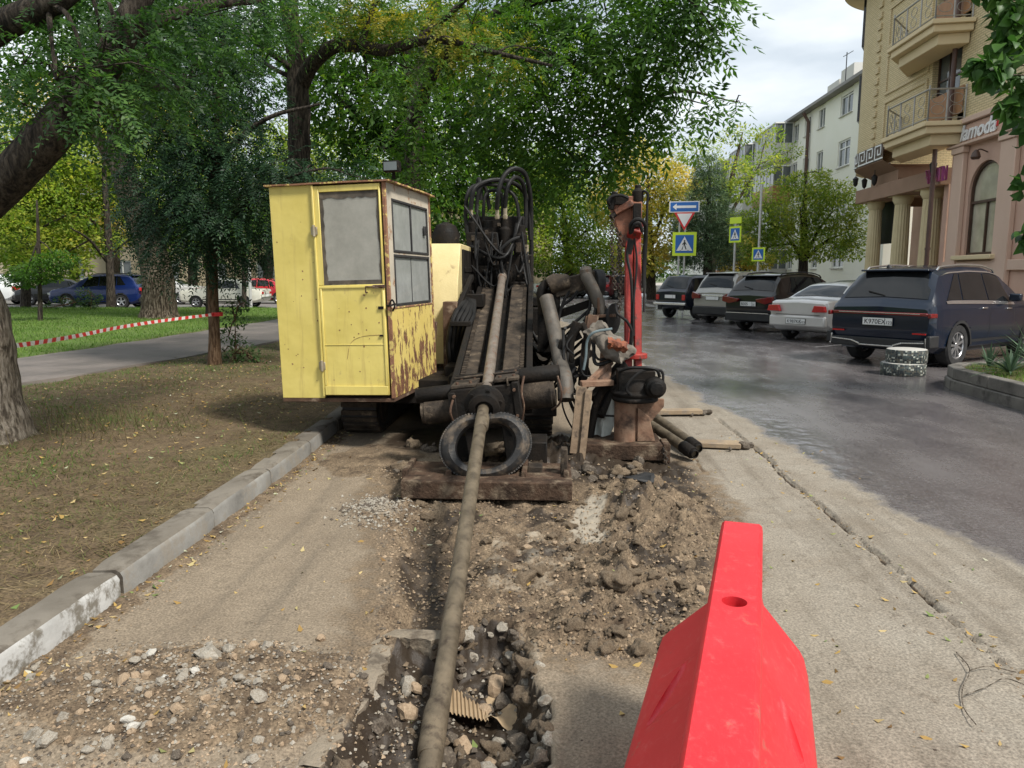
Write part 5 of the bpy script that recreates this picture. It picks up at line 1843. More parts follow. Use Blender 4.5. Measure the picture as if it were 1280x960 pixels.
for _ in range(120):
    a, q = random.uniform(0, 6.28), math.sqrt(random.random())
    x, y = -1.35 + 0.85 * q * math.cos(a), 2.60 + 0.40 * q * math.sin(a)
    r_ = random.uniform(0.010, 0.024)
    rock(heap, 'stone', random.choice(['stone', 'stone', 'stonewarm', 'stonedark', 'stonedark']), x, y, zg(x, y) + r_ * 0.3, r_)
pts = []
for _ in range(5200):
    a, q = random.uniform(0, 6.28), random.random() ** 0.65
    x, y = -1.35 + 0.95 * q * math.cos(a), 2.60 + 0.47 * q * math.sin(a)
    pts.append((x, y))
P_ = np.array(pts)
Z_ = ground_h(P_[:, 0], P_[:, 1])[0]
gravel('gravel', [(p[0], p[1], z + 0.003) for p, z in zip(pts, Z_)], 0.004, 0.013, ['stone', 'stonedark', 'clod', 'stonewarm'], heap)
# grey heap near the machine's foot
heap2 = empty('gravel_heap', (-1.18, 4.95, 0), 'small grey gravel heap at the left foot of the rig', 'rubble')
pts = [(-1.18 + random.gauss(0, 0.13), 4.93 + random.gauss(0, 0.16)) for _ in range(900)]
P_ = np.array(pts)
Z_ = ground_h(P_[:, 0], P_[:, 1])[0]
gravel('gravel', [(p[0], p[1], z + 0.004) for p, z in zip(pts, Z_)], 0.006, 0.02, ['stone', 'stone', 'stonedark'], heap2)
# rubble on the pit floor
pitr = empty('pit_rubble', (-0.35, 2.3, -0.35), 'mixed stones and earth lumps lying in the open pit', 'rubble')
for px_, py_, r_, m_ in ((650, 905, 0.07, 'stone'), (672, 925, 0.055, 'stone'), (445, 925, 0.07, 'stonedark'), (455, 900, 0.06, 'stone'), (510, 912, 0.06, 'stonewarm'), (420, 948, 0.06, 'stone'), (480, 940, 0.06, 'stonedark'),
                         (620, 862, 0.06, 'stonewarm'), (605, 880, 0.05, 'stonewarm'), (645, 845, 0.06, 'stonedark'), (580, 930, 0.05, 'stonewarm'), (560, 945, 0.06, 'stonedark'), (610, 945, 0.045, 'stonewarm'), (500, 870, 0.05, 'stone'),
                         (475, 880, 0.055, 'stone'), (595, 830, 0.06, 'clod'), (570, 845, 0.07, 'clod'), (650, 870, 0.05, 'clod'), (470, 855, 0.045, 'stonewarm'), (520, 890, 0.04, 'stonewarm'), (635, 945, 0.04, 'stone'), (665, 955, 0.05, 'stonedark'), (440, 955, 0.04, 'stonewhite')):
    p = gp(px_, py_, -0.20)
    if poly_sd(np.array([p.x]), np.array([p.y]), PIT)[0] > -0.09: continue
    rock(pitr, 'stone', m_, p.x, p.y, zg(p.x, p.y) + r_ * 0.35, r_)
for _ in range(300):
    x, y = random.uniform(-0.85, 0.16), random.uniform(1.7, 3.5)
    if poly_sd(np.array([x]), np.array([y]), PIT)[0] > -0.02: continue
    r_ = 0.015 + 0.05 * random.random() ** 1.8
    rock(pitr, 'stone', random.choice(['stonedark', 'stonedark', 'stonedark', 'stone', 'clod', 'clod']), x, y, zg(x, y) + r_ * 0.3, r_)
pts = []
while len(pts) < 2600:
    x, y = random.uniform(-0.85, 0.15), random.uniform(1.6, 3.4)
    pts.append((x, y))
P_ = np.array(pts)
ok = poly_sd(P_[:, 0], P_[:, 1], PIT) < -0.06
P_ = P_[ok]
Z_ = ground_h(P_[:, 0], P_[:, 1])[0]
gravel('gravel', [(p[0], p[1], z + 0.005) for p, z in zip(P_, Z_)], 0.005, 0.02, ['stone', 'stonedark', 'clod', 'stonedark'], pitr)
# crumbling rim of the pit: broken crust and earth lumps sitting on its walls
PV = [V(*p, 0) for p in PIT]
for k in range(len(PV)):
    a, b_ = PV[k], PV[(k + 1) % len(PV)]
    if a.y < 1.6 and b_.y < 1.6: continue
    inw = V(-(b_ - a).y, (b_ - a).x, 0).normalized()
    if poly_sd(np.array([(a.x + b_.x) / 2 + inw.x * 0.02]), np.array([(a.y + b_.y) / 2 + inw.y * 0.02]), PIT)[0] > 0: inw = -inw
    for _ in range(int((b_ - a).length / (0.0085 if k > 5 else 0.022))):
        dpt = random.random() ** 0.8
        p = a.lerp(b_, random.random()) + inw * (random.uniform(-0.02, 0.012) + 0.045 * dpt)
        if p.y < 1.9: continue
        r_ = 0.012 + 0.034 * random.random() ** 1.6
        m_ = random.choice(['clod', 'clod', 'stonedark', 'stonedark', 'stone']) if dpt > 0.25 else random.choice(['clod', 'stone', 'stonedark'])
        rock(pitr, 'stone', m_, p.x, p.y, -0.005 - 0.20 * dpt, r_)
# broken slab edge along the left side of the pit
M('slab', (0.20, 0.162, 0.115), (0.27, 0.225, 0.168), 5, 0.9, 0, 0.8, 30, c3=(0.10, 0.078, 0.055), t3=(0.50, 0.62), s3=6, bdist=0.02)
ed_ = [p for p in PV[1:7]]
SP = []
for k in range(len(ed_) - 1):
    for q in range(9): SP.append(ed_[k].lerp(ed_[k + 1], q / 9))
for piece in range(3):
    seg_ = SP[piece * 15:(piece + 1) * 15]
    G0, G1 = [], []
    for k, p in enumerate(seg_):
        t_ = (seg_[min(k + 1, len(seg_) - 1)] - seg_[max(k - 1, 0)]).normalized()
        o_ = V(-t_.y, t_.x, 0) if piece < 2 else V(-t_.y, t_.x, 0)
        if poly_sd(np.array([p.x + o_.x * 0.05]), np.array([p.y + o_.y * 0.05]), PIT)[0] < 0: o_ = -o_
        j_ = random.uniform(-0.016, 0.016)
        top = 0.007 + random.uniform(-0.002, 0.002)
        q0 = p - o_ * (0.012 + j_)
        G0.append([p + o_ * 0.11 + V(0, 0, -0.012), p + o_ * 0.05 + V(0, 0, top), q0 + V(0, 0, top - 0.004), q0 + o_ * 0.004 + V(0, 0, top - 0.03), q0 - o_ * random.uniform(-0.012, 0.012) + V(0, 0, -0.08), q0 + o_ * 0.02 + V(0, 0, -0.14 + random.uniform(-0.02, 0.02)), p + o_ * 0.08 + V(0, 0, -0.14)])
    o = MB().grid(G0).build('slab_edge', 'slab', dug_road, smooth=30)
# clods over the diggings
for _ in range(170):
    if random.random() < 0.6:
        p = gp(random.uniform(690, 880), random.uniform(600, 800))
    else:
        p = gp(random.uniform(500, 880), random.uniform(600, 800))
    d_ = poly_sd(np.array([p.x]), np.array([p.y]), DUG)[0]
    if d_ > 0.06 or poly_sd(np.array([p.x]), np.array([p.y]), PIT)[0] < 0.05: continue
    r_ = 0.010 + 0.036 * random.random() ** 2.5
    rock(dug_road, 'dirt_clod', 'clod' if random.random() < 0.8 else 'stonewarm', p.x, p.y, zg(p.x, p.y) + r_ * 0.3, r_)
for px_, py_, r_ in ((655, 715, 0.06), (672, 705, 0.05), (770, 740, 0.075), (790, 735, 0.06), (778, 650, 0.06), (805, 800, 0.055), (760, 800, 0.05), (835, 795, 0.05), (720, 780, 0.05), (740, 795, 0.04), (590, 700, 0.035), (690, 660, 0.04), (700, 640, 0.03)):
    p = gp(px_, py_, 0.05)
    rock(dug_road, 'dirt_clod', 'clod', p.x, p.y, zg(p.x, p.y) + r_ * 0.35, r_)
pts = []
while len(pts) < 14000:
    p = gp(random.uniform(470, 920), random.uniform(585, 825))
    pts.append((p.x, p.y))
P_ = np.array(pts)
P_ = P_[(poly_sd(P_[:, 0], P_[:, 1], DUG) < 0.12) & (poly_sd(P_[:, 0], P_[:, 1], PIT) > 0.02)]
Z_ = ground_h(P_[:, 0], P_[:, 1])[0]
gravel('loose_crumbs', [(p[0], p[1], z + 0.002) for p, z in zip(P_, Z_)], 0.003, 0.016, ['clod', 'clod', 'clod', 'stonedark', 'stonewarm'], dug_road)
# crumbs swept along the kerb, in the open joint and over the dusty asphalt
pts = [(kerb_x(y_) + abs(random.gauss(0, 0.09)) + 0.02, y_) for y_ in np.random.default_rng(3).uniform(2.2, 9, 1300)]
pts += [(1.885 + random.gauss(0, 0.035), y_) for y_ in np.random.default_rng(4).uniform(2.4, 8, 700)]
pts += [(random.uniform(-2.1, 2.4), random.uniform(2.2, 7.5)) for _ in range(900)]
P_ = np.array(pts)
Z_ = ground_h(P_[:, 0], P_[:, 1])[0]
gravel('loose_grit', [(p[0], p[1], z + 0.002) for p, z in zip(pts, Z_)], 0.003, 0.009, ['stone', 'stonedark', 'clod', 'stonewarm'], dug_road)

for _ in range(110):
    x, y = random.uniform(-1.3, 0.75), random.uniform(5.75, 7.1)
    r_ = random.uniform(0.02, 0.085)
    rock(dug_road, 'dirt_clod', random.choice(['clod', 'stonedark', 'stonedark']), x, y, 0.0 + r_ * 0.3, r_)
# ribbed cardboard and a crumpled scrap in the pit
c = gp(588, 888, -0.24)
mb = MB()
G = []
for i in range(61):
    f = i / 60
    G.append([V(c.x - 0.14 + 0.20 * f + 0.03 * g, c.y + 0.10 - 0.20 * g - 0.03 * f, -0.235 + 0.05 * (1 - f) + 0.006 * math.sin(f * 60 * math.pi / 2.6) + 0.03 * g * f) for g in np.linspace(0, 1, 7)])
mb.grid(G)
o = mb.build('ribbed_card', 'cardboard', None, origin=(c.x, c.y, -0.25))
tag(o, 'ribbed brown cardboard scrap lying in the pit', 'cardboard')
c = gp(640, 893, -0.24)
mb = MB()
G = [[V(c.x - 0.13 + 0.24 * i / 10, c.y + 0.08 - 0.17 * j / 8, -0.225 + 0.03 * math.sin(i * 0.9) * math.cos(j * 0.8) + random.uniform(-0.006, 0.006) + 0.002 * j * (i > 6)) for j in range(9)] for i in range(11)]
mb.grid(G)
o = mb.build('crumpled_card', 'cardboard', None, origin=(c.x, c.y, -0.25))
tag(o, 'smooth crumpled brown paper scrap next to ribbed cardboard in the pit', 'paper')
# dark sheet scrap near the crane's beam, twig on the road
c = gp(800, 604, 0.06)
mb = MB()
mb.add([(c.x + math.cos(a) * 0.16 * random.uniform(0.7, 1.1), c.y + math.sin(a) * 0.10 * random.uniform(0.7, 1.1), zg(c.x, c.y) + 0.05 + 0.02 * math.sin(a * 2)) for a in [k * 0.6 for k in range(10)]], [tuple(range(10))])
o = mb.build('rubber_scrap', 'rubber', None, origin=(c.x, c.y, 0.05))
tag(o, 'flat grey rubber scrap lying on soil below the crane beam', 'scrap')
sm = o.modifiers.new('solid', 'SOLIDIFY')
sm.thickness = 0.012
tw = empty('fallen_twig', tuple(gp(1215, 890)), 'dry forked twig lying on the asphalt right of the barrier', 'twig')
for pts in ([(1220, 908), (1205, 885), (1203, 862), (1212, 838), (1195, 815)], [(1212, 840), (1235, 835), (1270, 842)], [(1206, 870), (1232, 862), (1255, 850), (1280, 858)]):
    MB().tube(spl([gp(*p, 0.012) + V(0, 0, random.uniform(0, 0.012)) for p in pts]), 0.0022, 6).build('stem', 'barkpale', tw)


# ================================================================ LEAVES AND GRASS
def quads_mesh(name, A, B, C, D):
    """arrays of quad corners -> one mesh of loose quads"""
    n_ = len(A)
    co = np.stack([A, B, C, D], 1).reshape(-1, 3).astype(np.float32)
    me = bpy.data.meshes.new(name)
    me.vertices.add(n_ * 4)
    me.vertices.foreach_set('co', co.ravel())
    me.loops.add(n_ * 4)
    me.loops.foreach_set('vertex_index', np.arange(n_ * 4, dtype=np.int32))
    me.polygons.add(n_)
    me.polygons.foreach_set('loop_start', np.arange(0, n_ * 4, 4, dtype=np.int32))
    me.update()
    return me


def unit(a):
    return a / (np.linalg.norm(a, axis=-1, keepdims=True) + 1e-9)


def leaf_quads(pos, axis, side, L, W, cup=0.15):
    """pointed leaves: base, left, tip, right, folded a little along the midrib"""
    nrm = np.cross(axis, side)
    L, W = np.asarray(L)[:, None], np.asarray(W)[:, None]
    A = pos
    B = pos + axis * L * 0.45 + side * W * 0.5 + nrm * W * cup
    C = pos + axis * L - nrm * L * 0.08
    D = pos + axis * L * 0.45 - side * W * 0.5 + nrm * W * cup
    return A, B, C, D


def scatter_litter(name, P, size, mat, label, n_seed=1):
    r = np.random.default_rng(n_seed)
    n_ = len(P)
    th = r.uniform(0, 6.28, n_)
    ax_ = np.stack([np.cos(th), np.sin(th), r.uniform(-0.1, 0.35, n_)], -1)
    ax_ = unit(ax_)
    sd = unit(np.cross(ax_, np.array([0, 0, 1.0]) + r.normal(0, 0.35, (n_, 3))))
    L = size * r.uniform(0.5, 1.3, n_)
    me = quads_mesh(name, *leaf_quads(P, ax_, sd, L, L * r.uniform(0.35, 0.6, n_), 0.3))
    o = link(name, me, mat)
    return tag(o, label, 'leaves', kind='stuff')


r = np.random.default_rng(21)
n_ = 620
X_, Y_ = r.uniform(-2.1, 2.5, n_), 2.1 + 5.5 * r.random(n_) ** 1.4
k_ = r.random(n_) < 0.35
X_ = np.where(k_, np.array([kerb_x(v) for v in Y_]) + np.abs(r.normal(0, 0.08, n_)) + 0.02, X_)
k2_ = (~k_) & (r.random(n_) < 0.25)
X_ = np.where(k2_, 1.885 + r.normal(0, 0.06, n_), X_)
Z_ = ground_h(X_, Y_)[0] + 0.006
scatter_litter('fallen_leaves', np.stack([X_, Y_, Z_], -1), 0.038, 'litter', 'small dry fallen leaves scattered over the road')
n_ = 1500
X_, Y_ = r.uniform(-6.3, -2.35, n_), r.uniform(2.2, 13, n_)
Z_ = verge_h(X_, Y_) + 0.012
scatter_litter('verge_leaves', np.stack([X_, Y_, Z_], -1), 0.04, 'litter', 'dry fallen leaves scattered over the earth verge', 2)


def grass(name, X, Y, Z, h0, h1, w, mat, label, lean=0.5, seed=1):
    rr_ = np.random.default_rng(seed)
    n_ = len(X)
    P = np.stack([X, Y, Z], -1)
    th = rr_.uniform(0, 6.28, n_)
    H = rr_.uniform(h0, h1, n_)
    d = unit(np.stack([np.cos(th) * lean * rr_.random(n_), np.sin(th) * lean * rr_.random(n_), np.ones(n_)], -1))
    s_ = np.stack([-np.sin(th), np.cos(th), np.zeros(n_)], -1)
    bend = np.stack([np.cos(th), np.sin(th), -0.3 * np.ones(n_)], -1) * (H * lean * 0.6)[:, None]
    A = P - s_ * w / 2
    B = P + s_ * w / 2
    mid = P + d * (H * 0.6)[:, None]
    tip = P + d * H[:, None] + bend
    me = quads_mesh(name, A, B, tip + s_ * w * 0.12, tip - s_ * w * 0.12)
    o = link(name, me, mat)
    return tag(o, label, 'grass', kind='stuff')


r = np.random.default_rng(5)
n_ = 95000
X_, Y_ = r.uniform(-6.6, -2.32, n_), 1.8 + 11 * r.random(n_)
f = fbm(X_ * 1.3, Y_ * 1.3, 81, 4)
g_ = fbm(X_ * 4, Y_ * 4, 83, 3)
keep = r.random(n_) < np.clip((f - 0.33) * 2.4 + (g_ - 0.5), 0.04, 1) * np.where(Y_ < 6.5, 1, 0.6)
X_, Y_ = X_[keep], Y_[keep]
grass('verge_grass', X_, Y_, verge_h(X_, Y_) - 0.004, 0.015, 0.06, 0.006, 'drygrass', 'thin dry grass growing on the trodden earth verge', 1.5)
n_ = 60000
X_, Y_ = r.uniform(-7.1, -2.45, n_), r.uniform(3.0, 20, n_)
f = fbm(X_ * 0.7, Y_ * 0.7, 91, 3)
edge_ = pinterp(pr, Y_) - X_
keep = (X_ > pinterp(pr, Y_) + 0.03) & (r.random(n_) < np.clip((f - 0.51) * 4, 0.0, 0.9) + np.clip(1 - np.abs(X_ - pinterp(pr, Y_)) / 1.7, 0, 1) * 0.9)
X_, Y_ = X_[keep], Y_[keep]
grass('path_edge_grass', X_, Y_, verge_h(X_, Y_) - 0.004, 0.02, 0.065, 0.006, 'grass_mid', 'green grass growing along the near edge of the footpath', 0.9, 2)
n_ = 95000
X_, Y_ = r.uniform(-26, -8.7, n_), 10 + 23 * r.random(n_) ** 1.2
keep = X_ < pinterp(pl, Y_) - 0.03
X_, Y_ = X_[keep], Y_[keep]
grass('lawn_grass', X_, Y_, verge_h(X_, Y_) - 0.004, 0.04, 0.11, 0.013, 'lawn', 'green lawn beyond the footpath', 0.8, 3)
n_ = 30000
X_, Y_ = r.uniform(-6.6, -2.33, n_), 1.8 + 8.5 * r.random(n_) ** 1.3
keep = r.random(n_) < np.clip((fbm(X_ * 1.7, Y_ * 1.7, 87, 4) - 0.36) * 3.2, 0.08, 1)
X_, Y_ = X_[keep], Y_[keep]
grass('matted_straw', X_, Y_, verge_h(X_, Y_) + 0.004, 0.02, 0.055, 0.0045, 'straw', 'matted dead straw lying over the earth verge', 5.0, 8)
# tall dry stalks by the leaning trunk
n_ = 420
X_, Y_ = r.normal(-4.35, 0.45, n_), r.normal(6.9, 0.5, n_)
grass('dry_stalks', X_, Y_, verge_h(X_, Y_), 0.08, 0.30, 0.005, 'drygrass', 'tall dry stalks at the foot of the leaning trunk', 0.7, 4)


# ================================================================ TREES
def tree(name, label, base, trunk, limbs, clumps, leafmat, n_leaf, L, barkmat='bark', cat='tree', droop=0.35, pinnate=0, seed=1, group=None, W=0.5, twigs=True, tn=12, outer=0.55, limbmat=None, extra=None):
    """trunk, limbs: lists of (points, radii); clumps: (centre, radii, weight)"""
    rr_ = np.random.default_rng(seed)
    root = empty(name, base, label, cat, group)
    mb = MB()
    for pts, rad_ in [trunk]:
        S_ = spl(pts, 6)
        rr0 = list(np.interp(np.linspace(0, 1, len(S_)), np.linspace(0, 1, len(rad_)), rad_))
        from mathutils import noise as nz
        mb.tube(S_, rr0, tn)
    t_ = mb.build('trunk', barkmat, root, smooth=60)
    if tn > 14: rough_up(t_, 0.045, 4.5, seed)
    if limbs or twigs:
        mb = MB()
        for pts, rad_ in limbs:
            S_ = spl(pts, 6)
            mb.tube(S_, list(np.interp(np.linspace(0, 1, len(S_)), np.linspace(0, 1, len(rad_)), rad_)), 8)
        if twigs:
            anchors = [Vector(p) for pts, _ in limbs for p in pts] + [Vector(p) for p in trunk[0][-2:]]
            for c_, rd_, _ in clumps:
                c_ = Vector(c_)
                a_ = min(anchors, key=lambda q: (q - c_).length)
                tr_ = min(0.05, 0.012 + 0.012 * (a_ - c_).length)
                mb.tube(spl([a_, a_.lerp(c_, 0.5) + V(*(rr_.normal(0, 0.12, 3) * (a_ - c_).length * 0.4)) + V(0, 0, 0.1), c_], 4), [tr_] * 5 + [tr_ * 0.7] * 2 + [tr_ * 0.4] * 2, 5)
                for _ in range(4):
                    e_ = c_ + V(*(rr_.normal(0, 0.5, 3) * np.array(rd_)))
                    mb.tube([c_, c_.lerp(e_, 0.5) + V(0, 0, 0.06), e_], [tr_ * 0.45, tr_ * 0.3, tr_ * 0.12], 4)
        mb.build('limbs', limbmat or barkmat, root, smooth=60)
    wsum = sum(w for _, _, w in clumps)
    PP, AX, SD, LL = [], [], [], []
    for c_, rd_, w in clumps:
        m_ = max(6, int(n_leaf * w / wsum))
        c_, rd_ = np.array(c_), np.array(rd_)
        per = (2 * pinnate + 1) if pinnate else 1
        k_ = max(3, m_ // per)
        dirs = unit(rr_.normal(0, 1, (k_, 3)))
        rad_ = rr_.random(k_) ** (1 / 3.0)
        rad_ = np.where(rr_.random(k_) < outer, 0.72 + 0.33 * rr_.random(k_), rad_)
        # lumpy outline
        lump_ = 0.72 + 0.5 * vnoise(dirs[:, 0] * 2.3 + dirs[:, 2] * 1.7 + seed, dirs[:, 1] * 2.3 - dirs[:, 2] * 1.3, seed)
        P = c_ + dirs * (rad_ * lump_)[:, None] * rd_
        d = unit(dirs * np.array([1, 1, 0.5]) + rr_.normal(0, 0.55, (k_, 3)) + np.array([0, 0, -droop]))
        s_ = unit(np.cross(d, np.array([0, 0, 1.0]) + rr_.normal(0, 0.35, (k_, 3))))
        if pinnate:
            RL = L * pinnate * 0.62 * rr_.uniform(0.7, 1.2, k_)      # rachis length
            for q in range(pinnate):
                f = (q + 0.7) / pinnate
                pos = P + d * (RL * f)[:, None] + np.array([0, 0, -1.0]) * (RL * droop * 0.8 * f * f)[:, None]
                for sg in (-1, 1):
                    a_ = unit(s_ * sg + d * 0.45 + np.array([0, 0, -0.35]) + rr_.normal(0, 0.12, (k_, 3)))
                    PP.append(pos); AX.append(a_); SD.append(unit(np.cross(a_, np.cross(s_, d) + rr_.normal(0, 0.15, (k_, 3))))); LL.append(L * rr_.uniform(0.75, 1.15, k_) * (1 - 0.25 * f))
            pos = P + d * RL[:, None] + np.array([0, 0, -1.0]) * (RL * droop * 0.8)[:, None]
            PP.append(pos); AX.append(unit(d + np.array([0, 0, -droop]))); SD.append(s_); LL.append(np.full(k_, L))
        else:
            PP.append(P); AX.append(d); SD.append(s_); LL.append(L * rr_.uniform(0.6, 1.25, k_))
    if extra:
        tmp = tree('tmp', None, base, ([base, Vector(base) + V(0, 0, 1)], [0.01, 0.01]), [], extra[3], extra[1], extra[2], L, droop=droop, pinnate=pinnate, seed=seed + 1, W=W, twigs=False)
        for ch in list(tmp.children):
            if ch.name.startswith('crown'):
                ch.parent = root
                ch.name = extra[0]
            else: bpy.data.objects.remove(ch)
        bpy.data.objects.remove(tmp)
    P, A, S_, LL = np.concatenate(PP), np.concatenate(AX), np.concatenate(SD), np.concatenate(LL)
    P = P - np.array(base)
    me = quads_mesh('crown', *leaf_quads(P, A, S_, LL, LL * W))
    o = link('crown', me, leafmat, root)
    return root


def cl(px_, py_, Y, rx, rz=None, w=None, ry=None):
    """clump centred in this direction at distance Y, radii in metres"""
    p = at(px_, py_, Y)
    rz = rx * 0.75 if rz is None else rz
    ry = rx if ry is None else ry
    return (tuple(p), (rx, ry, rz), (rx * ry * rz) ** 0.75 if w is None else w)


def up(p, z):
    return V(p[0], p[1], z)


# 1 leaning locust at the left edge
b0 = V(-4.98, 6.35, 0.1)
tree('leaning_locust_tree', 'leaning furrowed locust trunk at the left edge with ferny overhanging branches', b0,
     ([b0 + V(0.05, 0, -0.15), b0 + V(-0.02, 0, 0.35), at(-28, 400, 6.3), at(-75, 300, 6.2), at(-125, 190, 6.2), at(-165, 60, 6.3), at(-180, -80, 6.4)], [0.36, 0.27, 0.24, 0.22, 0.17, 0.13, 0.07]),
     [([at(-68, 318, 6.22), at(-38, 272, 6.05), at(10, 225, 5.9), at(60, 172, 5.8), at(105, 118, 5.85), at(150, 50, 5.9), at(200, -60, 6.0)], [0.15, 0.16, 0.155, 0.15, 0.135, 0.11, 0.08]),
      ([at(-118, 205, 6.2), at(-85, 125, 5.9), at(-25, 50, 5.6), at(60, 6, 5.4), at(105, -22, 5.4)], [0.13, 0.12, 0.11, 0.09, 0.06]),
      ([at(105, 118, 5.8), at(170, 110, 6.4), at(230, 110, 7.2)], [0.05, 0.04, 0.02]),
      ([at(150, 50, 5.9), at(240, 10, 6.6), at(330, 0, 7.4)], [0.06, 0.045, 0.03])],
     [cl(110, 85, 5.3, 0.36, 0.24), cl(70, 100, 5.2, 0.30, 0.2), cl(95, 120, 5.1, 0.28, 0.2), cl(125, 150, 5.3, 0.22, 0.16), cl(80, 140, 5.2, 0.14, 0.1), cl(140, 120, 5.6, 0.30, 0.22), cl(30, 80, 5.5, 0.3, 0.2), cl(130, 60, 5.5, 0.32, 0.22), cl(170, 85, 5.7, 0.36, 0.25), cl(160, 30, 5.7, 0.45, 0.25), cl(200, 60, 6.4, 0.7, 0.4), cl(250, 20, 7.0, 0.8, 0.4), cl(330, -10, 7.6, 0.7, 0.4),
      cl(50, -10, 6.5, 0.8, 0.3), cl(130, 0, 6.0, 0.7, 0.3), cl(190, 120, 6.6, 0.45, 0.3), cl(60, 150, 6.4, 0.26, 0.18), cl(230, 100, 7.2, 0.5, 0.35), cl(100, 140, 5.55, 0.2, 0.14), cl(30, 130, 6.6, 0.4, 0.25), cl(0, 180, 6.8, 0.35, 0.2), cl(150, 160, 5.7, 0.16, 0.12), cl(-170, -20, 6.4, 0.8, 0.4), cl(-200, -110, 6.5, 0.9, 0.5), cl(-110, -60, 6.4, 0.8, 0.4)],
     'leaf_fern', 27000, 0.062, 'barkpale', droop=0.28, pinnate=7, seed=3, W=0.40, tn=22, limbmat='barkdark')  # limbs take the darker bark to paint in their backlit shade
# 2 big old trunk in the lawn
b2 = gp(200, 404)
tree('old_poplar_tree', 'huge old tree trunk in the lawn beside the red and white tape', b2,
     ([up(b2, -0.2), up(b2, 0.5), at(197, 345, 24.9), at(185, 300, 25), at(163, 240, 25), at(150, 190, 25.2), at(140, 60, 25.5)], [0.80, 0.57, 0.50, 0.47, 0.42, 0.37, 0.28]),
     [([at(150, 190, 25.2), at(210, 90, 25), at(260, 0, 24)], [0.3, 0.22, 0.12]), ([at(163, 240, 25), at(110, 150, 26), at(60, 60, 26)], [0.25, 0.18, 0.1])],
     [cl(60, 40, 25, 3.2, 2.2), cl(150, 20, 25, 3.2, 2), cl(250, 10, 24, 3.4, 2.2), cl(120, 110, 26, 2.6, 1.6), cl(20, 130, 25, 2.4, 1.6), cl(220, 100, 25, 2.4, 1.6), cl(290, 80, 25, 2.4, 1.6), cl(210, 190, 24.5, 1.6, 1.2), cl(240, 240, 24, 1.4, 1.2)],
     'leaf_mid', 13000, 0.24, 'bark', seed=5, tn=20)
# 3 slim park tree
b3 = gp(139, 389)
tree('slim_park_tree', 'slim dark-stemmed park tree standing in front of the blue car', b3,
     ([up(b3, -0.1), at(138, 350, b3.y), at(135, 290, b3.y), at(131, 230, b3.y), at(128, 170, b3.y)], [0.22, 0.17, 0.15, 0.11, 0.06]),
     [([at(136, 330, b3.y), at(112, 300, b3.y - 1), at(88, 285, b3.y - 2)], [0.08, 0.06, 0.03]), ([at(135, 300, b3.y), at(115, 275, b3.y), at(100, 262, b3.y)], [0.06, 0.05, 0.03]), ([at(136, 320, b3.y), at(160, 300, b3.y), at(172, 288, b3.y)], [0.06, 0.04, 0.03])],
     [cl(60, 262, 33, 2.4, 1.1), cl(25, 300, 32, 2.2, 1.0), cl(95, 235, 34, 2.2, 1.2), cl(130, 200, 34.5, 2.2, 1.4), cl(160, 250, 34.8, 1.5, 1.1), cl(60, 330, 32, 1.8, 0.7), cl(105, 300, 33.5, 1.7, 0.8), cl(40, 210, 33, 2.2, 1.4), cl(10, 250, 33, 2, 1.4)],
     'leaf_light', 26000, 0.21, 'barkdark', seed=7, droop=0.15)
# 4 dark feathery tree left of the cabin
b4 = gp(268, 468)
Y4 = b4.y
tree('dark_feathery_tree', 'dark green feathery tree with brown stem beside the yellow cabin', b4,
     ([up(b4, -0.1), at(268, 420, Y4), at(266, 360, Y4), at(265, 300, Y4), at(268, 230, Y4 + 0.2), at(275, 120, Y4 + 0.3), at(280, 30, Y4 + 0.5)], [0.13, 0.088, 0.082, 0.08, 0.075, 0.06, 0.03]),
     [([at(265, 300, Y4), at(320, 240, Y4 - 0.5), at(380, 215, Y4 - 0.8)], [0.05, 0.035, 0.02]), ([at(266, 290, Y4), at(225, 270, Y4), at(195, 275, Y4)], [0.05, 0.035, 0.02]), ([at(268, 230, Y4), at(230, 180, Y4), at(190, 160, Y4)], [0.05, 0.035, 0.02]),
      ([at(270, 200, Y4), at(330, 150, Y4 - 0.4), at(400, 130, Y4 - 0.6)], [0.05, 0.035, 0.02])],
     [cl(215, 300, Y4, 0.62, 0.5), cl(250, 318, Y4 - 0.3, 0.45, 0.3), cl(290, 305, Y4, 0.6, 0.5), cl(312, 262, Y4 - 0.3, 0.6, 0.5), cl(300, 318, Y4 + 0.3, 0.4, 0.25), cl(240, 258, Y4 - 0.4, 0.75, 0.5), cl(200, 248, Y4 + 0.2, 0.6, 0.45), cl(350, 222, Y4 - 0.4, 0.7, 0.35),
      cl(400, 218, Y4 - 0.5, 0.55, 0.2), cl(440, 220, Y4 - 0.5, 0.45, 0.16), cl(280, 215, Y4 - 0.4, 0.8, 0.5), cl(300, 180, Y4 - 0.3, 0.6, 0.5), cl(230, 205, Y4, 0.75, 0.5), cl(190, 200, Y4 + 0.2, 0.6, 0.4), cl(260, 160, Y4, 0.85, 0.5), 
      cl(210, 150, Y4, 0.75, 0.45), cl(300, 120, Y4, 0.6, 0.45), cl(250, 100, Y4, 0.8, 0.45), cl(190, 100, Y4 + 0.2, 0.6, 0.4), cl(285, 60, Y4, 0.6, 0.45), cl(230, 50, Y4, 0.8, 0.45), cl(260, -10, Y4, 1.0, 0.5), cl(180, 268, Y4 + 0.3, 0.5, 0.35), cl(280, 275, Y4 - 0.5, 0.6, 0.4), cl(345, 205, Y4 - 0.6, 0.5, 0.22)],
     'leaf_dark', 56000, 0.085, 'barkbrown', droop=0.4, pinnate=7, seed=9, W=0.34, limbmat='barkdark')
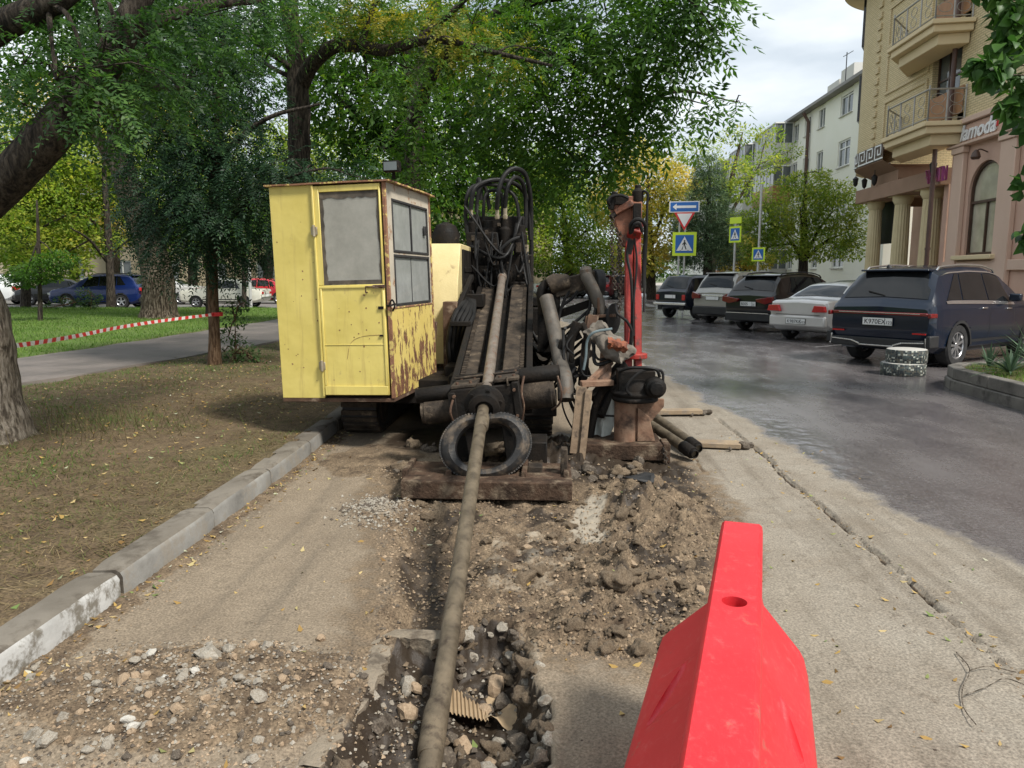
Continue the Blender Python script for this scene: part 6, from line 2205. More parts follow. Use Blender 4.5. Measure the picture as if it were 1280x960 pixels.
# 5 locust behind the cabin with the long limb
b5 = V(at(374, 300, 14.0).x, 14.0, 0.1)
Y5 = 14.0
tree('locust_tree', 'dark-trunked locust rising behind the yellow cabin with one long bent limb', b5,
     ([up(b5, -0.1), up(b5, 1.2), at(374, 250, Y5), at(374, 180, Y5), at(372, 95, Y5), at(364, 30, Y5), at(355, -60, Y5)], [0.30, 0.24, 0.22, 0.20, 0.185, 0.16, 0.14]),
     [([at(376, 105, Y5), at(392, 78, Y5 - 0.3), at(418, 58, Y5 - 0.7), at(450, 58, Y5 - 1), at(485, 63, Y5 - 1.4), at(520, 52, Y5 - 1.8), at(560, 50, Y5 - 2.2), at(620, 66, Y5 - 2.6), at(690, 82, Y5 - 3)], [0.16, 0.13, 0.12, 0.10, 0.095, 0.08, 0.06, 0.035, 0.02]),
      ([at(520, 52, Y5 - 1.8), at(570, 10, Y5 - 2), at(620, -40, Y5 - 2.3)], [0.06, 0.045, 0.03]), ([at(450, 58, Y5 - 1), at(470, 0, Y5 - 1), at(490, -50, Y5 - 1)], [0.06, 0.045, 0.03]),
      ([at(370, 90, Y5), at(330, 60, Y5 - 0.5), at(270, 20, Y5 - 1)], [0.07, 0.05, 0.03]), ([at(374, 100, Y5), at(350, 90, Y5), at(330, 78, Y5 + 0.5)], [0.06, 0.04, 0.03])],
     [cl(430, 30, 13, 0.9, 0.4), cl(480, 25, 12.8, 0.9, 0.35), cl(540, 25, 12.4, 0.9, 0.4), cl(590, 30, 12, 0.8, 0.35), cl(560, 85, 12, 0.6, 0.25), cl(610, 95, 11.8, 0.7, 0.35), cl(420, -10, 13, 1.2, 0.5), cl(520, -20, 12.6, 1.2, 0.5),
      cl(460, 100, 13.5, 0.7, 0.4), cl(330, 20, 13.5, 1.0, 0.5), cl(400, 20, 14.4, 1.0, 0.5), cl(350, 60, 14.6, 0.8, 0.4), cl(660, 60, 11.6, 0.8, 0.5), cl(510, 85, 13, 0.6, 0.25)],
     'leaf_locust', 17000, 0.085, 'barkdark', droop=0.35, pinnate=6, seed=11, W=0.42, tn=18,
     extra=('yellow_leaves', 'leaf_gold', 3600, [cl(430, 22, 12.9, 0.35, 0.2), cl(462, 18, 12.7, 0.4, 0.2), cl(500, 30, 12.5, 0.4, 0.2), cl(575, 38, 12.0, 0.4, 0.25), cl(598, 50, 11.9, 0.35, 0.22), cl(560, 58, 12, 0.3, 0.14), cl(640, 70, 11.7, 0.25, 0.15), cl(540, 20, 12.3, 0.35, 0.15)]))
# 6 ash overhanging the road
Y6 = 17.0
b6 = V(at(520, 300, Y6).x, Y6, 0.1)
tree('ash_tree', 'tall ash behind the rig whose drooping branches overhang the road', b6,
     ([up(b6, -0.1), up(b6, 1.5), at(515, 230, Y6), at(518, 150, Y6), at(528, 80, Y6), at(545, 0, Y6), at(560, -80, Y6)], [0.26, 0.20, 0.18, 0.17, 0.15, 0.12, 0.10]),
     [([at(520, 140, Y6), at(560, 60, Y6 - 1.5), at(640, 10, Y6 - 3), at(740, -10, Y6 - 4.5), at(850, -10, Y6 - 5.5)], [0.15, 0.12, 0.1, 0.07, 0.04]), ([at(530, 80, Y6), at(640, 60, Y6 - 1.5), at(740, 90, Y6 - 3), at(800, 130, Y6 - 4)], [0.12, 0.09, 0.06, 0.03]),
      ([at(640, 60, Y6 - 1.5), at(680, 120, Y6 - 2), at(700, 180, Y6 - 2.5)], [0.06, 0.04, 0.02])],
     [cl(620, 130, 14.5, 0.9, 0.6), cl(512, 150, 15.8, 0.55, 0.5), cl(528, 205, 15.8, 0.6, 0.45), cl(505, 95, 15.6, 0.6, 0.35), cl(480, 185, 16, 0.5, 0.4), cl(660, 170, 14.2, 0.8, 0.55), cl(700, 130, 13.8, 0.9, 0.6), cl(740, 170, 13.2, 0.75, 0.55), cl(720, 80, 13.5, 0.9, 0.6), cl(780, 110, 13, 0.75, 0.6), cl(800, 60, 12.5, 0.75, 0.5), cl(760, 30, 13, 0.9, 0.5), cl(830, 30, 12.2, 0.7, 0.45),
      cl(680, 40, 14, 1.0, 0.6), cl(640, 0, 14, 1.0, 0.6), cl(720, -20, 13.5, 1.2, 0.6), cl(840, -20, 12.2, 0.8, 0.5), cl(885, 5, 11.8, 0.45, 0.3), cl(895, 40, 11.6, 0.30, 0.24), cl(872, -5, 11.8, 0.5, 0.3), cl(880, 130, 13.5, 0.5, 0.2), cl(920, 128, 13.8, 0.22, 0.12), cl(845, 145, 13.2, 0.4, 0.2),
      cl(690, 215, 14, 0.6, 0.4), cl(650, 220, 14.5, 0.55, 0.4), cl(735, 215, 13.5, 0.5, 0.38), cl(610, 175, 15, 0.8, 0.5), cl(800, 150, 13, 0.5, 0.38), cl(760, 200, 13.4, 0.4, 0.35), cl(825, 95, 12.6, 0.45, 0.38)],
     'leaf_mid', 20000, 0.175, 'barkdark', droop=0.6, pinnate=4, seed=13, W=0.36, tn=16)
# 7 green mass between cabin and drive head
Y7 = 21.0
b7 = V(at(480, 300, Y7).x, Y7, 0.1)
tree('broad_green_tree', 'broad leafy green tree filling the gap between cabin and drive head', b7,
     ([up(b7, -0.1), at(490, 300, Y7), at(500, 220, Y7), at(506, 120, Y7), at(512, 20, Y7)], [0.32, 0.27, 0.24, 0.2, 0.12]),
     [([at(500, 220, Y7), at(560, 170, Y7), at(600, 140, Y7)], [0.12, 0.08, 0.05]), ([at(502, 200, Y7), at(450, 150, Y7), at(420, 120, Y7)], [0.12, 0.08, 0.05])],
     [cl(440, 130, 21, 1.5, 1.1), cl(500, 130, 20.5, 1.3, 0.9), cl(560, 150, 20, 1.3, 1.0), cl(540, 220, 20, 1.2, 0.9), cl(580, 210, 20, 0.9, 0.9), cl(560, 265, 19.5, 0.9, 0.7), cl(480, 190, 21, 1.2, 0.8), cl(430, 180, 21, 1.0, 0.7), cl(600, 130, 20, 1.1, 0.9), cl(520, 60, 21, 1.5, 1), cl(440, 60, 21, 1.5, 1),
      cl(590, 60, 20.5, 1.4, 1.0), cl(545, 300, 19.5, 0.7, 0.6), cl(605, 290, 20, 0.55, 0.7), cl(400, 110, 21.5, 1.0, 1.0)],
     'leaf_mid', 13000, 0.24, 'barkdark', seed=15, droop=0.5, W=0.45)

# 8.. background trees: (name, label, px of stem, base Y, crown clumps, leaf mat, n, leaf size)
def bgtree(name, label, px_, Y, clumps, mat, n_, L, seed, bark='barkdark', top=None, z0=0.05, **kw):
    b_ = at(px_, 345, Y)
    b_.z = z0
    zt = max(c_[0][2] for c_ in clumps)
    c0 = np.mean([c_[0] for c_ in clumps], 0)
    tp = V(c0[0], c0[1], zt)
    r0 = 0.10 + 0.02 * zt
    limbs = []
    for c_, rd_, _ in clumps[:5]:
        c_ = Vector(c_)
        s_ = b_.lerp(tp, 0.35)
        limbs.append(([s_, s_.lerp(c_, 0.5) + V(0, 0, 0.25), c_], [r0 * 0.45, r0 * 0.3, r0 * 0.12]))
    return tree(name, label, b_, ([b_ + V(0, 0, -0.2), b_.lerp(tp, 0.3), b_.lerp(tp, 0.65), tp], [r0 * 1.2, r0, r0 * 0.6, r0 * 0.15]), limbs, clumps, mat, n_, L, bark, seed=seed, **kw)


bgtree('yellow_maple_tree', 'tall yellowing tree behind the red crane head', 815, 52, [cl(810, 230, 52, 2.6, 2.2), cl(770, 250, 52, 2.0, 1.8), cl(830, 290, 51, 2.2, 1.8), cl(800, 320, 51, 2.0, 1.3), cl(845, 235, 53, 1.8, 1.8), cl(790, 195, 53, 1.6, 1.5)], 'leaf_yellow', 15000, 0.27, 21)
bgtree('tall_green_tree', 'light green tree between drive head and crane, left of the yellowing one', 715, 58, [cl(715, 260, 58, 3.0, 2.6), cl(680, 250, 58, 2.6, 2.6), cl(745, 280, 57, 2.6, 2.4), cl(690, 310, 57, 2.6, 1.8), cl(735, 320, 56, 2.4, 1.4), cl(700, 215, 59, 2.6, 2.2), cl(660, 300, 57, 2.4, 2.0), cl(660, 215, 59, 3, 2.4)], 'leaf_light', 19000, 0.30, 22)
bgtree('low_hedge_tree', 'low dark green tree behind the far parked cars, right of the crane', 775, 60, [cl(760, 320, 60, 2.6, 1.4), cl(800, 328, 60, 2.4, 1.2), cl(830, 330, 60, 2.2, 1.2), cl(725, 332, 61, 2.6, 1.0), cl(690, 333, 62, 2.6, 0.9)], 'leaf_mid', 9000, 0.26, 23)
bgtree('blue_green_conifer', 'dense blue-green conifer behind the crossing sign', 885, 44, [cl(885, 318, 44, 1.7, 0.9), cl(880, 295, 44, 1.7, 0.9), cl(888, 272, 44, 1.5, 0.8), cl(884, 250, 44, 1.25, 0.8), cl(886, 228, 44, 1.0, 0.8), cl(884, 208, 44, 0.7, 0.7), cl(905, 290, 44, 1.1, 0.8), cl(862, 285, 44.5, 1.1, 0.9), cl(860, 315, 44, 1.1, 0.7), cl(912, 312, 44, 1.0, 0.7)], 'leaf_pine', 30000, 0.20, 24, W=0.2, droop=0.1)
bgtree('small_linden_tree', 'round yellow-green linden standing before the cream apartment block', 1005, 37, [cl(1000, 260, 37, 1.5, 1.1), cl(965, 280, 37, 1.1, 0.9), cl(1040, 265, 37, 1.3, 1.0), cl(1060, 290, 37, 0.9, 0.8), cl(985, 305, 36.5, 1.2, 0.8), cl(1030, 305, 36.5, 1.3, 0.8), cl(945, 290, 37, 1.0, 0.8), cl(930, 275, 37.5, 0.7, 0.5), cl(1010, 232, 37.5, 1.1, 0.7), cl(1065, 312, 37, 0.7, 0.5), cl(940, 318, 37, 0.6, 0.5), cl(1048, 240, 37.5, 0.8, 0.6), cl(1075, 262, 37.2, 0.5, 0.35), cl(985, 228, 37.6, 0.5, 0.35), cl(1028, 218, 37.6, 0.4, 0.3), cl(955, 255, 37.2, 0.5, 0.3)], 'leaf_light', 17000, 0.165, 25, 'barkdark', outer=0.35)
bgtree('sparse_street_tree', 'thin sparse tree with bare branches in front of the far balconies', 880, 48, [cl(905, 215, 48, 1.6, 0.8), cl(950, 205, 49, 1.4, 0.7), cl(930, 240, 48, 1.5, 0.7), cl(870, 190, 48, 1.4, 0.8), cl(890, 240, 48, 1.5, 0.9), cl(960, 170, 50, 0.9, 0.6), cl(985, 190, 50, 0.9, 0.5), cl(920, 170, 49, 1.0, 0.6)], 'leaf_light', 5200, 0.22, 26, 'bark')
bgtree('golden_tree', 'small golden shrub-like tree behind the two far crossing signs', 935, 46, [cl(925, 310, 46, 1.2, 0.8), cl(945, 325, 46, 1.1, 0.6), cl(915, 328, 46, 0.9, 0.6)], 'leaf_yellow', 4000, 0.22, 27)
bgtree('yellowing_tree', 'yellowing tree seen between the portico columns', 1120, 46, [cl(1110, 280, 48, 1.6, 1.3), cl(1140, 290, 48, 1.5, 1.3), cl(1125, 310, 48, 1.6, 0.9), cl(1090, 305, 48, 1.2, 0.9)], 'leaf_yellow', 5000, 0.22, 28)
# park background, left
for k, (nm, lb, px_, Y, m_, cls) in enumerate((
        ('park_tree', 'pale green park tree farthest left, behind the white hatchback', 20, 52, 'leaf_light', [cl(0, 240, 50, 4, 3), cl(40, 280, 51, 3.4, 2), cl(-20, 300, 50, 3, 1.8), cl(30, 190, 52, 4, 2.4)]),
        ('park_tree', 'bright backlit park tree above the dark parked car', 92, 54, 'leaf_yellow', [cl(90, 250, 53, 3.6, 2.4), cl(130, 280, 53, 3, 1.8), cl(60, 300, 53, 3, 1.4), cl(100, 190, 54, 4, 2.6), cl(70, 225, 55, 3, 2)]),
        ('park_tree', 'park tree behind the old trunk, over the white saloon', 240, 55, 'leaf_light', [cl(230, 260, 55, 3.6, 2.4), cl(270, 300, 55, 2.8, 1.2), cl(200, 200, 56, 4, 2.4), cl(290, 240, 55, 3.4, 2.2), cl(215, 300, 55, 2.4, 1.2)]),
        ('park_tree', 'bright green park tree just left of the cabin roof, far behind', 330, 56, 'leaf_light', [cl(330, 200, 56, 4, 2.6), cl(370, 240, 56, 4, 2.6), cl(320, 270, 56, 3, 1.4), cl(410, 200, 56, 4, 2.6), cl(360, 180, 58, 3, 2)]),
        ('park_tree', 'pale tree far behind the cabin and engine housing', 470, 58, 'leaf_light', [cl(450, 190, 58, 4, 3), cl(520, 200, 58, 4, 3), cl(570, 220, 58, 4, 3), cl(480, 270, 58, 4, 3), cl(560, 290, 58, 4, 2.6), cl(610, 260, 58, 3.4, 3), cl(620, 230, 58, 3.4, 2.4)]),
        ('park_tree', 'tall pale tree far behind the top of the old trunk', 140, 62, 'leaf_yellow', [cl(60, 130, 62, 4, 2.4), cl(150, 150, 62, 4, 2.4), cl(240, 150, 62, 4, 2.4), cl(130, 90, 62, 3, 2)]))):
    bgtree(nm, lb, px_, Y, cls, m_, 11000, 0.34, 40 + k, group='trees at the back of the park')
# short stems in the park
for k, (px_, py_, w_, lb) in enumerate(((32, 385, 0.40, 'dark park trunk behind the white hatchback'), (50, 408, 0.13, 'thin dark sapling stem on the lawn at the left'), (263, 400, 0.30, 'dark trunk just behind the brown stem by the cabin'), (305, 386, 0.20, 'trunk right of the white saloon, partly hidden by cabin'))):
    p = gp(px_, py_)
    bgc = [cl(px_, 300 if k != 1 else 340, p.y, 1.6 if k != 1 else 0.7, 1.0 if k != 1 else 0.35), cl(px_ + 20, 270 if k != 1 else 325, p.y, 1.6 if k != 1 else 0.6, 1.0 if k != 1 else 0.3), cl(px_ - 20, 280 if k != 1 else 350, p.y, 1.5 if k != 1 else 0.6, 1.0 if k != 1 else 0.25)]
    tree('young_park_tree', lb, p, ([up(p, -0.1), at(px_, py_ - 40, p.y), at(px_ - 2, 300, p.y), at(px_ - 4, 250, p.y)], [w_ * 0.62, w_ * 0.5, w_ * 0.42, w_ * 0.2]), [], bgc, 'leaf_mid', 3000, 0.16 if k != 1 else 0.11, 'barkdark', seed=60 + k, group='young trees in the park')

# shrubs: leafy sapling by the brown stem, sapling on the lawn
for k, (px_, py_, Y, lb, hs) in enumerate(((292, 466, None, 'leafy upright sapling right of the brown stem', [(292, 455, 0.22), (300, 435, 0.24), (286, 420, 0.2), (294, 400, 0.22), (302, 380, 0.17), (288, 385, 0.15), (310, 445, 0.2), (320, 458, 0.2), (332, 462, 0.16), (280, 440, 0.14)]),
                                           (112, 392, None, 'thin pale shrub on the lawn left of the blue car', [(112, 380, 0.4), (105, 365, 0.35), (118, 372, 0.35), (95, 378, 0.3), (60, 385, 0.35), (75, 375, 0.3)]))):
    b_ = gp(px_, py_)
    tree('sapling', lb, b_, ([up(b_, 0), at(px_ + 2, py_ - 25, b_.y), at(hs[3][0], hs[3][1], b_.y)], [0.018, 0.014, 0.006]), [], [cl(a, c_, b_.y, r_, r_ * 0.6) for a, c_, r_ in hs], 'leaf_shrub', 900 if k == 0 else 1100, 0.075 if k == 0 else 0.10, 'barkbrown', 'shrub', seed=70 + k, W=0.5)

# broad-leaved branch at the right edge
def bigleaf_tree():
    b_ = V(7.9, 9.6, 0.28)
    root = empty('catalpa_tree', b_, 'broad-leaved tree reaching in at the right edge with large glossy leaves', 'tree')
    MB().tube(spl([b_, V(7.9, 9.6, 1.5), V(7.75, 9.5, 3.0), V(7.8, 9.4, 5.2)]), list(np.linspace(0.14, 0.05, 19)), 12).build('trunk', 'bark', root)
    cl_ = [cl(1256, 76, 8.8, 0.28, 0.22), cl(1236, 92, 8.7, 0.15, 0.14), cl(1278, 112, 8.8, 0.26, 0.2), cl(1262, 40, 8.9, 0.22, 0.2), cl(1285, 30, 9.0, 0.34, 0.3), cl(1265, 0, 9.0, 0.3, 0.2), cl(1226, 80, 8.8, 0.12, 0.1), cl(1300, 90, 9, 0.4, 0.4),
           cl(1262, 132, 8.8, 0.12, 0.08), cl(1300, 220, 8.9, 0.25, 0.3), cl(1290, 290, 8.9, 0.14, 0.15), cl(1320, 150, 9.2, 0.5, 0.5), cl(1350, 50, 9.4, 0.7, 0.6), cl(1310, -40, 9.2, 0.6, 0.4), cl(1235, -15, 9.0, 0.2, 0.12), cl(1400, 160, 9.5, 0.7, 0.8)]
    mb = MB()
    for c_, rd_, _ in cl_:
        c_ = Vector(c_)
        s_ = V(7.76, 9.45, min(5.0, max(2.4, c_.z - 0.4)))
        mb.tube(spl([s_, s_.lerp(c_, 0.5) + V(0, 0, 0.18), c_]), [0.03] * 5 + [0.018] * 4 + [0.008] * 4, 6)
    mb.build('limbs', 'bark', root)
    rr_ = np.random.default_rng(9)
    mb = MB()
    for c_, rd_, w in cl_:
        for _ in range(int(26 + 420 * rd_[0] * rd_[2])):
            p = Vector(c_) + V(*(unit(rr_.normal(0, 1, 3)) * rr_.random() ** 0.5 * np.array(rd_)))
            L = rr_.uniform(0.10, 0.20)
            d = V(*(rr_.normal(0, 0.6, 3) + np.array([-0.3, -0.35, -0.75]))).normalized()
            s_ = d.cross(V(*rr_.normal(0, 0.5, 3)) + V(0.2, -0.6, 0.8)).normalized()
            n__ = s_.cross(d)
            prof = [(0.0, 0.02), (0.10, 0.30), (0.30, 0.42), (0.60, 0.30), (0.85, 0.12), (1.0, 0.0)]
            G = []
            for f, hw_ in prof:
                q = p + d * (L * f) - n__ * (L * 0.22 * f * f)
                G.append([q - s_ * L * hw_ + n__ * L * hw_ * 0.28, q, q + s_ * L * hw_ + n__ * L * hw_ * 0.28])
            mb.grid(G)
    mb.build('crown', 'leaf_big', root, smooth=80)


bigleaf_tree()


# ================================================================ VEHICLES
# style tables: (x, roof z, belt z, half width, bottom z), x from the tail forward in metres
STY = {
    'suv': dict(L=4.77, st=[(0.0, 0.99, 0.97, 0.86, 0.50), (0.05, 1.04, 1.02, 0.90, 0.40), (0.14, 1.12, 1.05, 0.925, 0.33), (0.30, 1.33, 1.07, 0.94, 0.26), (0.52, 1.60, 1.075, 0.945, 0.24), (0.75, 1.655, 1.07, 0.945, 0.24), (1.5, 1.695, 1.055, 0.945, 0.24),
                            (2.3, 1.68, 1.035, 0.945, 0.24), (2.75, 1.60, 1.02, 0.945, 0.24), (3.15, 1.36, 1.01, 0.945, 0.24), (3.5, 1.10, 1.00, 0.94, 0.24), (4.1, 1.00, 0.96, 0.93, 0.24), (4.5, 0.92, 0.88, 0.90, 0.26), (4.70, 0.82, 0.78, 0.84, 0.30), (4.77, 0.70, 0.66, 0.76, 0.38)],
                wr=0.72, wheels=(0.92, 3.72), R=0.365, tw=0.24, side=[(0.50, 1.02, 1.00, 1.12), (1.06, 1.98, 1.16, 1.98), (2.02, 2.95, 2.02, 2.62)], rear=(0.16, 0.50), front=(2.80, 3.42)),
    'crossover': dict(L=4.5, st=[(0.0, 1.02, 1.00, 0.80, 0.52), (0.05, 1.06, 1.04, 0.85, 0.40), (0.14, 1.14, 1.07, 0.885, 0.32), (0.32, 1.40, 1.09, 0.90, 0.25), (0.52, 1.58, 1.085, 0.91, 0.23), (0.8, 1.64, 1.07, 0.91, 0.23), (1.6, 1.67, 1.04, 0.91, 0.23), (2.2, 1.645, 1.01, 0.91, 0.23),
                                 (2.6, 1.55, 1.00, 0.91, 0.23), (3.0, 1.32, 0.99, 0.905, 0.23), (3.35, 1.08, 0.985, 0.90, 0.23), (3.9, 0.98, 0.94, 0.89, 0.23), (4.3, 0.90, 0.86, 0.85, 0.26), (4.45, 0.80, 0.76, 0.78, 0.3), (4.5, 0.68, 0.64, 0.70, 0.38)],
                      wr=0.70, wheels=(0.88, 3.52), R=0.35, tw=0.22, side=[(0.62, 1.05, 0.95, 1.08), (1.09, 1.92, 1.12, 1.92), (1.96, 2.82, 1.96, 2.5)], rear=(0.16, 0.48), front=(2.65, 3.28)),
    'van': dict(L=4.7, st=[(0.0, 1.02, 1.00, 0.80, 0.48), (0.05, 1.06, 1.03, 0.86, 0.36), (0.14, 1.16, 1.06, 0.89, 0.29), (0.28, 1.48, 1.07, 0.905, 0.24), (0.42, 1.66, 1.07, 0.91, 0.22), (0.7, 1.71, 1.06, 0.91, 0.22), (1.8, 1.73, 1.03, 0.91, 0.22), (2.6, 1.69, 1.0, 0.91, 0.22), (3.0, 1.56, 0.99, 0.91, 0.22),
                           (3.4, 1.30, 0.98, 0.905, 0.22), (3.8, 1.05, 0.97, 0.90, 0.22), (4.2, 0.96, 0.92, 0.88, 0.23), (4.5, 0.88, 0.84, 0.84, 0.25), (4.66, 0.76, 0.72, 0.76, 0.3), (4.7, 0.66, 0.62, 0.68, 0.36)],
                wr=0.74, wheels=(0.85, 3.65), R=0.335, tw=0.21, side=[(0.42, 1.32, 0.62, 1.32), (1.37, 2.25, 1.37, 2.25), (2.3, 3.3, 2.3, 2.85)], rear=(0.15, 0.42), front=(3.05, 3.7)),
    'sedan': dict(L=4.4, st=[(0.0, 0.93, 0.92, 0.74, 0.46), (0.04, 0.97, 0.955, 0.80, 0.34), (0.16, 1.00, 0.97, 0.835, 0.27), (0.45, 1.015, 0.975, 0.85, 0.22), (0.72, 1.05, 0.97, 0.855, 0.21), (1.0, 1.22, 0.965, 0.86, 0.21), (1.32, 1.37, 0.955, 0.86, 0.21), (1.7, 1.42, 0.945, 0.86, 0.21), (2.3, 1.43, 0.93, 0.86, 0.21),
                             (2.65, 1.38, 0.925, 0.86, 0.21), (3.0, 1.18, 0.92, 0.86, 0.21), (3.3, 0.97, 0.915, 0.855, 0.21), (3.9, 0.88, 0.85, 0.84, 0.21), (4.25, 0.78, 0.75, 0.79, 0.24), (4.36, 0.70, 0.66, 0.72, 0.28), (4.4, 0.60, 0.56, 0.64, 0.34)],
                  wr=0.70, wheels=(0.82, 3.45), R=0.31, tw=0.2, side=[(0.98, 1.30, 1.28, 1.36), (1.34, 2.02, 1.42, 2.02), (2.06, 2.9, 2.06, 2.55)], rear=(0.76, 1.24), front=(2.68, 3.24)),
    'boxsuv': dict(L=3.74, st=[(0.0, 1.00, 0.98, 0.76, 0.55), (0.04, 1.03, 1.0, 0.79, 0.46), (0.10, 1.08, 1.01, 0.80, 0.40), (0.28, 1.36, 1.01, 0.805, 0.34), (0.42, 1.56, 1.01, 0.81, 0.32), (0.6, 1.60, 1.01, 0.81, 0.32), (1.3, 1.62, 1.0, 0.81, 0.32), (1.85, 1.60, 1.0, 0.81, 0.32), (2.1, 1.50, 0.995, 0.81, 0.32), (2.35, 1.25, 0.99, 0.81, 0.32),
                               (2.55, 1.04, 0.985, 0.81, 0.32), (3.0, 1.00, 0.965, 0.81, 0.32), (3.5, 0.96, 0.93, 0.80, 0.34), (3.68, 0.92, 0.88, 0.77, 0.4), (3.74, 0.86, 0.82, 0.74, 0.46)],
                   wr=0.80, wheels=(0.72, 2.92), R=0.34, tw=0.18, side=[(0.40, 1.15, 0.56, 1.15), (1.22, 2.15, 1.22, 1.92)], rear=(0.12, 0.40), front=(2.08, 2.48)),
    'classic': dict(L=4.12, st=[(0.0, 0.88, 0.87, 0.72, 0.48), (0.05, 0.92, 0.905, 0.77, 0.36), (0.3, 0.94, 0.915, 0.80, 0.28), (0.75, 0.95, 0.92, 0.805, 0.25), (0.95, 1.12, 0.92, 0.81, 0.25), (1.15, 1.34, 0.92, 0.81, 0.25), (1.35, 1.40, 0.92, 0.81, 0.25), (2.0, 1.43, 0.92, 0.81, 0.25), (2.4, 1.40, 0.92, 0.81, 0.25),
                                (2.65, 1.22, 0.92, 0.81, 0.25), (2.9, 0.96, 0.91, 0.81, 0.25), (3.5, 0.92, 0.89, 0.80, 0.25), (4.0, 0.88, 0.85, 0.77, 0.3), (4.1, 0.80, 0.76, 0.73, 0.36), (4.12, 0.74, 0.70, 0.70, 0.42)],
                    wr=0.78, wheels=(0.85, 3.25), R=0.29, tw=0.17, side=[(1.05, 1.28, 1.26, 1.32), (1.32, 1.92, 1.36, 1.92), (1.97, 2.72, 1.97, 2.45)], rear=(0.82, 1.12), front=(2.45, 2.84)),
}


def car_surface(sty):
    st = np.array(sty['st'])
    L = sty['L']
    xs_ = np.unique(np.concatenate([np.linspace(0, 0.6, 31), np.linspace(0.6, L - 0.4, 52), np.linspace(L - 0.4, L, 14)]))
    cols = []
    for k in range(1, 5):
        y_ = np.interp(xs_, st[:, 0], st[:, k])
        for _ in range(2):
            y2 = y_.copy()
            y2[1:-1] = 0.25 * y_[:-2] + 0.5 * y_[1:-1] + 0.25 * y_[2:]
            y_ = y2
        cols.append(y_)
    return xs_, cols


def car_point(sty, cols, xs_, x, v):
    """v: 0 bottom centre ... 4 belt ... 6 roof edge ... 8 roof centre (left side, y>0)"""
    zr, zb, hw, z0 = [float(np.interp(x, xs_, c)) for c in cols]
    up_ = max(0.0, min(1.0, (zr - zb) / 0.5))
    wr = hw * (sty['wr'] * up_ + 0.90 * (1 - up_))
    crown = 0.025
    gap = zr - zb
    P = [(0, z0), (hw * 0.85, z0), (hw * 0.975, z0 + 0.10), (hw, z0 + (zb - z0) * 0.52), (hw * 0.985, zb - 0.09), (hw * 0.955, zb), (wr + (hw * 0.955 - wr) * 0.12, zb + gap * 0.86), (wr * 0.86, zr), (0, zr + crown)]
    i = min(7, int(v))
    f = v - i
    a, b_ = P[i], P[i + 1]
    return (a[0] + (b_[0] - a[0]) * f, a[1] + (b_[1] - a[1]) * f)


VS = [0, 0.5, 1, 1.35, 1.7, 2, 2.33, 2.66, 3, 3.33, 3.66, 4, 4.35, 4.7, 5, 5.25, 5.5, 5.75, 6, 6.25, 6.5, 6.75, 7, 7.33, 7.66, 8]


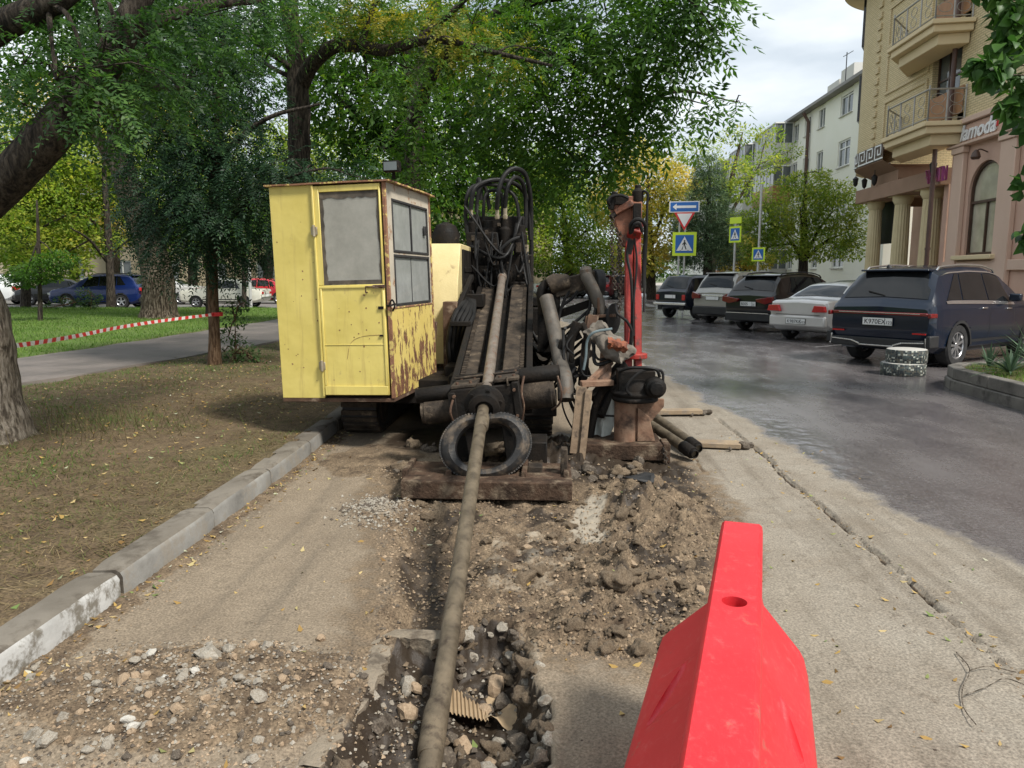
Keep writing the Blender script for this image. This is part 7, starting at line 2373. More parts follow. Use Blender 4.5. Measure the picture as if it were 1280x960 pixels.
def car(name, label, style, paint, loc, heading, tail='tail', plate=None, group=None, rimmat='rim', detail=True, extra=None, lamps=None):
    """loc: middle of the tail on the ground; heading: angle right of +Y"""
    sty = STY[style]
    xs_, cols = car_surface(sty)
    L = sty['L']
    root = empty(name, (loc[0], loc[1], loc[2] if len(loc) > 2 else 0), label, 'car', group, rz=math.pi / 2 - heading)
    grid = [[car_point(sty, cols, xs_, x, v) for v in VS] for x in xs_]
    vs, fs = [], []
    nv = len(VS)
    for i, x in enumerate(xs_):
        for y_, z_ in grid[i]: vs.append((x, y_, z_))
    nb = len(vs)
    for i, x in enumerate(xs_):
        for y_, z_ in grid[i]: vs.append((x, -y_, z_))
    Rw, wx = sty['R'], sty['wheels']
    for i in range(len(xs_) - 1):
        for j in range(nv - 1):
            xc, zc = (xs_[i] + xs_[i + 1]) / 2, (grid[i][j][1] + grid[i][j + 1][1]) / 2
            if VS[j] >= 1 and any((xc - w) ** 2 + (zc - Rw) ** 2 < (Rw * 1.13) ** 2 for w in wx): continue
            a, b_, c_, d_ = i * nv + j, (i + 1) * nv + j, (i + 1) * nv + j + 1, i * nv + j + 1
            fs.append((a, d_, c_, b_))
            fs.append((nb + a, nb + b_, nb + c_, nb + d_))
    for e, fl in ((0, False), (len(xs_) - 1, True)):          # tail and nose caps
        for j in range(nv - 1):
            a, d_ = e * nv + j, e * nv + j + 1
            q = (a, nb + a, nb + d_, d_)
            fs.append(q if not fl else q[::-1])
    mb = MB()
    mb.add(vs, fs)
    body = link('body', mb.mesh('body', None, 32), 'paint_' + paint, root)

    def part(nm, mb_, mat, parent=root, bevel=0.0, smooth=35):
        o = link(nm, mb_.mesh(nm, None, smooth), mat, parent)
        if bevel:
            m = o.modifiers.new('bevel', 'BEVEL')
            m.width, m.segments, m.limit_method = bevel, 2, 'ANGLE'
        return o

    def patch(x0, x1, X0, X1, v0, v1, off, sd, n1=8, n2=5):
        """patch on the side between belt-level x0..x1 and top-level X0..X1"""
        G = []
        for i in range(n1 + 1):
            row = []
            for j in range(n2 + 1):
                f, g = i / n1, j / n2
                x = (x0 + (x1 - x0) * f) * (1 - g) + (X0 + (X1 - X0) * f) * g
                y_, z_ = car_point(sty, cols, xs_, x, v0 + (v1 - v0) * g)
                row.append(V(x, sd * (y_ + off), z_ + off * 0.35))
            G.append(row)
        return G

    # side windows
    for sd in (1, -1):
        for (x0, x1, X0, X1) in sty['side']:
            part('side_window', MB().grid(patch(x0, x1, X0, X1, 5.12, 5.95, 0.006, sd), sd > 0), 'glass')
        if detail:
            x0, x1 = sty['side'][0][0] - 0.04, sty['side'][-1][1] + 0.05
            mb = MB().grid(patch(x0, x1, x0, x1, 4.95, 5.10, 0.010, sd, 14, 1), sd > 0)
            part('window_trim', mb, 'chrome' if extra == 'chrome' else 'plastic')
            for hx in [s_[1] - 0.22 for s_ in sty['side'][-2:]]:
                y_, z_ = car_point(sty, cols, xs_, hx, 4.2)
                part('door_handle', MB().box((hx, sd * (y_ + 0.012), z_), (0.2, 0.03, 0.028)), 'chrome' if extra == 'chrome' else 'paint_' + paint, bevel=0.008)
            for hx in [s_[1] + 0.02 for s_ in sty['side'][-2:]]:      # door gaps
                mb = MB()
                for j in range(8):
                    v0, v1 = 2.2 + j * 0.35, 2.2 + (j + 1) * 0.35
                    a, b_ = car_point(sty, cols, xs_, hx, v0), car_point(sty, cols, xs_, hx, v1)
                    mb.add([(hx - 0.005, sd * (a[0] + 0.003), a[1]), (hx + 0.005, sd * (a[0] + 0.003), a[1]), (hx + 0.005, sd * (b_[0] + 0.003), b_[1]), (hx - 0.005, sd * (b_[0] + 0.003), b_[1])], [(0, 1, 2, 3)])
                part('door_gap', mb, 'black')
            mb = MB()
            mx = sty['side'][-1][1] - 0.12
            y_, z_ = car_point(sty, cols, xs_, mx, 5.1)
            mb.box((mx, sd * (y_ + 0.11), z_ + 0.08), (0.12, 0.20, 0.14))
            part('mirror', mb, 'paint_' + paint, bevel=0.03)
        # sills
        mb = MB().grid(patch(wx[0] + Rw * 1.15, wx[1] - Rw * 1.15, wx[0] + Rw * 1.15, wx[1] - Rw * 1.15, 1.3, 2.35, 0.008, sd, 10, 2), sd > 0)
        part('sill', mb, 'plastic')
        # wheel arch lining and wheels
        for w in wx:
            hw_ = float(np.interp(w, xs_, cols[2]))
            mb = MB()
            ang = [math.pi * k / 16 for k in range(17)]
            o1 = [V(w + math.cos(a) * Rw * 1.17, sd * (hw_ + 0.004), Rw + math.sin(a) * Rw * 1.17) for a in ang]
            o2 = [V(w + math.cos(a) * Rw * 1.04, sd * (hw_ + 0.006), Rw + math.sin(a) * Rw * 1.04) for a in ang]
            o3 = [V(w + math.cos(a) * Rw * 1.04, sd * (hw_ - 0.32), Rw + math.sin(a) * Rw * 1.04) for a in ang]
            mb.grid([o1, o2, o3], sd > 0)
            mb.add(o3 + [V(w, sd * (hw_ - 0.32), Rw)], [tuple(range(17)) if sd < 0 else tuple(range(16, -1, -1))])
            part('wheel_arch', mb, 'plastic')
            mb = MB()
            yo = hw_ - 0.02
            tw_ = sty['tw']
            mb.lathe([(Rw * 0.62, -tw_ * 0.45), (Rw * 0.66, -tw_ / 2), (Rw * 0.93, -tw_ / 2), (Rw, -tw_ * 0.36), (Rw, tw_ * 0.36), (Rw * 0.93, tw_ / 2), (Rw * 0.66, tw_ / 2), (Rw * 0.62, tw_ * 0.45)], (w, sd * (yo - tw_ / 2), Rw), (0, sd, 0), 28, True)
            wh = part('wheel', mb, 'rubber')
            mb = MB()
            c_ = V(w, sd * (yo - tw_ / 2), Rw)
            mb.lathe([(Rw * 0.635, tw_ * 0.44), (Rw * 0.60, tw_ * 0.46), (Rw * 0.56, tw_ * 0.40), (Rw * 0.56, -tw_ * 0.3), (Rw * 0.635, -tw_ * 0.3)], c_, (0, sd, 0), 28, True)
            ns = 5 if style != 'suv' else 9
            for k in range(ns):
                a = 2 * math.pi * k / ns + 0.3
                e_ = V(math.cos(a), 0, math.sin(a))
                mb.bar(c_ + V(0, sd * tw_ * 0.34, 0) + e_ * Rw * 0.1, c_ + V(0, sd * tw_ * 0.38, 0) + e_ * Rw * 0.59, Rw * (0.17 if ns == 5 else 0.10), 0.03, (0, 1, 0))
            mb.lathe([(Rw * 0.16, tw_ * 0.36), (Rw * 0.13, tw_ * 0.42), (0.0, tw_ * 0.43)], c_, (0, sd, 0), 14)
            part('rim', mb, rimmat, wh)
            mb = MB()
            mb.lathe([(Rw * 0.56, tw_ * 0.12), (0.0, tw_ * 0.12)], c_, (0, sd, 0), 16)
            part('brake_disc', mb, 'black', wh)

    # rear and front screens over the crown of the body
    def screen(nm, x0, x1, inset, rearward):
        G = []
        for i in range(9):
            x = x0 + (x1 - x0) * i / 8
            row = []
            for j in range(13):
                t_ = -1 + 2 * j / 12
                wv = 6.10 if abs(t_) == 1 else 6.10
                k = (1 - abs(t_)) * (8 - wv) + wv
                y_, z_ = car_point(sty, cols, xs_, x, k)
                y_ *= (1 - inset)
                row.append(V(x + (-0.008 if rearward else 0.008), math.copysign(y_, t_) if t_ else 0.0, z_ + 0.008))
            G.append(row)
        return part(nm, MB().grid(G, True), 'glass')

    x0, x1 = sty['rear']
    rw_ = screen('rear_window', x0, x1, 0.07, True)
    screen('windscreen', sty['front'][0], sty['front'][1], 0.05, False)
    if style in ('suv', 'crossover', 'van', 'boxsuv'):
        mb = MB()
        y_, z_ = car_point(sty, cols, xs_, x1 + 0.08, 7)
        if style != 'boxsuv':
            mb.box((x1 + 0.02, 0, z_ + 0.005), (0.26, y_ * 2.05, 0.035))
            part('roof_spoiler', mb, 'paint_' + paint, bevel=0.014)
        mb = MB()
        ya, za = car_point(sty, cols, xs_, x0 + 0.03, 7.5)
        mb.bar((x0 + 0.0, 0, za + 0.0), (x0 + 0.05, 0.32, za + 0.07), 0.02, 0.02)
        part('rear_wiper', mb, 'plastic')
        if style in ('suv', 'crossover'):
            for sd in (1, -1):
                pts = []
                for x in np.linspace(x1 + 0.2, sty['front'][0] - 0.15, 10):
                    y_, z_ = car_point(sty, cols, xs_, x, 6.75)
                    pts.append((x, sd * y_, z_ + 0.05))
                pts = [(pts[0][0] - 0.08, pts[0][1], pts[0][2] - 0.06)] + pts + [(pts[-1][0] + 0.08, pts[-1][1], pts[-1][2] - 0.06)]
                part('roof_rail', MB().tube(pts, 0.018, 8), 'chrome' if extra == 'chrome' else 'plastic')
    if extra == 'chrome':
        for sd in (1, -1):
            x0_, x1_ = sty['side'][0][0], sty['side'][-1][3]
            mb = MB().grid(patch(x0_ + 0.02, x1_, x0_ + 0.3, x1_, 5.98, 6.12, 0.012, sd, 14, 1), sd > 0)
            part('window_trim', mb, 'chrome')
        mb = MB().cyl((0.7, 0.25, 1.67), (0.68, 0.25, 1.72), 0.05, 0.02)
        part('antenna', mb, 'plastic')
    # tail: lights, plate, bumper
    hw0 = sty['st'][1][3]
    zb0 = sty['st'][0][2]

    def rx(y_, off=0.0):
        return -0.012 + off

    if style == 'suv':
        mb = MB().box((-0.008, 0, zb0 - 0.07), (0.04, hw0 * 1.86, 0.05))
        for sd in (1, -1): mb.box((0.05, sd * (hw0 - 0.01), zb0 - 0.085), (0.22, 0.06, 0.075))
        part('tail_light', mb, 'taildark', bevel=0.012)
        mb = MB().box((-0.030, 0, zb0 - 0.062), (0.012, hw0 * 1.6, 0.010))
        part('tail_trim', mb, 'chrome')
        mb = MB().box((0.03, 0, 0.40), (0.12, hw0 * 1.9, 0.16))
        for sd in (1, -1): mb.box((0.10, sd * (hw0 - 0.01), 0.46), (0.3, 0.08, 0.2))
        part('bumper', mb, 'plastic', bevel=0.02)
        mb = MB()
        for sd in (1, -1):
            mb.bar((-0.035, sd * 0.30, 0.37), (-0.035, sd * 0.45, 0.42), 0.02, 0.025)
            mb.bar((-0.035, sd * 0.45, 0.42), (-0.035, sd * 0.82, 0.44), 0.02, 0.02)
            mb.bar((-0.02, sd * 0.84, 0.52), (-0.02, sd * 0.86, 0.34), 0.02, 0.03)
        mb.box((-0.036, 0, 0.355), (0.012, 0.62, 0.02))
        part('bumper_trim', mb, 'chrome', bevel=0.004)
        mb = MB()
        for sd in (1, -1): mb.box((-0.012, sd * 0.72, 0.585), (0.02, 0.22, 0.025))
        part('reflector', mb, 'tail')
        pz = 0.76
    elif style == 'crossover':
        mb = MB()
        for sd in (1, -1):
            part('tail_light', MB().prism([(0.30, -0.02), (0.86, 0.06), (0.87, -0.10), (0.62, -0.16), (0.34, -0.10)], (-0.01, 0, zb0 - 0.04), (0, sd, 0), (0, 0, 1), 0.09 * -sd), tail, bevel=0.012)
        part('bumper', MB().box((0.02, 0, 0.42), (0.14, hw0 * 1.88, 0.22)), 'plastic', bevel=0.03)
        part('bumper_trim', MB().box((-0.055, 0, 0.54), (0.012, hw0 * 1.7, 0.018)), 'chrome')
        pz = 0.80
    elif style == 'van':
        for sd in (1, -1):
            part('tail_light', MB().prism([(0.50, 0.02), (0.80, 0.12), (0.84, -0.02), (0.80, -0.12), (0.5, -0.10)], (-0.01, 0, zb0 - 0.06), (0, sd, 0), (0, 0, 1), 0.09 * -sd), tail, bevel=0.012)
        part('bumper', MB().box((0.02, 0, 0.44), (0.16, hw0 * 1.9, 0.28)), 'plastic', bevel=0.04)
        part('tailgate_trim', MB().box((-0.02, 0, zb0 - 0.06), (0.03, 0.9, 0.07)), 'chrome', bevel=0.01)
        pz = 0.86
    elif style == 'boxsuv':
        for sd in (1, -1):
            part('tail_light', MB().box((-0.01, sd * 0.65, 0.80), (0.03, 0.15, 0.20)), tail, bevel=0.008)
        part('bumper', MB().box((-0.05, 0, 0.56), (0.08, hw0 * 2.02, 0.10)), 'chrome' if paint == 'darkblue' else 'plastic', bevel=0.02)
        mb = MB()
        for sd in (1, -1): mb.box((0.02, sd * 0.55, 0.42), (0.03, 0.2, 0.2))
        part('mud_flap', mb, 'rubber')
        pz = 0.83
    elif style == 'sedan':
        for sd in (1, -1):
            o = part('tail_light', MB().prism([(0.50, 0.06), (0.76, 0.05), (0.80, -0.09), (0.44, -0.10)], (-0.008, 0, zb0 - 0.09), (0, sd, 0), (0, 0, 1), 0.10 * -sd), tail, bevel=0.01)
            part('reverse_light', MB().box((-0.022, sd * 0.62, zb0 - 0.19), (0.02, 0.30, 0.035)), 'clear', bevel=0.006)
        part('bumper', MB().box((0.01, 0, 0.50), (0.14, hw0 * 1.94, 0.28)), 'paint_' + paint, bevel=0.05)
        part('boot_gap', MB().box((-0.004, 0, zb0 - 0.26), (0.012, hw0 * 1.5, 0.010)), 'black')
        pz = 0.50
    else:
        for sd in (1, -1):
            part('tail_light', MB().box((-0.008, sd * 0.56, 0.74), (0.03, 0.26, 0.11)), tail, bevel=0.008)
        part('bumper', MB().box((-0.04, 0, 0.52), (0.08, hw0 * 2.0, 0.09)), 'chrome', bevel=0.015)
        pz = 0.62
    nose = L
    mb = MB()
    for sd in (1, -1): mb.box((nose - 0.10, sd * (sty['st'][-3][3] - 0.16), sty['st'][-2][2] - 0.05), (0.16, 0.26, 0.11))
    part('headlight', mb, 'clear', bevel=0.02)
    part('front_grille', MB().box((nose - 0.02, 0, 0.52), (0.06, 0.9, 0.16)), 'plastic', bevel=0.02)
    yb = -0.068 if style == 'sedan' else -0.02
    pl_ = part('number_plate', MB().box((yb, 0, pz), (0.014, 0.53, 0.125)), 'plate', bevel=0.003)
    mb = MB()
    for z_ in (0.066, -0.066): mb.box((yb - 0.002, 0, pz + z_), (0.014, 0.54, 0.007))
    for y_ in (-0.268, 0.268, -0.13): mb.box((yb - 0.002, y_, pz), (0.014, 0.006, 0.125))
    part('plate_frame', mb, 'black', pl_)
    if plate:
        for txt, yy, sz in ((plate[0], 0.235, 0.115), (plate[1], -0.15, 0.075)):
            me = text_mesh(txt, sz, 0.002)
            me.transform(Matrix.Translation((yb - 0.009, yy, pz - 0.040)) @ Matrix.Rotation(-math.pi / 2, 4, 'Z') @ Matrix.Rotation(math.pi / 2, 4, 'X'))
            link('plate_text', me, 'black', pl_)
    return root


def text_mesh(txt, size, extrude=0.01, shear=0.0, bold=0.0):
    cu_ = bpy.data.curves.new('text', 'FONT')
    cu_.body = txt
    cu_.size = size
    cu_.extrude = extrude
    cu_.shear = shear
    cu_.offset = bold
    cu_.resolution_u = 3
    o = bpy.data.objects.new('text', cu_)
    col.objects.link(o)
    dg = bpy.context.evaluated_depsgraph_get()
    me = bpy.data.meshes.new_from_object(o.evaluated_get(dg))
    bpy.data.objects.remove(o)
    bpy.data.curves.remove(cu_)
    me.materials.clear()
    return me


GR = 'cars parked at an angle along the right side'
_s = car('parked_suv', 'dark navy SUV with chrome window trim parked behind the planter', 'suv', 'navy', (5.80, 13.75), HD, 'taildark', ('K970EX', '123'), GR, 'rim', extra='chrome')
_s.scale = (1.03, 1.03, 1.045)
car('parked_sedan', 'silver sedan with red tail lights parked between navy SUV and black crossover', 'sedan', 'silver', (5.98, 18.75), HD, 'tail', ('K987KK', '123'), GR)
car('parked_crossover', 'black crossover parked left of the silver sedan', 'crossover', 'blackpaint', (5.62, 22.0), HD, 'taildark', ('B305', '23'), GR)
car('parked_minivan', 'grey-beige minivan parked between black crossover and boxy dark car', 'van', 'greige', (5.35, 25.6), HD, 'taildark', None, GR)
car('parked_boxy_offroader', 'small boxy dark blue off-road car parked under the crossing sign', 'boxsuv', 'darkblue', (4.42, 28.6), HD, 'tail', None, GR)
car('parked_grey_car', 'grey car of which only the roof shows behind the silver sedan', 'sedan', 'grey', (9.6, 27.2), HD, 'tail', None, GR, detail=False)
# across the park: nose to the left, side-on
GL = 'cars parked along the street beyond the park'
for nm, lb, sty_, pt, px_, Y in (('parked_blue_suv', 'bright blue SUV parked across the lawn, left of the old trunk', 'crossover', 'blue', 186, 36.2),
                                 ('parked_white_saloon', 'old white saloon parked right of the old trunk', 'classic', 'offwhite', 334, 37.2),
                                 ('parked_dark_car', 'dark car parked behind the bright blue SUV', 'sedan', 'blackpaint', 128, 40.0),
                                 ('parked_white_hatchback', 'white hatchback parked at the left edge beyond the lawn', 'crossover', 'white', 30, 40.5),
                                 ('parked_grey_hatchback', 'silver-grey car half hidden behind the old trunk', 'sedan', 'silver', 252, 41.5),
                                 ('parked_red_car', 'red car behind the white saloon, next to the cabin', 'sedan', 'red', 372, 43.0)):
    p = at(px_, 384, Y)
    car(nm, lb, sty_, pt, (p.x, Y, 0.016), R(-92), 'tail', None, GL, detail=False)
# far end of the street
GF = 'cars parked at the far end of the street'
for nm, lb, sty_, pt, px_, Y, hdg in (('white_car', 'white car far away just right of the drive head', 'sedan', 'white', 668, 58, R(60)),
                                      ('white_car', 'white car far away seen above the pipe frame elbow', 'crossover', 'white', 690, 62, R(80)),
                                      ('grey_car', 'grey car far away behind the gripper tube', 'crossover', 'grey', 722, 57, R(60)),
                                      ('maroon_car', 'dark maroon car far away between gripper tube and crane', 'crossover', 'maroon', 748, 52, R(35)),
                                      ('silver_car', 'silver car far away behind the maroon one', 'sedan', 'silver', 760, 60, R(60))):
    p = at(px_, 370, Y)
    car(nm, lb, sty_, pt, (p.x, Y), hdg, 'tail', None, GF, detail=False)


# ================================================================ BUILDINGS
def facade(o, e, n_, y1, z0, z1, holes, depth=0.22, mb=None, y0=0.0):
    """wall sheet with real openings: o origin, e along, up z, n_ outward; holes (a0, a1, b0, b1)"""
    mb = mb or MB()
    o, e, n_ = Vector(o), Vector(e), Vector(n_)
    ys_ = sorted({y0, y1, *[h[0] for h in holes], *[h[1] for h in holes]})
    zs_ = sorted({z0, z1, *[h[2] for h in holes], *[h[3] for h in holes]})
    Z = V(0, 0, 1)

    def q(a, b_, d=0.0):
        return o + e * a + Z * b_ - n_ * d
    fl = e.cross(Z).dot(n_) < 0
    for i in range(len(ys_) - 1):
        for j in range(len(zs_) - 1):
            ca_, cz = (ys_[i] + ys_[i + 1]) / 2, (zs_[j] + zs_[j + 1]) / 2
            if any(h[0] < ca_ < h[1] and h[2] < cz < h[3] for h in holes): continue
            f = [q(ys_[i], zs_[j]), q(ys_[i + 1], zs_[j]), q(ys_[i + 1], zs_[j + 1]), q(ys_[i], zs_[j + 1])]
            mb.add(f if not fl else f[::-1], [(0, 1, 2, 3)])
    for a0, a1, b0, b1 in holes:
        for (p, r_) in (((a0, b0), (a0, b1)), ((a1, b1), (a1, b0)), ((a0, b1), (a1, b1)), ((a1, b0), (a0, b0))):
            f = [q(*p), q(*r_), q(*r_, depth), q(*p, depth)]
            mb.add(f if not fl else f[::-1], [(0, 1, 2, 3)])
    return mb


def window(o, e, n_, h, parent, frame='whiteframe', glass='glassgrey', depth=0.12, mull=1, trans=None, sill=None, fw=0.06, palepane=True):
    """frame, pane and sill in one opening; frame is a part, pane and sill its sub-parts"""
    o, e, n_ = Vector(o), Vector(e), Vector(n_)
    Z = V(0, 0, 1)
    Mx = Matrix((e, n_, Z)).transposed()
    a0, a1, b0, b1 = h
    mb = MB()

    def bb(x0, x1, z0, z1, d0, d1, m_=None):
        (m_ or mb).box(o + e * (x0 + x1) / 2 + Z * (z0 + z1) / 2 - n_ * (d0 + d1) / 2, (x1 - x0, abs(d1 - d0), z1 - z0), Mx)
    bb(a0, a0 + fw, b0, b1, depth - 0.03, depth + 0.03)
    bb(a1 - fw, a1, b0, b1, depth - 0.03, depth + 0.03)
    bb(a0 + fw, a1 - fw, b1 - fw, b1, depth - 0.03, depth + 0.03)
    bb(a0 + fw, a1 - fw, b0, b0 + fw, depth - 0.03, depth + 0.03)
    for k in range(mull):
        x = a0 + (a1 - a0) * (k + 1) / (mull + 1)
        bb(x - fw * 0.45, x + fw * 0.45, b0 + fw, b1 - fw, depth - 0.025, depth + 0.025)
    if trans:
        z = b0 + (b1 - b0) * trans
        bb(a0 + fw, a1 - fw, z - fw * 0.4, z + fw * 0.4, depth - 0.02, depth + 0.02)
    w = mb.build('window', frame, parent, bevel=0.0, smooth=0)
    m2 = MB()
    bb(a0 + fw * 0.5, a1 - fw * 0.5, b0 + fw * 0.5, b1 - fw * 0.5, depth + 0.032, depth + 0.042, m2)
    m2.build('pane', glass, w, smooth=0)
    if sill:
        m3 = MB()
        bb(a0 - 0.05, a1 + 0.05, b0 - 0.05, b0 - 0.002, -0.10, 0.08, m3)
        m3.build('sill', sill, w, smooth=0)
    return w


# ---- brick corner building
XF = 13.0


def yf(px_, X=XF):
    d = _ray(px_, 345)
    return X * d.y / d.x


def zf(px_, py_, X=XF):
    d = _ray(px_, py_)
    return CAMH + X / d.x * d.z


Yp = yf(1176)                       # drainpipe
Yc = yf(1066)                       # where the corner starts to bend
Yk = yf(1083)                       # where its canopy starts to bend
bld = empty('brick_building', (XF, Yp, 0), 'yellow brick corner building with balconies, columns and pink ground floor', 'building')
E_, N_ = (0, 1, 0), (-1, 0, 0)
Z1 = zf(1185, 162)                  # top of the pink ground floor
ZS = 6.35
ZT = 17.5
zc0 = zf(1157, 237)
# openings
wA = (yf(1243), yf(1202), zf(1222, 318), zf(1222, 205))
Yr = 12.0
pinkmb = MB()
ay0, ay1 = wA[0], wA[1]
acy, ar = (ay0 + ay1) / 2, (ay1 - ay0) / 2
zspr = zf(1222, 240)
# pink wall right of the pipe, arch-headed opening
hole = (ay0 - Yr, ay1 - Yr, wA[2], zspr)
arc = [(acy + ar * math.cos(a), zspr + ar * math.sin(a) * 1.0) for a in [math.pi * k / 16 for k in range(17)]]
top_ = zspr + ar + 0.25
facade((XF, Yr, 0), E_, N_, Yp - 0.15 - Yr, 0.0, Z1, [(ay0 - Yr, ay1 - Yr, wA[2], top_)], 0.16, pinkmb)
for k in range(16):
    (ya, za), (yb, zb_) = arc[k], arc[k + 1]
    pinkmb.add([(XF, ya, za), (XF, yb, zb_), (XF, yb, top_), (XF, ya, top_)], [(0, 1, 2, 3)])
    pinkmb.add([(XF, ya, za), (XF + 0.16, ya, za), (XF + 0.16, yb, zb_), (XF, yb, zb_)], [(0, 1, 2, 3)])
pw = pinkmb.build('pink_wall', 'pinkwall', bld, smooth=25)
mb = MB()
for ya, yb in ((yf(1262), yf(1243)), (yf(1330), yf(1300)), (yf(1198), yf(1186))):
    mb.bx(XF - 0.16, XF - 0.003, ya, yb, 0.2, Z1 - 0.95)
    mb.bx(XF - 0.22, XF - 0.002, ya - 0.06, yb + 0.06, Z1 - 0.95, Z1 - 0.75)
mb.each('pilaster', 'pinktrim', bld, bevel=0.02)
mb = MB()
mb.bx(XF - 0.26, XF - 0.004, Yr, Yp - 0.2, Z1 - 0.75, Z1 - 0.66)
mb.bx(XF - 0.18, XF - 0.004, Yr, Yp - 0.2, Z1 - 0.05, Z1 + 0.12)
mb.bx(XF - 0.12, XF - 0.005, Yr, Yp - 0.2, 1.75, 2.05)
mb.each('string_course', 'pinktrim', bld, bevel=0.02)
mb = MB()
mb.bx(XF - 0.3, XF + 0.0, ay0 - 0.2, ay1 + 0.2, wA[2] - 0.16, wA[2] - 0.02)
mb.build('window_sill', 'sand', bld, bevel=0.02)
# arch window
mb = MB()
fx0, fx1 = XF + 0.08, XF + 0.15
for k in range(16):
    (ya, za), (yb, zb_) = arc[k], arc[k + 1]
    s1 = [(acy + (y_ - acy) * f, zspr + (z_ - zspr) * f) for (y_, z_), f in ((arc[k], 1), (arc[k + 1], 1), (arc[k + 1], 0.92), (arc[k], 0.92))]
    mb.prism(s1, (fx0, 0, 0), (0, 1, 0), (0, 0, 1), fx1 - fx0)
mb.bx(fx0, fx1, ay0, ay0 + 0.07, wA[2], zspr)
mb.bx(fx0, fx1, ay1 - 0.07, ay1, wA[2], zspr)
mb.bx(fx0, fx1, ay0, ay1, wA[2], wA[2] + 0.07)
mb.bx(fx0 + 0.005, fx1, ay0 + 0.07, ay1 - 0.07, zf(1222, 252) - 0.04, zf(1222, 252) + 0.04)
mb.bx(fx0 + 0.008, fx1, acy - 0.03, acy + 0.03, wA[2] + 0.07, zf(1222, 252) - 0.04)
aw = mb.build('arch_window', 'brownframe', bld, smooth=25)
mb = MB()
mb.prism([(ay0, wA[2]), (ay1, wA[2])] + arc, (fx1 + 0.01, 0, 0), (0, 1, 0), (0, 0, 1), 0.01)
mb.build('pane', 'shopglass', aw, smooth=0)
# lamoda lettering on its fascia
mb = MB()
mb.bx(XF - 0.06, XF - 0.003, yf(1262), yf(1190), Z1 - 0.62, Z1 - 0.08)
mb.build('sign_fascia', 'pinkwall', bld, bevel=0.01)
ya, yb = yf(1231), yf(1189)
me = text_mesh('lamoda', 1.0, 0.03, 0.25, 0.018)
xs__ = [v.co.x for v in me.vertices]
k = (yb - ya) / (max(xs__) - min(xs__))
me.transform(Matrix.Scale(k, 4))
zl = Z1 - 0.56
me.transform(Matrix.Translation((XF - 0.10, yb - 0.05, zl)) @ Matrix.Rotation(-math.pi / 2, 4, 'Z') @ Matrix.Rotation(math.pi / 2, 4, 'X'))
me.transform(Matrix.Translation(-ORG[bld.name]))
sg = link('shop_lettering', me, 'signwhite', bld)
sg['label'] = 'white slanted lettering reading lamoda'
mb = MB().bx(XF - 0.09, XF - 0.062, ya - 0.12, ya - 0.02, zl + 0.12, zl + 0.36)
mb.build('sign_end', 'signred', bld)
mb = MB()
lz = zf(1228, 192)
mb.tube(spl([(XF - 0.02, yf(1222), lz), (XF - 0.25, yf(1222), lz + 0.08), (XF - 0.36, yf(1222), lz - 0.02)]), 0.02, 8)
mb.lathe([(0.03, 0.12), (0.10, 0.04), (0.14, -0.1), (0.10, -0.16)], (XF - 0.36, yf(1222), lz - 0.05), (0, 0, 1), 14)
mb.build('wall_lamp', 'brownframe', bld)

# brick wall above, right of the pipe
wB = (yf(1262) - Yr, yf(1220) - Yr, zf(1240, 78), zf(1240, 25))
bm_ = facade((XF + 0.04, Yr, 0), E_, N_, Yp - 0.15 - Yr, Z1 + 0.12, ZT, [wB, (wB[0], wB[1], wB[2] + 3.3, wB[3] + 3.3)], 0.25)
# left wing up to the bend: door openings onto the two balconies
YP1 = Yp + 0.15
dz0 = zf(1165, 150)
FL = zf(1190, 62) - zf(1190, 180)
da, db = yf(1186) - YP1, yf(1145) - YP1
dA = (da, db, zf(1165, 155), zf(1165, 72))
dB = (da, db, dA[2] + FL, dA[3] + FL)
facade((XF + 0.04, YP1, 0), E_, N_, Yc - YP1, ZS - 0.4, ZT, [dA, dB], 0.35, bm_)
# the rounded corner
cr = 2.6
ccx = XF + 0.04 + cr
arcp = [(ccx - cr * math.cos(a), Yc + cr * math.sin(a)) for a in [math.pi / 2 * k / 18 for k in range(19)]]
for k in range(18):
    (xa, ya_), (xb, yb_) = arcp[k], arcp[k + 1]
    bm_.add([(xa, ya_, ZS - 0.4), (xa, ya_, ZT), (xb, yb_, ZT), (xb, yb_, ZS - 0.4)], [(0, 1, 2, 3)])
bm_.add([(ccx, Yc + cr, ZS - 0.4), (ccx, Yc + cr, ZT), (ccx + 9, Yc + cr, ZT), (ccx + 9, Yc + cr, ZS - 0.4)], [(0, 1, 2, 3)])
bm_.bx(XF + 0.1, ccx + 9, Yr, Yc, ZT - 0.05, ZT)
bm_.build('brick_wall', 'brick', bld, smooth=20)
# brick relief: quoin blocks and framed panels
mb = MB()
for k in range(26):
    z = ZS + 0.35 + k * 0.42
    yq = yf(1079)
    mb.bx(XF - 0.03, XF + 0.05, yq - 0.20, yq + 0.12, z, z + 0.23)
mb.each('quoin', 'brickedge', bld, bevel=0.01)
mb = MB()
for k in range(4):
    z0_, z1_ = ZS + 0.5 + k * 1.75, ZS + 2.05 + k * 1.75
    y0_, y1_ = yf(1141), yf(1090)
    for a, b_, c_, d_ in ((y0_, y1_, z0_, z0_ + 0.12), (y0_, y1_, z1_ - 0.12, z1_), (y0_, y0_ + 0.15, z0_ + 0.12, z1_ - 0.12), (y1_ - 0.15, y1_, z0_ + 0.12, z1_ - 0.12)):
        mb.bx(XF - 0.015, XF + 0.045, a, b_, c_, d_)
mb.each('brick_panel_frame', 'brickedge', bld, bevel=0.008)
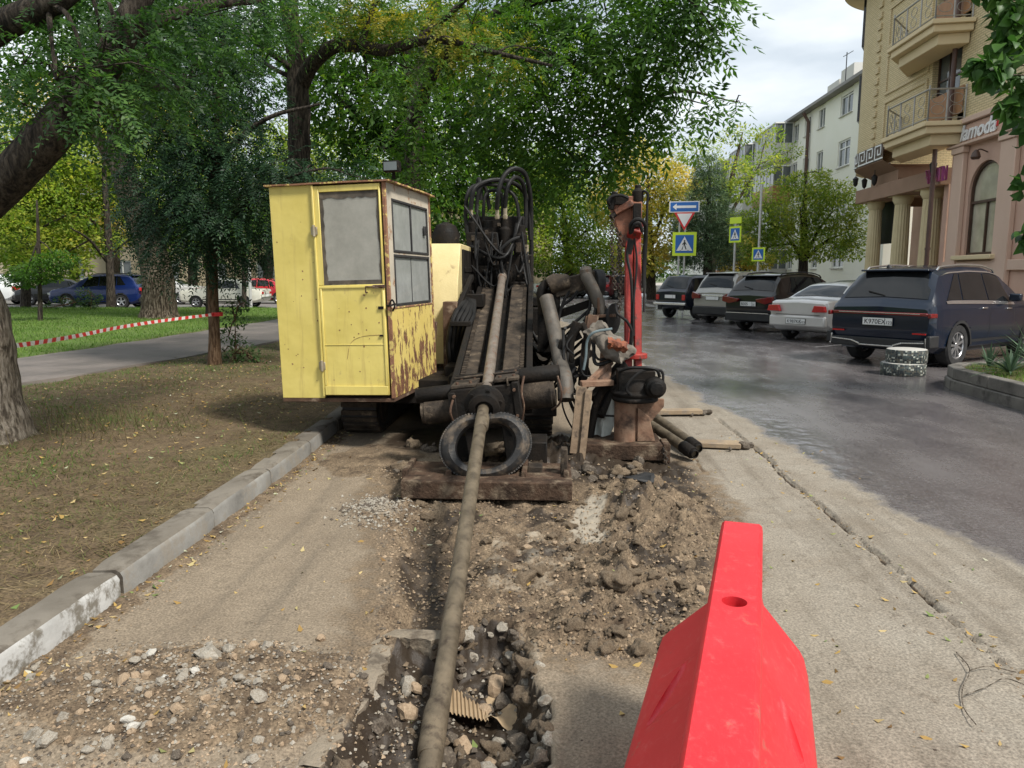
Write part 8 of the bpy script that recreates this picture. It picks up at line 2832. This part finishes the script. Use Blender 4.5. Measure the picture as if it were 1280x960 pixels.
# narrow windows on the bend
for k in range(2):
    mb = MB()
    z0_ = zf(1072, 150) + k * FL
    a = R(28)
    cx_, cy_ = ccx - (cr + 0.02) * math.cos(a), Yc + (cr + 0.02) * math.sin(a)
    dv = V(math.sin(a), math.cos(a), 0)
    mb.bar((cx_, cy_, z0_), (cx_, cy_, z0_ + 1.9), 0.75, 0.10, (math.cos(a), -math.sin(a), 0))
    mb.build('slot_window', 'glass', bld, bevel=0.01)
# roof cornice, curved eave seen at the very top
mb = MB()
ring_o = [(ccx - (cr + 0.9) * math.cos(a), Yc + (cr + 0.9) * math.sin(a)) for a in [math.pi / 2 * k / 18 for k in range(19)]]
zcor = zf(1055, 8, XF - 0.2) + 0.0
ring_o = [(XF - 0.86, YP1 + 3.2)] + ring_o
ring_i = [(XF + 0.04, YP1 + 3.2)] + arcp
for k in range(len(ring_o) - 1):
    a, b_, c_, d_ = ring_o[k], ring_o[k + 1], ring_i[k + 1], ring_i[k]
    for z, fl in ((zcor, True), (zcor + 0.35, False)):
        f = [(*a, z), (*b_, z), (*c_, z), (*d_, z)]
        mb.add(f if fl else f[::-1], [(0, 1, 2, 3)])
    mb.add([(*a, zcor), (*a, zcor + 0.35), (*b_, zcor + 0.35), (*b_, zcor)], [(0, 1, 2, 3)])
mb.build('cornice', 'sand', bld, smooth=25)


# balconies
def balcony(zb_, holes_z, rail_mat):
    y0_, y1_ = yf(1192), yf(1118)
    ch = 1.15
    poly = [(XF, y0_), (XF - ch, y0_ + 0.15), (XF - ch, y1_ - 1.1), (XF, y1_ + 0.4)]
    mb = MB()
    def lay(p, z0_, z1_, grow):
        cx_, cy_ = XF, (y0_ + y1_) / 2
        q = [(a - (grow if a < XF else 0), b_ + (grow if b_ > cy_ else -grow)) for a, b_ in p]
        mb.prism(q[::-1], (0, 0, z0_), (1, 0, 0), (0, 1, 0), z1_ - z0_)
    lay(poly, zb_, zb_ + 0.14, 0.10)
    lay(poly, zb_ - 0.22, zb_ - 0.002, 0.0)
    lay([(XF, y0_ + 0.2), (XF - ch + 0.25, y0_ + 0.35), (XF - ch + 0.25, y1_ - 1.2), (XF, y1_ + 0.1)], zb_ - 0.55, zb_ - 0.222, 0.0)
    b = mb.build('balcony', 'sand', bld, bevel=0.015)
    mb = MB()
    P = [V(XF - 0.02, y0_ + 0.1, 0), V(XF - ch + 0.05, y0_ + 0.2, 0), V(XF - ch + 0.05, y1_ - 1.1, 0), V(XF - 0.02, y1_ + 0.3, 0)]
    h_ = 1.0
    z0_ = zb_ + 0.14
    for k in range(3):
        a, b_ = P[k], P[k + 1]
        mb.tube([a + V(0, 0, z0_ + h_), b_ + V(0, 0, z0_ + h_)], 0.03, 8)
        mb.tube([a + V(0, 0, z0_ + 0.12), b_ + V(0, 0, z0_ + 0.12)], 0.02, 6)
        nn = max(2, int((b_ - a).length / 0.75))
        for j in range(nn + 1):
            p = a.lerp(b_, j / nn)
            mb.cyl(p + V(0, 0, z0_ + 0.0), p + V(0, 0, z0_ + h_ + (0.12 if j == 0 else 0)), 0.026, n=8)
            if j < nn:                                    # scrollwork
                q = a.lerp(b_, (j + 0.5) / nn)
                dd = (b_ - a).normalized()
                for cz in (0.38, 0.72):
                    mb.tube([q + dd * math.cos(t_) * 0.20 + V(0, 0, z0_ + cz + math.sin(t_) * 0.15) for t_ in [2 * math.pi * i / 12 for i in range(13)]], 0.011, 5, False)
    mb.build('railing', rail_mat, b)
    return b


bal1 = balcony(zf(1190, 158) - 0.12, None, 'railmetal')
bal2 = balcony(zf(1190, 158) - 0.12 + FL, None, 'railmetal')
for dd, px_ in ((dA, bal1), (dB, bal2)):
    window((XF + 0.04, YP1, 0), E_, N_, dd, bld, 'brownframe', 'glassgrey', 0.22, 2, 0.62, None, 0.07)
    mb = MB().bx(XF - 0.0, XF + 0.02, YP1 + dd[0] + 0.02, YP1 + dd[1] - 0.02, dd[2], dd[2] + 0.85)
    mb.build('wood_screen', 'woodpanel', bld, bevel=0.01)
for k, hh in enumerate((wB, (wB[0], wB[1], wB[2] + 3.3, wB[3] + 3.3))):
    w = window((XF + 0.04, Yr, 0), E_, N_, hh, bld, 'brownframe', 'glassgrey', 0.15, 1, None, None, 0.07)
    if k == 0:
        mb = MB().bx(XF + 0.10, XF + 0.125, Yr + hh[1] - 0.95, Yr + hh[1] - 0.08, hh[2] + 0.1, hh[3] - 0.1)
        mb.build('red_poster', 'signred', w)
        mb = MB()
        for zz in (0.52, 0.36): mb.bx(XF + 0.09, XF + 0.098, Yr + hh[1] - 0.85, Yr + hh[1] - 0.2, hh[2] + zz, hh[2] + zz + 0.07)
        mb.build('poster_lines', 'signwhite', w)
# drainpipe
mb = MB()
zk = zf(1180, 165)
pp = [(XF - 0.12, Yp, ZT), (XF - 0.12, Yp, zk + 0.25), (XF - 0.14, Yp + 0.05, zk + 0.12), (XF - 0.30, Yp + 0.35, zk - 0.02), (XF - 0.32, Yp + 0.38, zk - 0.2), (XF - 0.32, Yp + 0.38, 0.5), (XF - 0.5, Yp + 0.38, 0.35)]
mb.tube(pp, 0.075, 10)
for z in (2.5, 4.5, 9, 11.5): mb.lathe([(0.09, -0.04), (0.09, 0.04)], (XF - (0.32 if z < zk - 0.3 else 0.12), Yp + (0.38 if z < zk - 0.3 else 0), z), (0, 0, 1), 10)
mb.build('drainpipe', 'pipebrown', bld)
# portico: beam, curved fascia with key pattern, soffit, columns
Ye = Yc + 0.6
zb1 = zc0 + 0.04
mb = MB()
mb.bx(XF - 0.1, XF + 0.9, YP1 + 0.2, Yc, zb1, zb1 + 0.55)
mb.bx(XF + 0.901, XF + 4.5, YP1 + 0.2, Yc + 1.0, zb1 + 0.35, zb1 + 0.5)
mb.build('portico_beam', 'soffit', bld, bevel=0.02)
mb = MB()
Rr = cr + 0.55
fz0, fz1 = ZS - 0.42, ZS + 0.06
pts = [(XF - 0.55, yf(1112) + 0.0)] + [(ccx - Rr * math.cos(a), Yk + Rr * math.sin(a)) for a in [math.pi * 0.62 * k / 20 for k in range(21)]]
inn = [(XF + 0.05, yf(1112))] + [(ccx - (cr - 0.1) * math.cos(a), Yk + (cr - 0.1) * math.sin(a)) for a in [math.pi * 0.62 * k / 20 for k in range(21)]]
for k in range(len(pts) - 1):
    a, b_, c_, d_ = pts[k], pts[k + 1], inn[k + 1], inn[k]
    mb.add([(*a, fz0), (*a, fz1), (*b_, fz1), (*b_, fz0)], [(0, 1, 2, 3)])
    mb.add([(*a, fz1), (*d_, fz1), (*c_, fz1), (*b_, fz1)], [(0, 1, 2, 3)])
    mb.add([(*a, fz0), (*b_, fz0), (*c_, fz0 - 0.35), (*d_, fz0 - 0.35)], [(0, 1, 2, 3)])
    mb.add([(*d_, fz0 - 0.35), (*c_, fz0 - 0.35), (*c_, zb1 - 0.02), (*d_, zb1 - 0.02)], [(0, 1, 2, 3)])
mb.build('canopy', 'soffit', bld, smooth=30)
# key-pattern panel
mb = MB()
Ln = 0.0
path = [Vector((*p, 0)) for p in pts[:16]]
acc = [0.0]
for k in range(1, len(path)): acc.append(acc[-1] + (path[k] - path[k - 1]).length)


def on_path(s_):
    k = max(0, min(len(path) - 2, int(np.searchsorted(acc, s_)) - 1))
    f = (s_ - acc[k]) / (acc[k + 1] - acc[k])
    p = path[k].lerp(path[k + 1], f)
    d = (path[k + 1] - path[k]).normalized()
    return p + V(-d.y, d.x, 0) * 1.0 * 0.0, V(-d.y, d.x, 0)


for k in range(14):
    s0, s1 = acc[-1] * k / 14, acc[-1] * (k + 1) / 14
    (pa, na), (pb, nb_) = on_path(s0), on_path(s1)
    na, nb_ = (na if na.x < 0 else -na), (nb_ if nb_.x < 0 else -nb_)
    mb.add([pa + na * 0.02 + V(0, 0, fz0 + 0.03), pa + na * 0.02 + V(0, 0, fz1 + 0.16), pb + nb_ * 0.02 + V(0, 0, fz1 + 0.16), pb + nb_ * 0.02 + V(0, 0, fz0 + 0.03)], [(0, 1, 2, 3)])
mb.build('frieze_panel', 'brownframe', bld, smooth=0)
unitw = 0.80
nkey = int(acc[-1] / unitw)
hgt = fz1 + 0.10 - (fz0 + 0.09)
key = [(0, 0, 0.9, 0), (0.9, 0, 0.9, 1), (0.9, 1, 0.22, 1), (0.22, 1, 0.22, 0.32), (0.22, 0.32, 0.58, 0.32), (0.58, 0.32, 0.58, 0.68), (0.9, 0, 1.0, 0)]
mb = MB()
for k in range(nkey):
    for x0_, z0_, x1_, z1_ in key:
        (pa, na), (pb, nb_) = on_path((k + x0_) * unitw), on_path((k + x1_) * unitw)
        na = na if na.x < 0 else -na
        d_ = V(na.y, -na.x, 0)
        c_ = (pa + pb) / 2 + na * 0.035 + V(0, 0, fz0 + 0.09 + (z0_ + z1_) / 2 * hgt)
        mb.box(c_, (max(0.055, (pb - pa).length + 0.055 if z0_ == z1_ else 0.055), 0.02, abs(z1_ - z0_) * hgt + 0.055), Matrix((d_, na, V(0, 0, 1))).transposed())
mb.build('key_pattern', 'signwhite', bld, smooth=0)
# hanging lamps under the canopy, purple lettering
for px_, py_ in ((1085, 228), (1073, 232), (1156, 213), (1062, 230)):
    X_ = XF - 0.2 + (0.5 if px_ < 1080 else 0)
    y_, z_ = yf(px_, X_), zf(px_, py_, X_)
    mb = MB()
    mb.cyl((X_, y_, z_ + 0.2), (X_, y_, z_ + 0.7), 0.012, n=6)
    mb.lathe([(0.02, 0.24), (0.13, 0.14), (0.12, 0.10), (0.09, -0.12), (0.03, -0.2)], (X_, y_, z_), (0, 0, 1), 8)
    mb.build('hanging_lantern', 'black', bld)
mb = MB()                                   # blurred neon letters over the right column
y0_, z0_ = yf(1153), zf(1160, 231)
for k in range(5):
    yy = y0_ - k * 0.30
    for a0, b0_, a1, b1_ in random.sample([(0, 0, 0, 0.45), (0.2, 0, 0.2, 0.45), (0, 0.45, 0.2, 0.45), (0, 0.22, 0.2, 0.22), (0, 0, 0.2, 0), (0, 0.45, 0.2, 0)], 4):
        mb.bar((XF - 0.14, yy - a0, z0_ + b0_), (XF - 0.14, yy - a1, z0_ + b1_), 0.03, 0.05, (1, 0, 0))
mb.build('neon_lettering', 'purple', bld, smooth=0)['kind'] = 'stuff'
# columns
for px_, w_ in ((1089, 16), (1122, 19), (1158, 22)):
    yy = yf(px_, XF + 0.4)
    rr0 = w_ / 2 / FPX * yy * 1.02
    mb = MB()
    n_fl = 18
    zt_ = zc0 - 0.28
    G = []
    for z_, k in ((0.42, 1.0), (0.5, 1.0), (1.8, 0.99), (3.2, 0.94), (zt_, 0.87)):
        G.append([V(XF + 0.4 + math.cos(a) * rr0 * k * (1 - 0.07 * (j % 2)), yy + math.sin(a) * rr0 * k * (1 - 0.07 * (j % 2)), z_) for j, a in enumerate([2 * math.pi * j / (2 * n_fl) for j in range(2 * n_fl + 1)])])
    mb.grid(G)
    c_ = mb.build('column', 'column', bld, smooth=25)
    mb = MB()
    mb.lathe([(rr0 * 0.9, zt_), (rr0 * 1.0, zt_ + 0.06), (rr0 * 1.18, zt_ + 0.16), (rr0 * 1.2, zt_ + 0.31)], (XF + 0.4, yy, 0), (0, 0, 1), 24)
    mb.lathe([(rr0 * 1.25, 0.13), (rr0 * 1.25, 0.28), (rr0 * 1.08, 0.42)], (XF + 0.4, yy, 0), (0, 0, 1), 24)
    mb.bx(XF + 0.4 - rr0 * 1.3, XF + 0.4 + rr0 * 1.3, yy - rr0 * 1.3, yy + rr0 * 1.3, zt_ + 0.30, zt_ + 0.40)
    mb.each('capital', 'column', c_)
mb = MB()
mb.bx(XF + 3.6, XF + 3.9, YP1 + 0.2, yf(1135, XF + 3.6), 0.1, zb1 + 0.35)
mb.bx(XF + 0.2, XF + 3.6, YP1 + 0.2, YP1 + 0.5, 0.1, zb1 + 0.35)
mb.build('portico_wall', 'pinkwall', bld, bevel=0.01)
mb = MB()
mb.bx(XF + 0.9, XF + 1.0, yf(1113, XF + 0.9), yf(1096, XF + 0.9), zf(1104, 305, XF + 0.9), zf(1104, 250, XF + 0.9))
mb.build('hanging_banner', 'black', bld, bevel=0.01)
mb = MB().bx(XF - 0.6, XF + 5, YP1 - 12, Yc + 1.2, 0.131, 0.40)
mb.build('plinth', 'sand', bld, bevel=0.02)

# ---- cream apartment block
XA = 17.3
YA0, YA1 = 41.0, 112.0
apt = empty('apartment_block', (XA, YA0, 0), 'cream four-storey apartment block with white windows behind the linden', 'building')
ZR = zf(1062, 96, XA) - 0.6
stl = 3.0
holes = []
cols_ = [(yf(1046, XA) - YA0 - 0.85, 1.9), (yf(1020, XA) - YA0, 1.2), (yf(1003, XA) - YA0, 1.2), (yf(989, XA) - YA0, 1.2)]
ztop = zf(1043, 105, XA) - 0.7
for c_, w_ in cols_:
    for k in range(4):
        z1_ = ztop - k * stl
        holes.append((c_, c_ + w_, z1_ - 1.55, z1_))
ycb = yf(984, XA) - YA0
for j in range(9):
    for k in range(4):
        z1_ = ztop - k * stl
        if j >= 1 and j % 3 == 1: holes.append((ycb + 4.5 + j * 4.5, ycb + 6.0 + j * 4.5, z1_ - 1.55, z1_))
facade((XA, YA0, 0), E_, N_, YA1 - YA0, 0, ZR, holes, 0.2).bx(XA + 0.02, XA + 11, YA0, YA1, ZR - 0.3, ZR - 0.02).build('wall', 'cream', apt, smooth=0)
mb = MB()
mb.add([(XA, YA0, 0), (XA, YA0, ZR), (XA + 11, YA0, ZR), (XA + 11, YA0, 0)], [(3, 2, 1, 0)])
mb.build('end_wall', 'cream', apt, smooth=0)
for h in holes:
    window((XA, YA0, 0), E_, N_, h, apt, 'whiteframe', 'glassgrey', 0.1, 1 if h[1] - h[0] > 1.5 else 1, 0.7 if h[1] - h[0] > 1.5 else None, 'creamtrim', 0.09)
mb = MB()
mb.bx(XA - 0.55, XA + 11.5, YA0 - 0.5, YA1, ZR, ZR + 0.18)
mb.prism([(XA - 0.55, 0.18), (XA + 11.5, 0.18), (XA + 5.5, 2.4)], (0, YA0 - 0.5, ZR + 0.0), (1, 0, 0), (0, 0, 1), -(YA1 - YA0))
roof_ = mb.build('roof', 'roofmetal', apt, smooth=0)
for yy, hh in ((yf(1010, XA), 1.5), (yf(995, XA), 1.1)):
    MB().bx(XA + 2.2, XA + 3.4, yy, yy + 2.2, ZR + 0.3, ZR + 1.3 + hh).build('chimney', 'creamtrim', roof_, smooth=0)
mb = MB()
mb.cyl((XA + 0.6, yf(1030, XA), ZR), (XA + 0.6, yf(1030, XA), ZR + 2.6), 0.03, n=6)
mb.bar((XA + 0.6, yf(1030, XA) - 1.0, ZR + 2.4), (XA + 0.6, yf(1030, XA) + 0.6, ZR + 2.5), 0.03, 0.03)
mb.build('antenna', 'black', roof_)
mb = MB()
mb.tube([(XA - 0.5, YA0 + ycb - 3.4, ZR - 0.1), (XA - 0.15, YA0 + ycb - 3.4, ZR - 0.7), (XA - 0.15, YA0 + ycb - 3.4, 0.2)], 0.11, 8)
mb.build('drainpipe', 'pipebrown', apt)
# stacked glazed balconies
for col_i, y0_ in enumerate((YA0 + ycb + 0.2, YA0 + ycb + 9.0, YA0 + ycb + 18)):
    for k in range(4):
        z0_ = ztop - 1.55 - k * stl - 0.95
        mb = MB()
        mb.bx(XA - 1.3, XA - 0.003, y0_, y0_ + 5.6, z0_ - 0.15, z0_)
        mb.bx(XA - 1.3, XA - 1.22, y0_, y0_ + 5.6, z0_ + 0.003, z0_ + 1.0)
        mb.bx(XA - 1.219, XA - 0.003, y0_, y0_ + 0.08, z0_ + 0.003, z0_ + 1.0)
        b_ = mb.build('balcony', ['creamtrim', 'woodpanel', 'creamtrim', 'concrete'][(k + col_i) % 4] if k else 'creamtrim', apt, smooth=0)
        mb = MB()
        for q in range(7): mb.bx(XA - 1.29, XA - 1.22, y0_ + q * 0.92, y0_ + q * 0.92 + 0.07, z0_ + 1.003, z0_ + 2.35)
        for q in range(3): mb.bx(XA - 1.28 + q * 0.6, XA - 1.21 + q * 0.6, y0_, y0_ + 0.07, z0_ + 1.003, z0_ + 2.35)
        mb.bx(XA - 1.32, XA - 0.003, y0_ - 0.03, y0_ + 5.63, z0_ + 2.353, z0_ + 2.45)
        mb.build('glazing_bar', 'whiteframe', b_, smooth=0)
        mb = MB()
        mb.bx(XA - 1.26, XA - 1.25, y0_ + 0.02, y0_ + 5.58, z0_ + 1.003, z0_ + 2.35)
        mb.bx(XA - 1.24, XA - 0.01, y0_ + 0.03, y0_ + 0.04, z0_ + 1.003, z0_ + 2.35)
        mb.build('pane', 'glassgrey', b_, smooth=0)

# ---- low beige building behind the park
pb_ = empty('park_building', (-20, 64, 0), 'long beige building half hidden behind the park trees', 'building')
hs_ = [(3 + k * 4.2, 4.6 + k * 4.2, 1.2, 2.9) for k in range(14)] + [(3 + k * 4.2, 4.6 + k * 4.2, 4.6, 6.3) for k in range(14)]
facade((-62, 64, 0), (1, 0, 0), (0, -1, 0), 62, 0, 7.6, hs_, 0.25).build('wall', 'beige', pb_, smooth=0)
for h in hs_: window((-62, 64, 0), (1, 0, 0), (0, -1, 0), h, pb_, 'whiteframe', 'glassgrey', 0.12, 1, None, 'creamtrim', 0.1)
MB().bx(-62.4, 0.4, 63.5, 74, 7.6, 7.95).build('roof', 'roofmetal', pb_, smooth=0)

# ================================================================ SIGNS
M('signyellow', (0.68, 0.86, 0.02), (0.72, 0.90, 0.03), 2, 0.45)


def panel(mb, c, w, h, d=0.02, yaw=0.0):
    return mb.box(c, (w, d, h), Matrix.Rotation(yaw, 3, 'Z'))


def ped_sign(parent, c, s, yaw, lime=True):
    """pedestrian crossing: blue square, white triangle, walking figure"""
    ex, ey = V(math.cos(yaw), math.sin(yaw), 0), V(0, 0, 1)
    nrm = ex.cross(ey)            # towards the road user
    if lime: panel(MB(), c, s * 1.32, s * 1.32, 0.02, yaw).build('lime_backing', 'signlime', parent, bevel=0.0)
    panel(MB(), c + nrm * 0.013, s, s, 0.008, yaw).build('blue_plate', 'signblue', parent)
    MB().prism([(-0.44 * s, -0.38 * s), (0.44 * s, -0.38 * s), (0, 0.42 * s)], c + nrm * 0.018, ex, ey, 0.004).build('white_triangle', 'signwhite', parent)
    mb = MB()
    o = c + nrm * 0.023
    mb.prism([(0.045 * s * math.cos(a), 0.17 * s + 0.05 * s * math.sin(a)) for a in [k * math.pi / 4 for k in range(8)]], o, ex, ey, 0.003)
    for p in ([(-0.03, 0.12), (0.05, 0.11), (0.04, -0.08), (-0.05, -0.06)], [(0.04, -0.06), (0.13, -0.30), (0.07, -0.31), (-0.01, -0.08)], [(-0.05, -0.05), (-0.10, -0.32), (-0.16, -0.31), (-0.04, -0.04), ],
              [(-0.02, 0.11), (-0.13, -0.02), (-0.10, -0.05), (0.0, 0.06)], [(0.05, 0.10), (0.13, -0.03), (0.10, -0.05), (0.03, 0.04)], [(-0.26, -0.345), (-0.18, -0.345), (-0.18, -0.365), (-0.26, -0.365)], [(0.16, -0.345), (0.26, -0.345), (0.26, -0.365), (0.16, -0.365)]):
        mb.prism([(a * s, b_ * s) for a, b_ in p][::-1], o, ex, ey, 0.003)
    mb.build('walking_figure', 'black', parent, smooth=0)


YS = 33.0
yw = R(-8)
sb = at(852, 400, YS)
sb.z = 0
sign = empty('crossing_sign_post', sb, 'twin-post sign with one-way arrow, give-way triangle and pedestrian crossing', 'road sign')
mb = MB()
for px_ in (848, 855): 
    p = at(px_, 330, YS + 0.13)
    mb.cyl((p.x, YS + 0.13, 0.0), (p.x, YS + 0.13, at(852, 253, YS).z), 0.04, n=10)
mb.each('post', 'pole', sign)
c = at(855.5, 258.5, YS)
w_, h_ = 33 / FPX * YS, 11 / FPX * YS
ex, ey = V(math.cos(yw), math.sin(yw), 0), V(0, 0, 1)
nr = ex.cross(ey)
panel(MB(), c, w_ * 1.08, h_ * 1.18, 0.02, yw).build('arrow_border', 'signwhite', sign)
panel(MB(), c + nr * 0.012, w_, h_, 0.008, yw).build('arrow_plate', 'signblue', sign)
mb = MB().prism([(-0.42, 0), (-0.28, 0.12), (-0.28, 0.045), (0.42, 0.045), (0.42, -0.045), (-0.28, -0.045), (-0.28, -0.12)], c + nr * 0.018, ex * w_, ey * w_, 0.004)
mb.f[0], mb.f[1] = mb.f[0], mb.f[1]
mb.build('white_arrow', 'signwhite', sign, smooth=0)
c = at(855.5, 276, YS)
s_ = 26 / FPX * YS
MB().prism([(-0.5 * s_, 0.42 * s_), (0, -0.45 * s_), (0.5 * s_, 0.42 * s_)], c + nr * 0.0, ex, ey, 0.012).build('red_triangle', 'signred', sign, smooth=0)
MB().prism([(-0.35 * s_, 0.33 * s_), (0, -0.28 * s_), (0.35 * s_, 0.33 * s_)], c + nr * 0.014, ex, ey, 0.004).build('white_inner_triangle', 'signwhite', sign, smooth=0)
ped_sign(sign, at(855.5, 305, YS), 21.5 / FPX * YS, yw)
for k, (px_, py_, Y, s_, yaw_, lb) in enumerate(((919, 293, 35.0, 14, R(-58), 'narrow crossing sign turned sideways on a white post, left of the pair'), (948, 318, 34.0, 12, R(-40), 'lower crossing sign on a tall grey post before the linden'))):
    c = at(px_, py_, Y)
    b_ = V(c.x, Y, 0)
    sg_ = empty('crossing_sign', b_, lb, 'road sign', 'far pedestrian crossing signs')
    MB().cyl((c.x + 0.02, Y + 0.06, 0), (c.x + 0.02, Y + 0.06, c.z + (0.6 if k == 0 else 3.0)), 0.05, n=10).build('post', 'pole', sg_)
    ped_sign(sg_, c, s_ / FPX * Y * 1.05, yaw_)
    if k == 0:
        panel(MB(), c + V(0, 0, 0.62), 0.7, 0.28, 0.02, yaw_).build('lime_top', 'signlime', sg_)
# white post in the park
p = gp(314, 388)
o = MB().cyl((p.x, p.y, 0), (p.x, p.y, at(313, 326, p.y).z), 0.07, n=10).lathe([(0.07, 0), (0.09, 0.02), (0.09, 0.06), (0.0, 0.08)], (p.x, p.y, at(313, 326, p.y).z), (0, 0, 1), 10).build('white_post', 'pole', None, origin=(p.x, p.y, 0))
tag(o, 'slim white metal post in front of the white saloon', 'post')

# ================================================================ TAPE, PLANTER, MOSAIC BLOCKS
M('taperedcol', (0.60, 0.03, 0.03), (0.66, 0.05, 0.05), 3, 0.4)
M('tapewhite', (0.72, 0.70, 0.66), (0.78, 0.76, 0.72), 3, 0.4)
ta = at(6, 434, 6.35)
tb = at(150, 415, 9.2)
tcc = at(268, 393, 11.85)
tape = empty('barrier_tape', (ta.x, ta.y, 0.15), 'red and white striped tape strung between trunk and brown stem', 'tape')
ctl = spl([at(-6, 432, 6.2), at(20, 432, 6.7), at(90, 421, 8.0), at(150, 409, 9.2), at(210, 400, 10.5), tcc], 14)
mb = MB()
w_ = 0.022
mb.v = [tuple(p + V(0, sg * 0.5 * math.sin(k * 0.35) * w_, sg * w_)) for k, p in enumerate(ctl) for sg in (1, -1)]
mb.f = [(2 * k, 2 * k + 2, 2 * k + 3, 2 * k + 1) for k in range(len(ctl) - 1)]
mb.mi = [k % 2 for k in range(len(mb.f))]
mb.build('tape_strip', ['tapewhite', 'taperedcol'], tape, smooth=0)
mb = MB()
for k in range(10):
    a = 2 * math.pi * k / 10
    a2 = 2 * math.pi * (k + 1) / 10
    mb.add([tcc + V(0.1 * math.cos(a), 0.1 * math.sin(a) + 0.08, 0.03), tcc + V(0.1 * math.cos(a2), 0.1 * math.sin(a2) + 0.08, 0.03), tcc + V(0.1 * math.cos(a2), 0.1 * math.sin(a2) + 0.08, -0.03), tcc + V(0.1 * math.cos(a), 0.1 * math.sin(a) + 0.08, -0.03)], [(0, 1, 2, 3)])
mb.build('knot', 'taperedcol', tape, smooth=0)

# planter with its kerb stones
plc = empty('planter', (7.4, 9.6, 0), 'raised planter edged with dark kerb stones at the right edge', 'planter')
out = [(5.62, 5.0), (5.62, 7.0), (5.62, 8.0), (5.62, 9.0), (5.63, 10.0), (5.66, 10.9), (5.80, 11.35), (6.10, 11.68), (6.6, 11.85), (7.6, 11.9), (8.6, 11.9), (9.6, 11.9)]
for k in range(len(out) - 1):
    a, b_ = V(*out[k], 0), V(*out[k + 1], 0)
    d = (b_ - a).normalized()
    inn_ = V(d.y, -d.x, 0)
    a2, b2 = a + d * 0.008, b_ - d * 0.008
    for z0_, z1_, ins in ((-0.05, 0.14, 0.0), (0.142, 0.30, 0.03)):
        mb = MB()
        q = [a2 + inn_ * ins, b2 + inn_ * ins, b2 + inn_ * (ins + 0.17), a2 + inn_ * (ins + 0.17)]
        mb.add([p + V(0, 0, z0_) for p in q] + [p + V(0, 0, z1_) for p in q], [(0, 1, 2, 3), (4, 7, 6, 5), (0, 4, 5, 1), (1, 5, 6, 2), (2, 6, 7, 3), (3, 7, 4, 0)])
        mb.build('kerb_stone', 'planterstone', plc, bevel=0.015, seg=2)
soil = [(5.78, 5.0), (5.78, 10.0), (5.84, 10.85), (6.0, 11.25), (6.3, 11.55), (6.7, 11.66), (9.6, 11.7), (9.6, 5.0)]
MB().add([(x, y_, 0.27) for x, y_ in soil], [tuple(range(len(soil) - 1, -1, -1))]).build('soil', 'vergesoil', plc, smooth=0)
r = np.random.default_rng(15)
n_ = 15000
X_, Y_ = r.uniform(5.8, 9.0, n_), r.uniform(6.5, 11.6, n_)
k_ = poly_sd(X_, Y_, soil) < -0.02
X_, Y_ = X_[k_], Y_[k_]
grass('planter_grass', X_, Y_, np.full(len(X_), 0.268), 0.03, 0.09, 0.007, 'lawn', 'bright green grass inside the planter', 0.8, 6)
# yuccas
for k, (px_, py_, n_l, Lf, lb) in enumerate(((1262, 470, 46, 0.55, 'spiky yucca nearest the planter kerb'), (1295, 462, 60, 0.75, 'larger spiky yucca cut by the right edge'), (1236, 462, 26, 0.36, 'small yucca at the left of the planter'))):
    b_ = gp(px_, py_, 0.27)
    rr_ = np.random.default_rng(30 + k)
    mb = MB()
    for j in range(n_l):
        a = rr_.uniform(0, 6.28)
        el = rr_.uniform(0.15, 1.45)
        L_ = Lf * rr_.uniform(0.7, 1.1)
        d = V(math.cos(a) * math.cos(el), math.sin(a) * math.cos(el), math.sin(el))
        s_ = V(-math.sin(a), math.cos(a), 0)
        w_ = 0.016 * rr_.uniform(0.8, 1.3)
        G = []
        for f in (0, 0.3, 0.6, 0.85, 1.0):
            p = b_ + V(0, 0, 0.05) + d * (L_ * f) - V(0, 0, 1) * (0.30 * L_ * f * f * math.cos(el))
            ww = w_ * (1.0 - 0.1 * f if f < 0.6 else max(0.02, (1.0 - f) * 2.2))
            G.append([p - s_ * ww, p + V(0, 0, -0.004), p + s_ * ww])
        mb.grid(G)
    y_ = mb.build('yucca', 'leaf_yucca', None, smooth=60, origin=tuple(b_))
    tag(y_, lb, 'plant', 'yuccas in the planter')
# mosaic blocks
mc = gp(1139, 471)
for k, (z0_, z1_, w_, dx, lb) in enumerate(((0.0, 0.20, 0.34, 0.0, 'lower mosaic-clad round concrete block by the planter corner'), (0.202, 0.42, 0.31, 0.04, 'upper mosaic-clad round block stacked on the other'))):
    cx_, cy_ = mc.x + dx, mc.y + 0.30
    bl = empty('mosaic_block', (cx_, cy_, z0_), lb, 'concrete block')
    MB().lathe([(w_ * 0.97, z0_), (w_, z0_ + 0.015), (w_, z1_ - 0.02), (w_ * 0.97, z1_ - 0.004)], (cx_, cy_, 0), (0, 0, 1), 32).build('mosaic_side', 'mosaic', bl)
    MB().lathe([(0.0, z1_ + 0.002), (w_ * 0.9, z1_ + 0.004), (w_ * 0.975, z1_ - 0.006)], (cx_, cy_, 0), (0, 0, -1 * -1), 32).build('top_cap', 'concrete', bl)
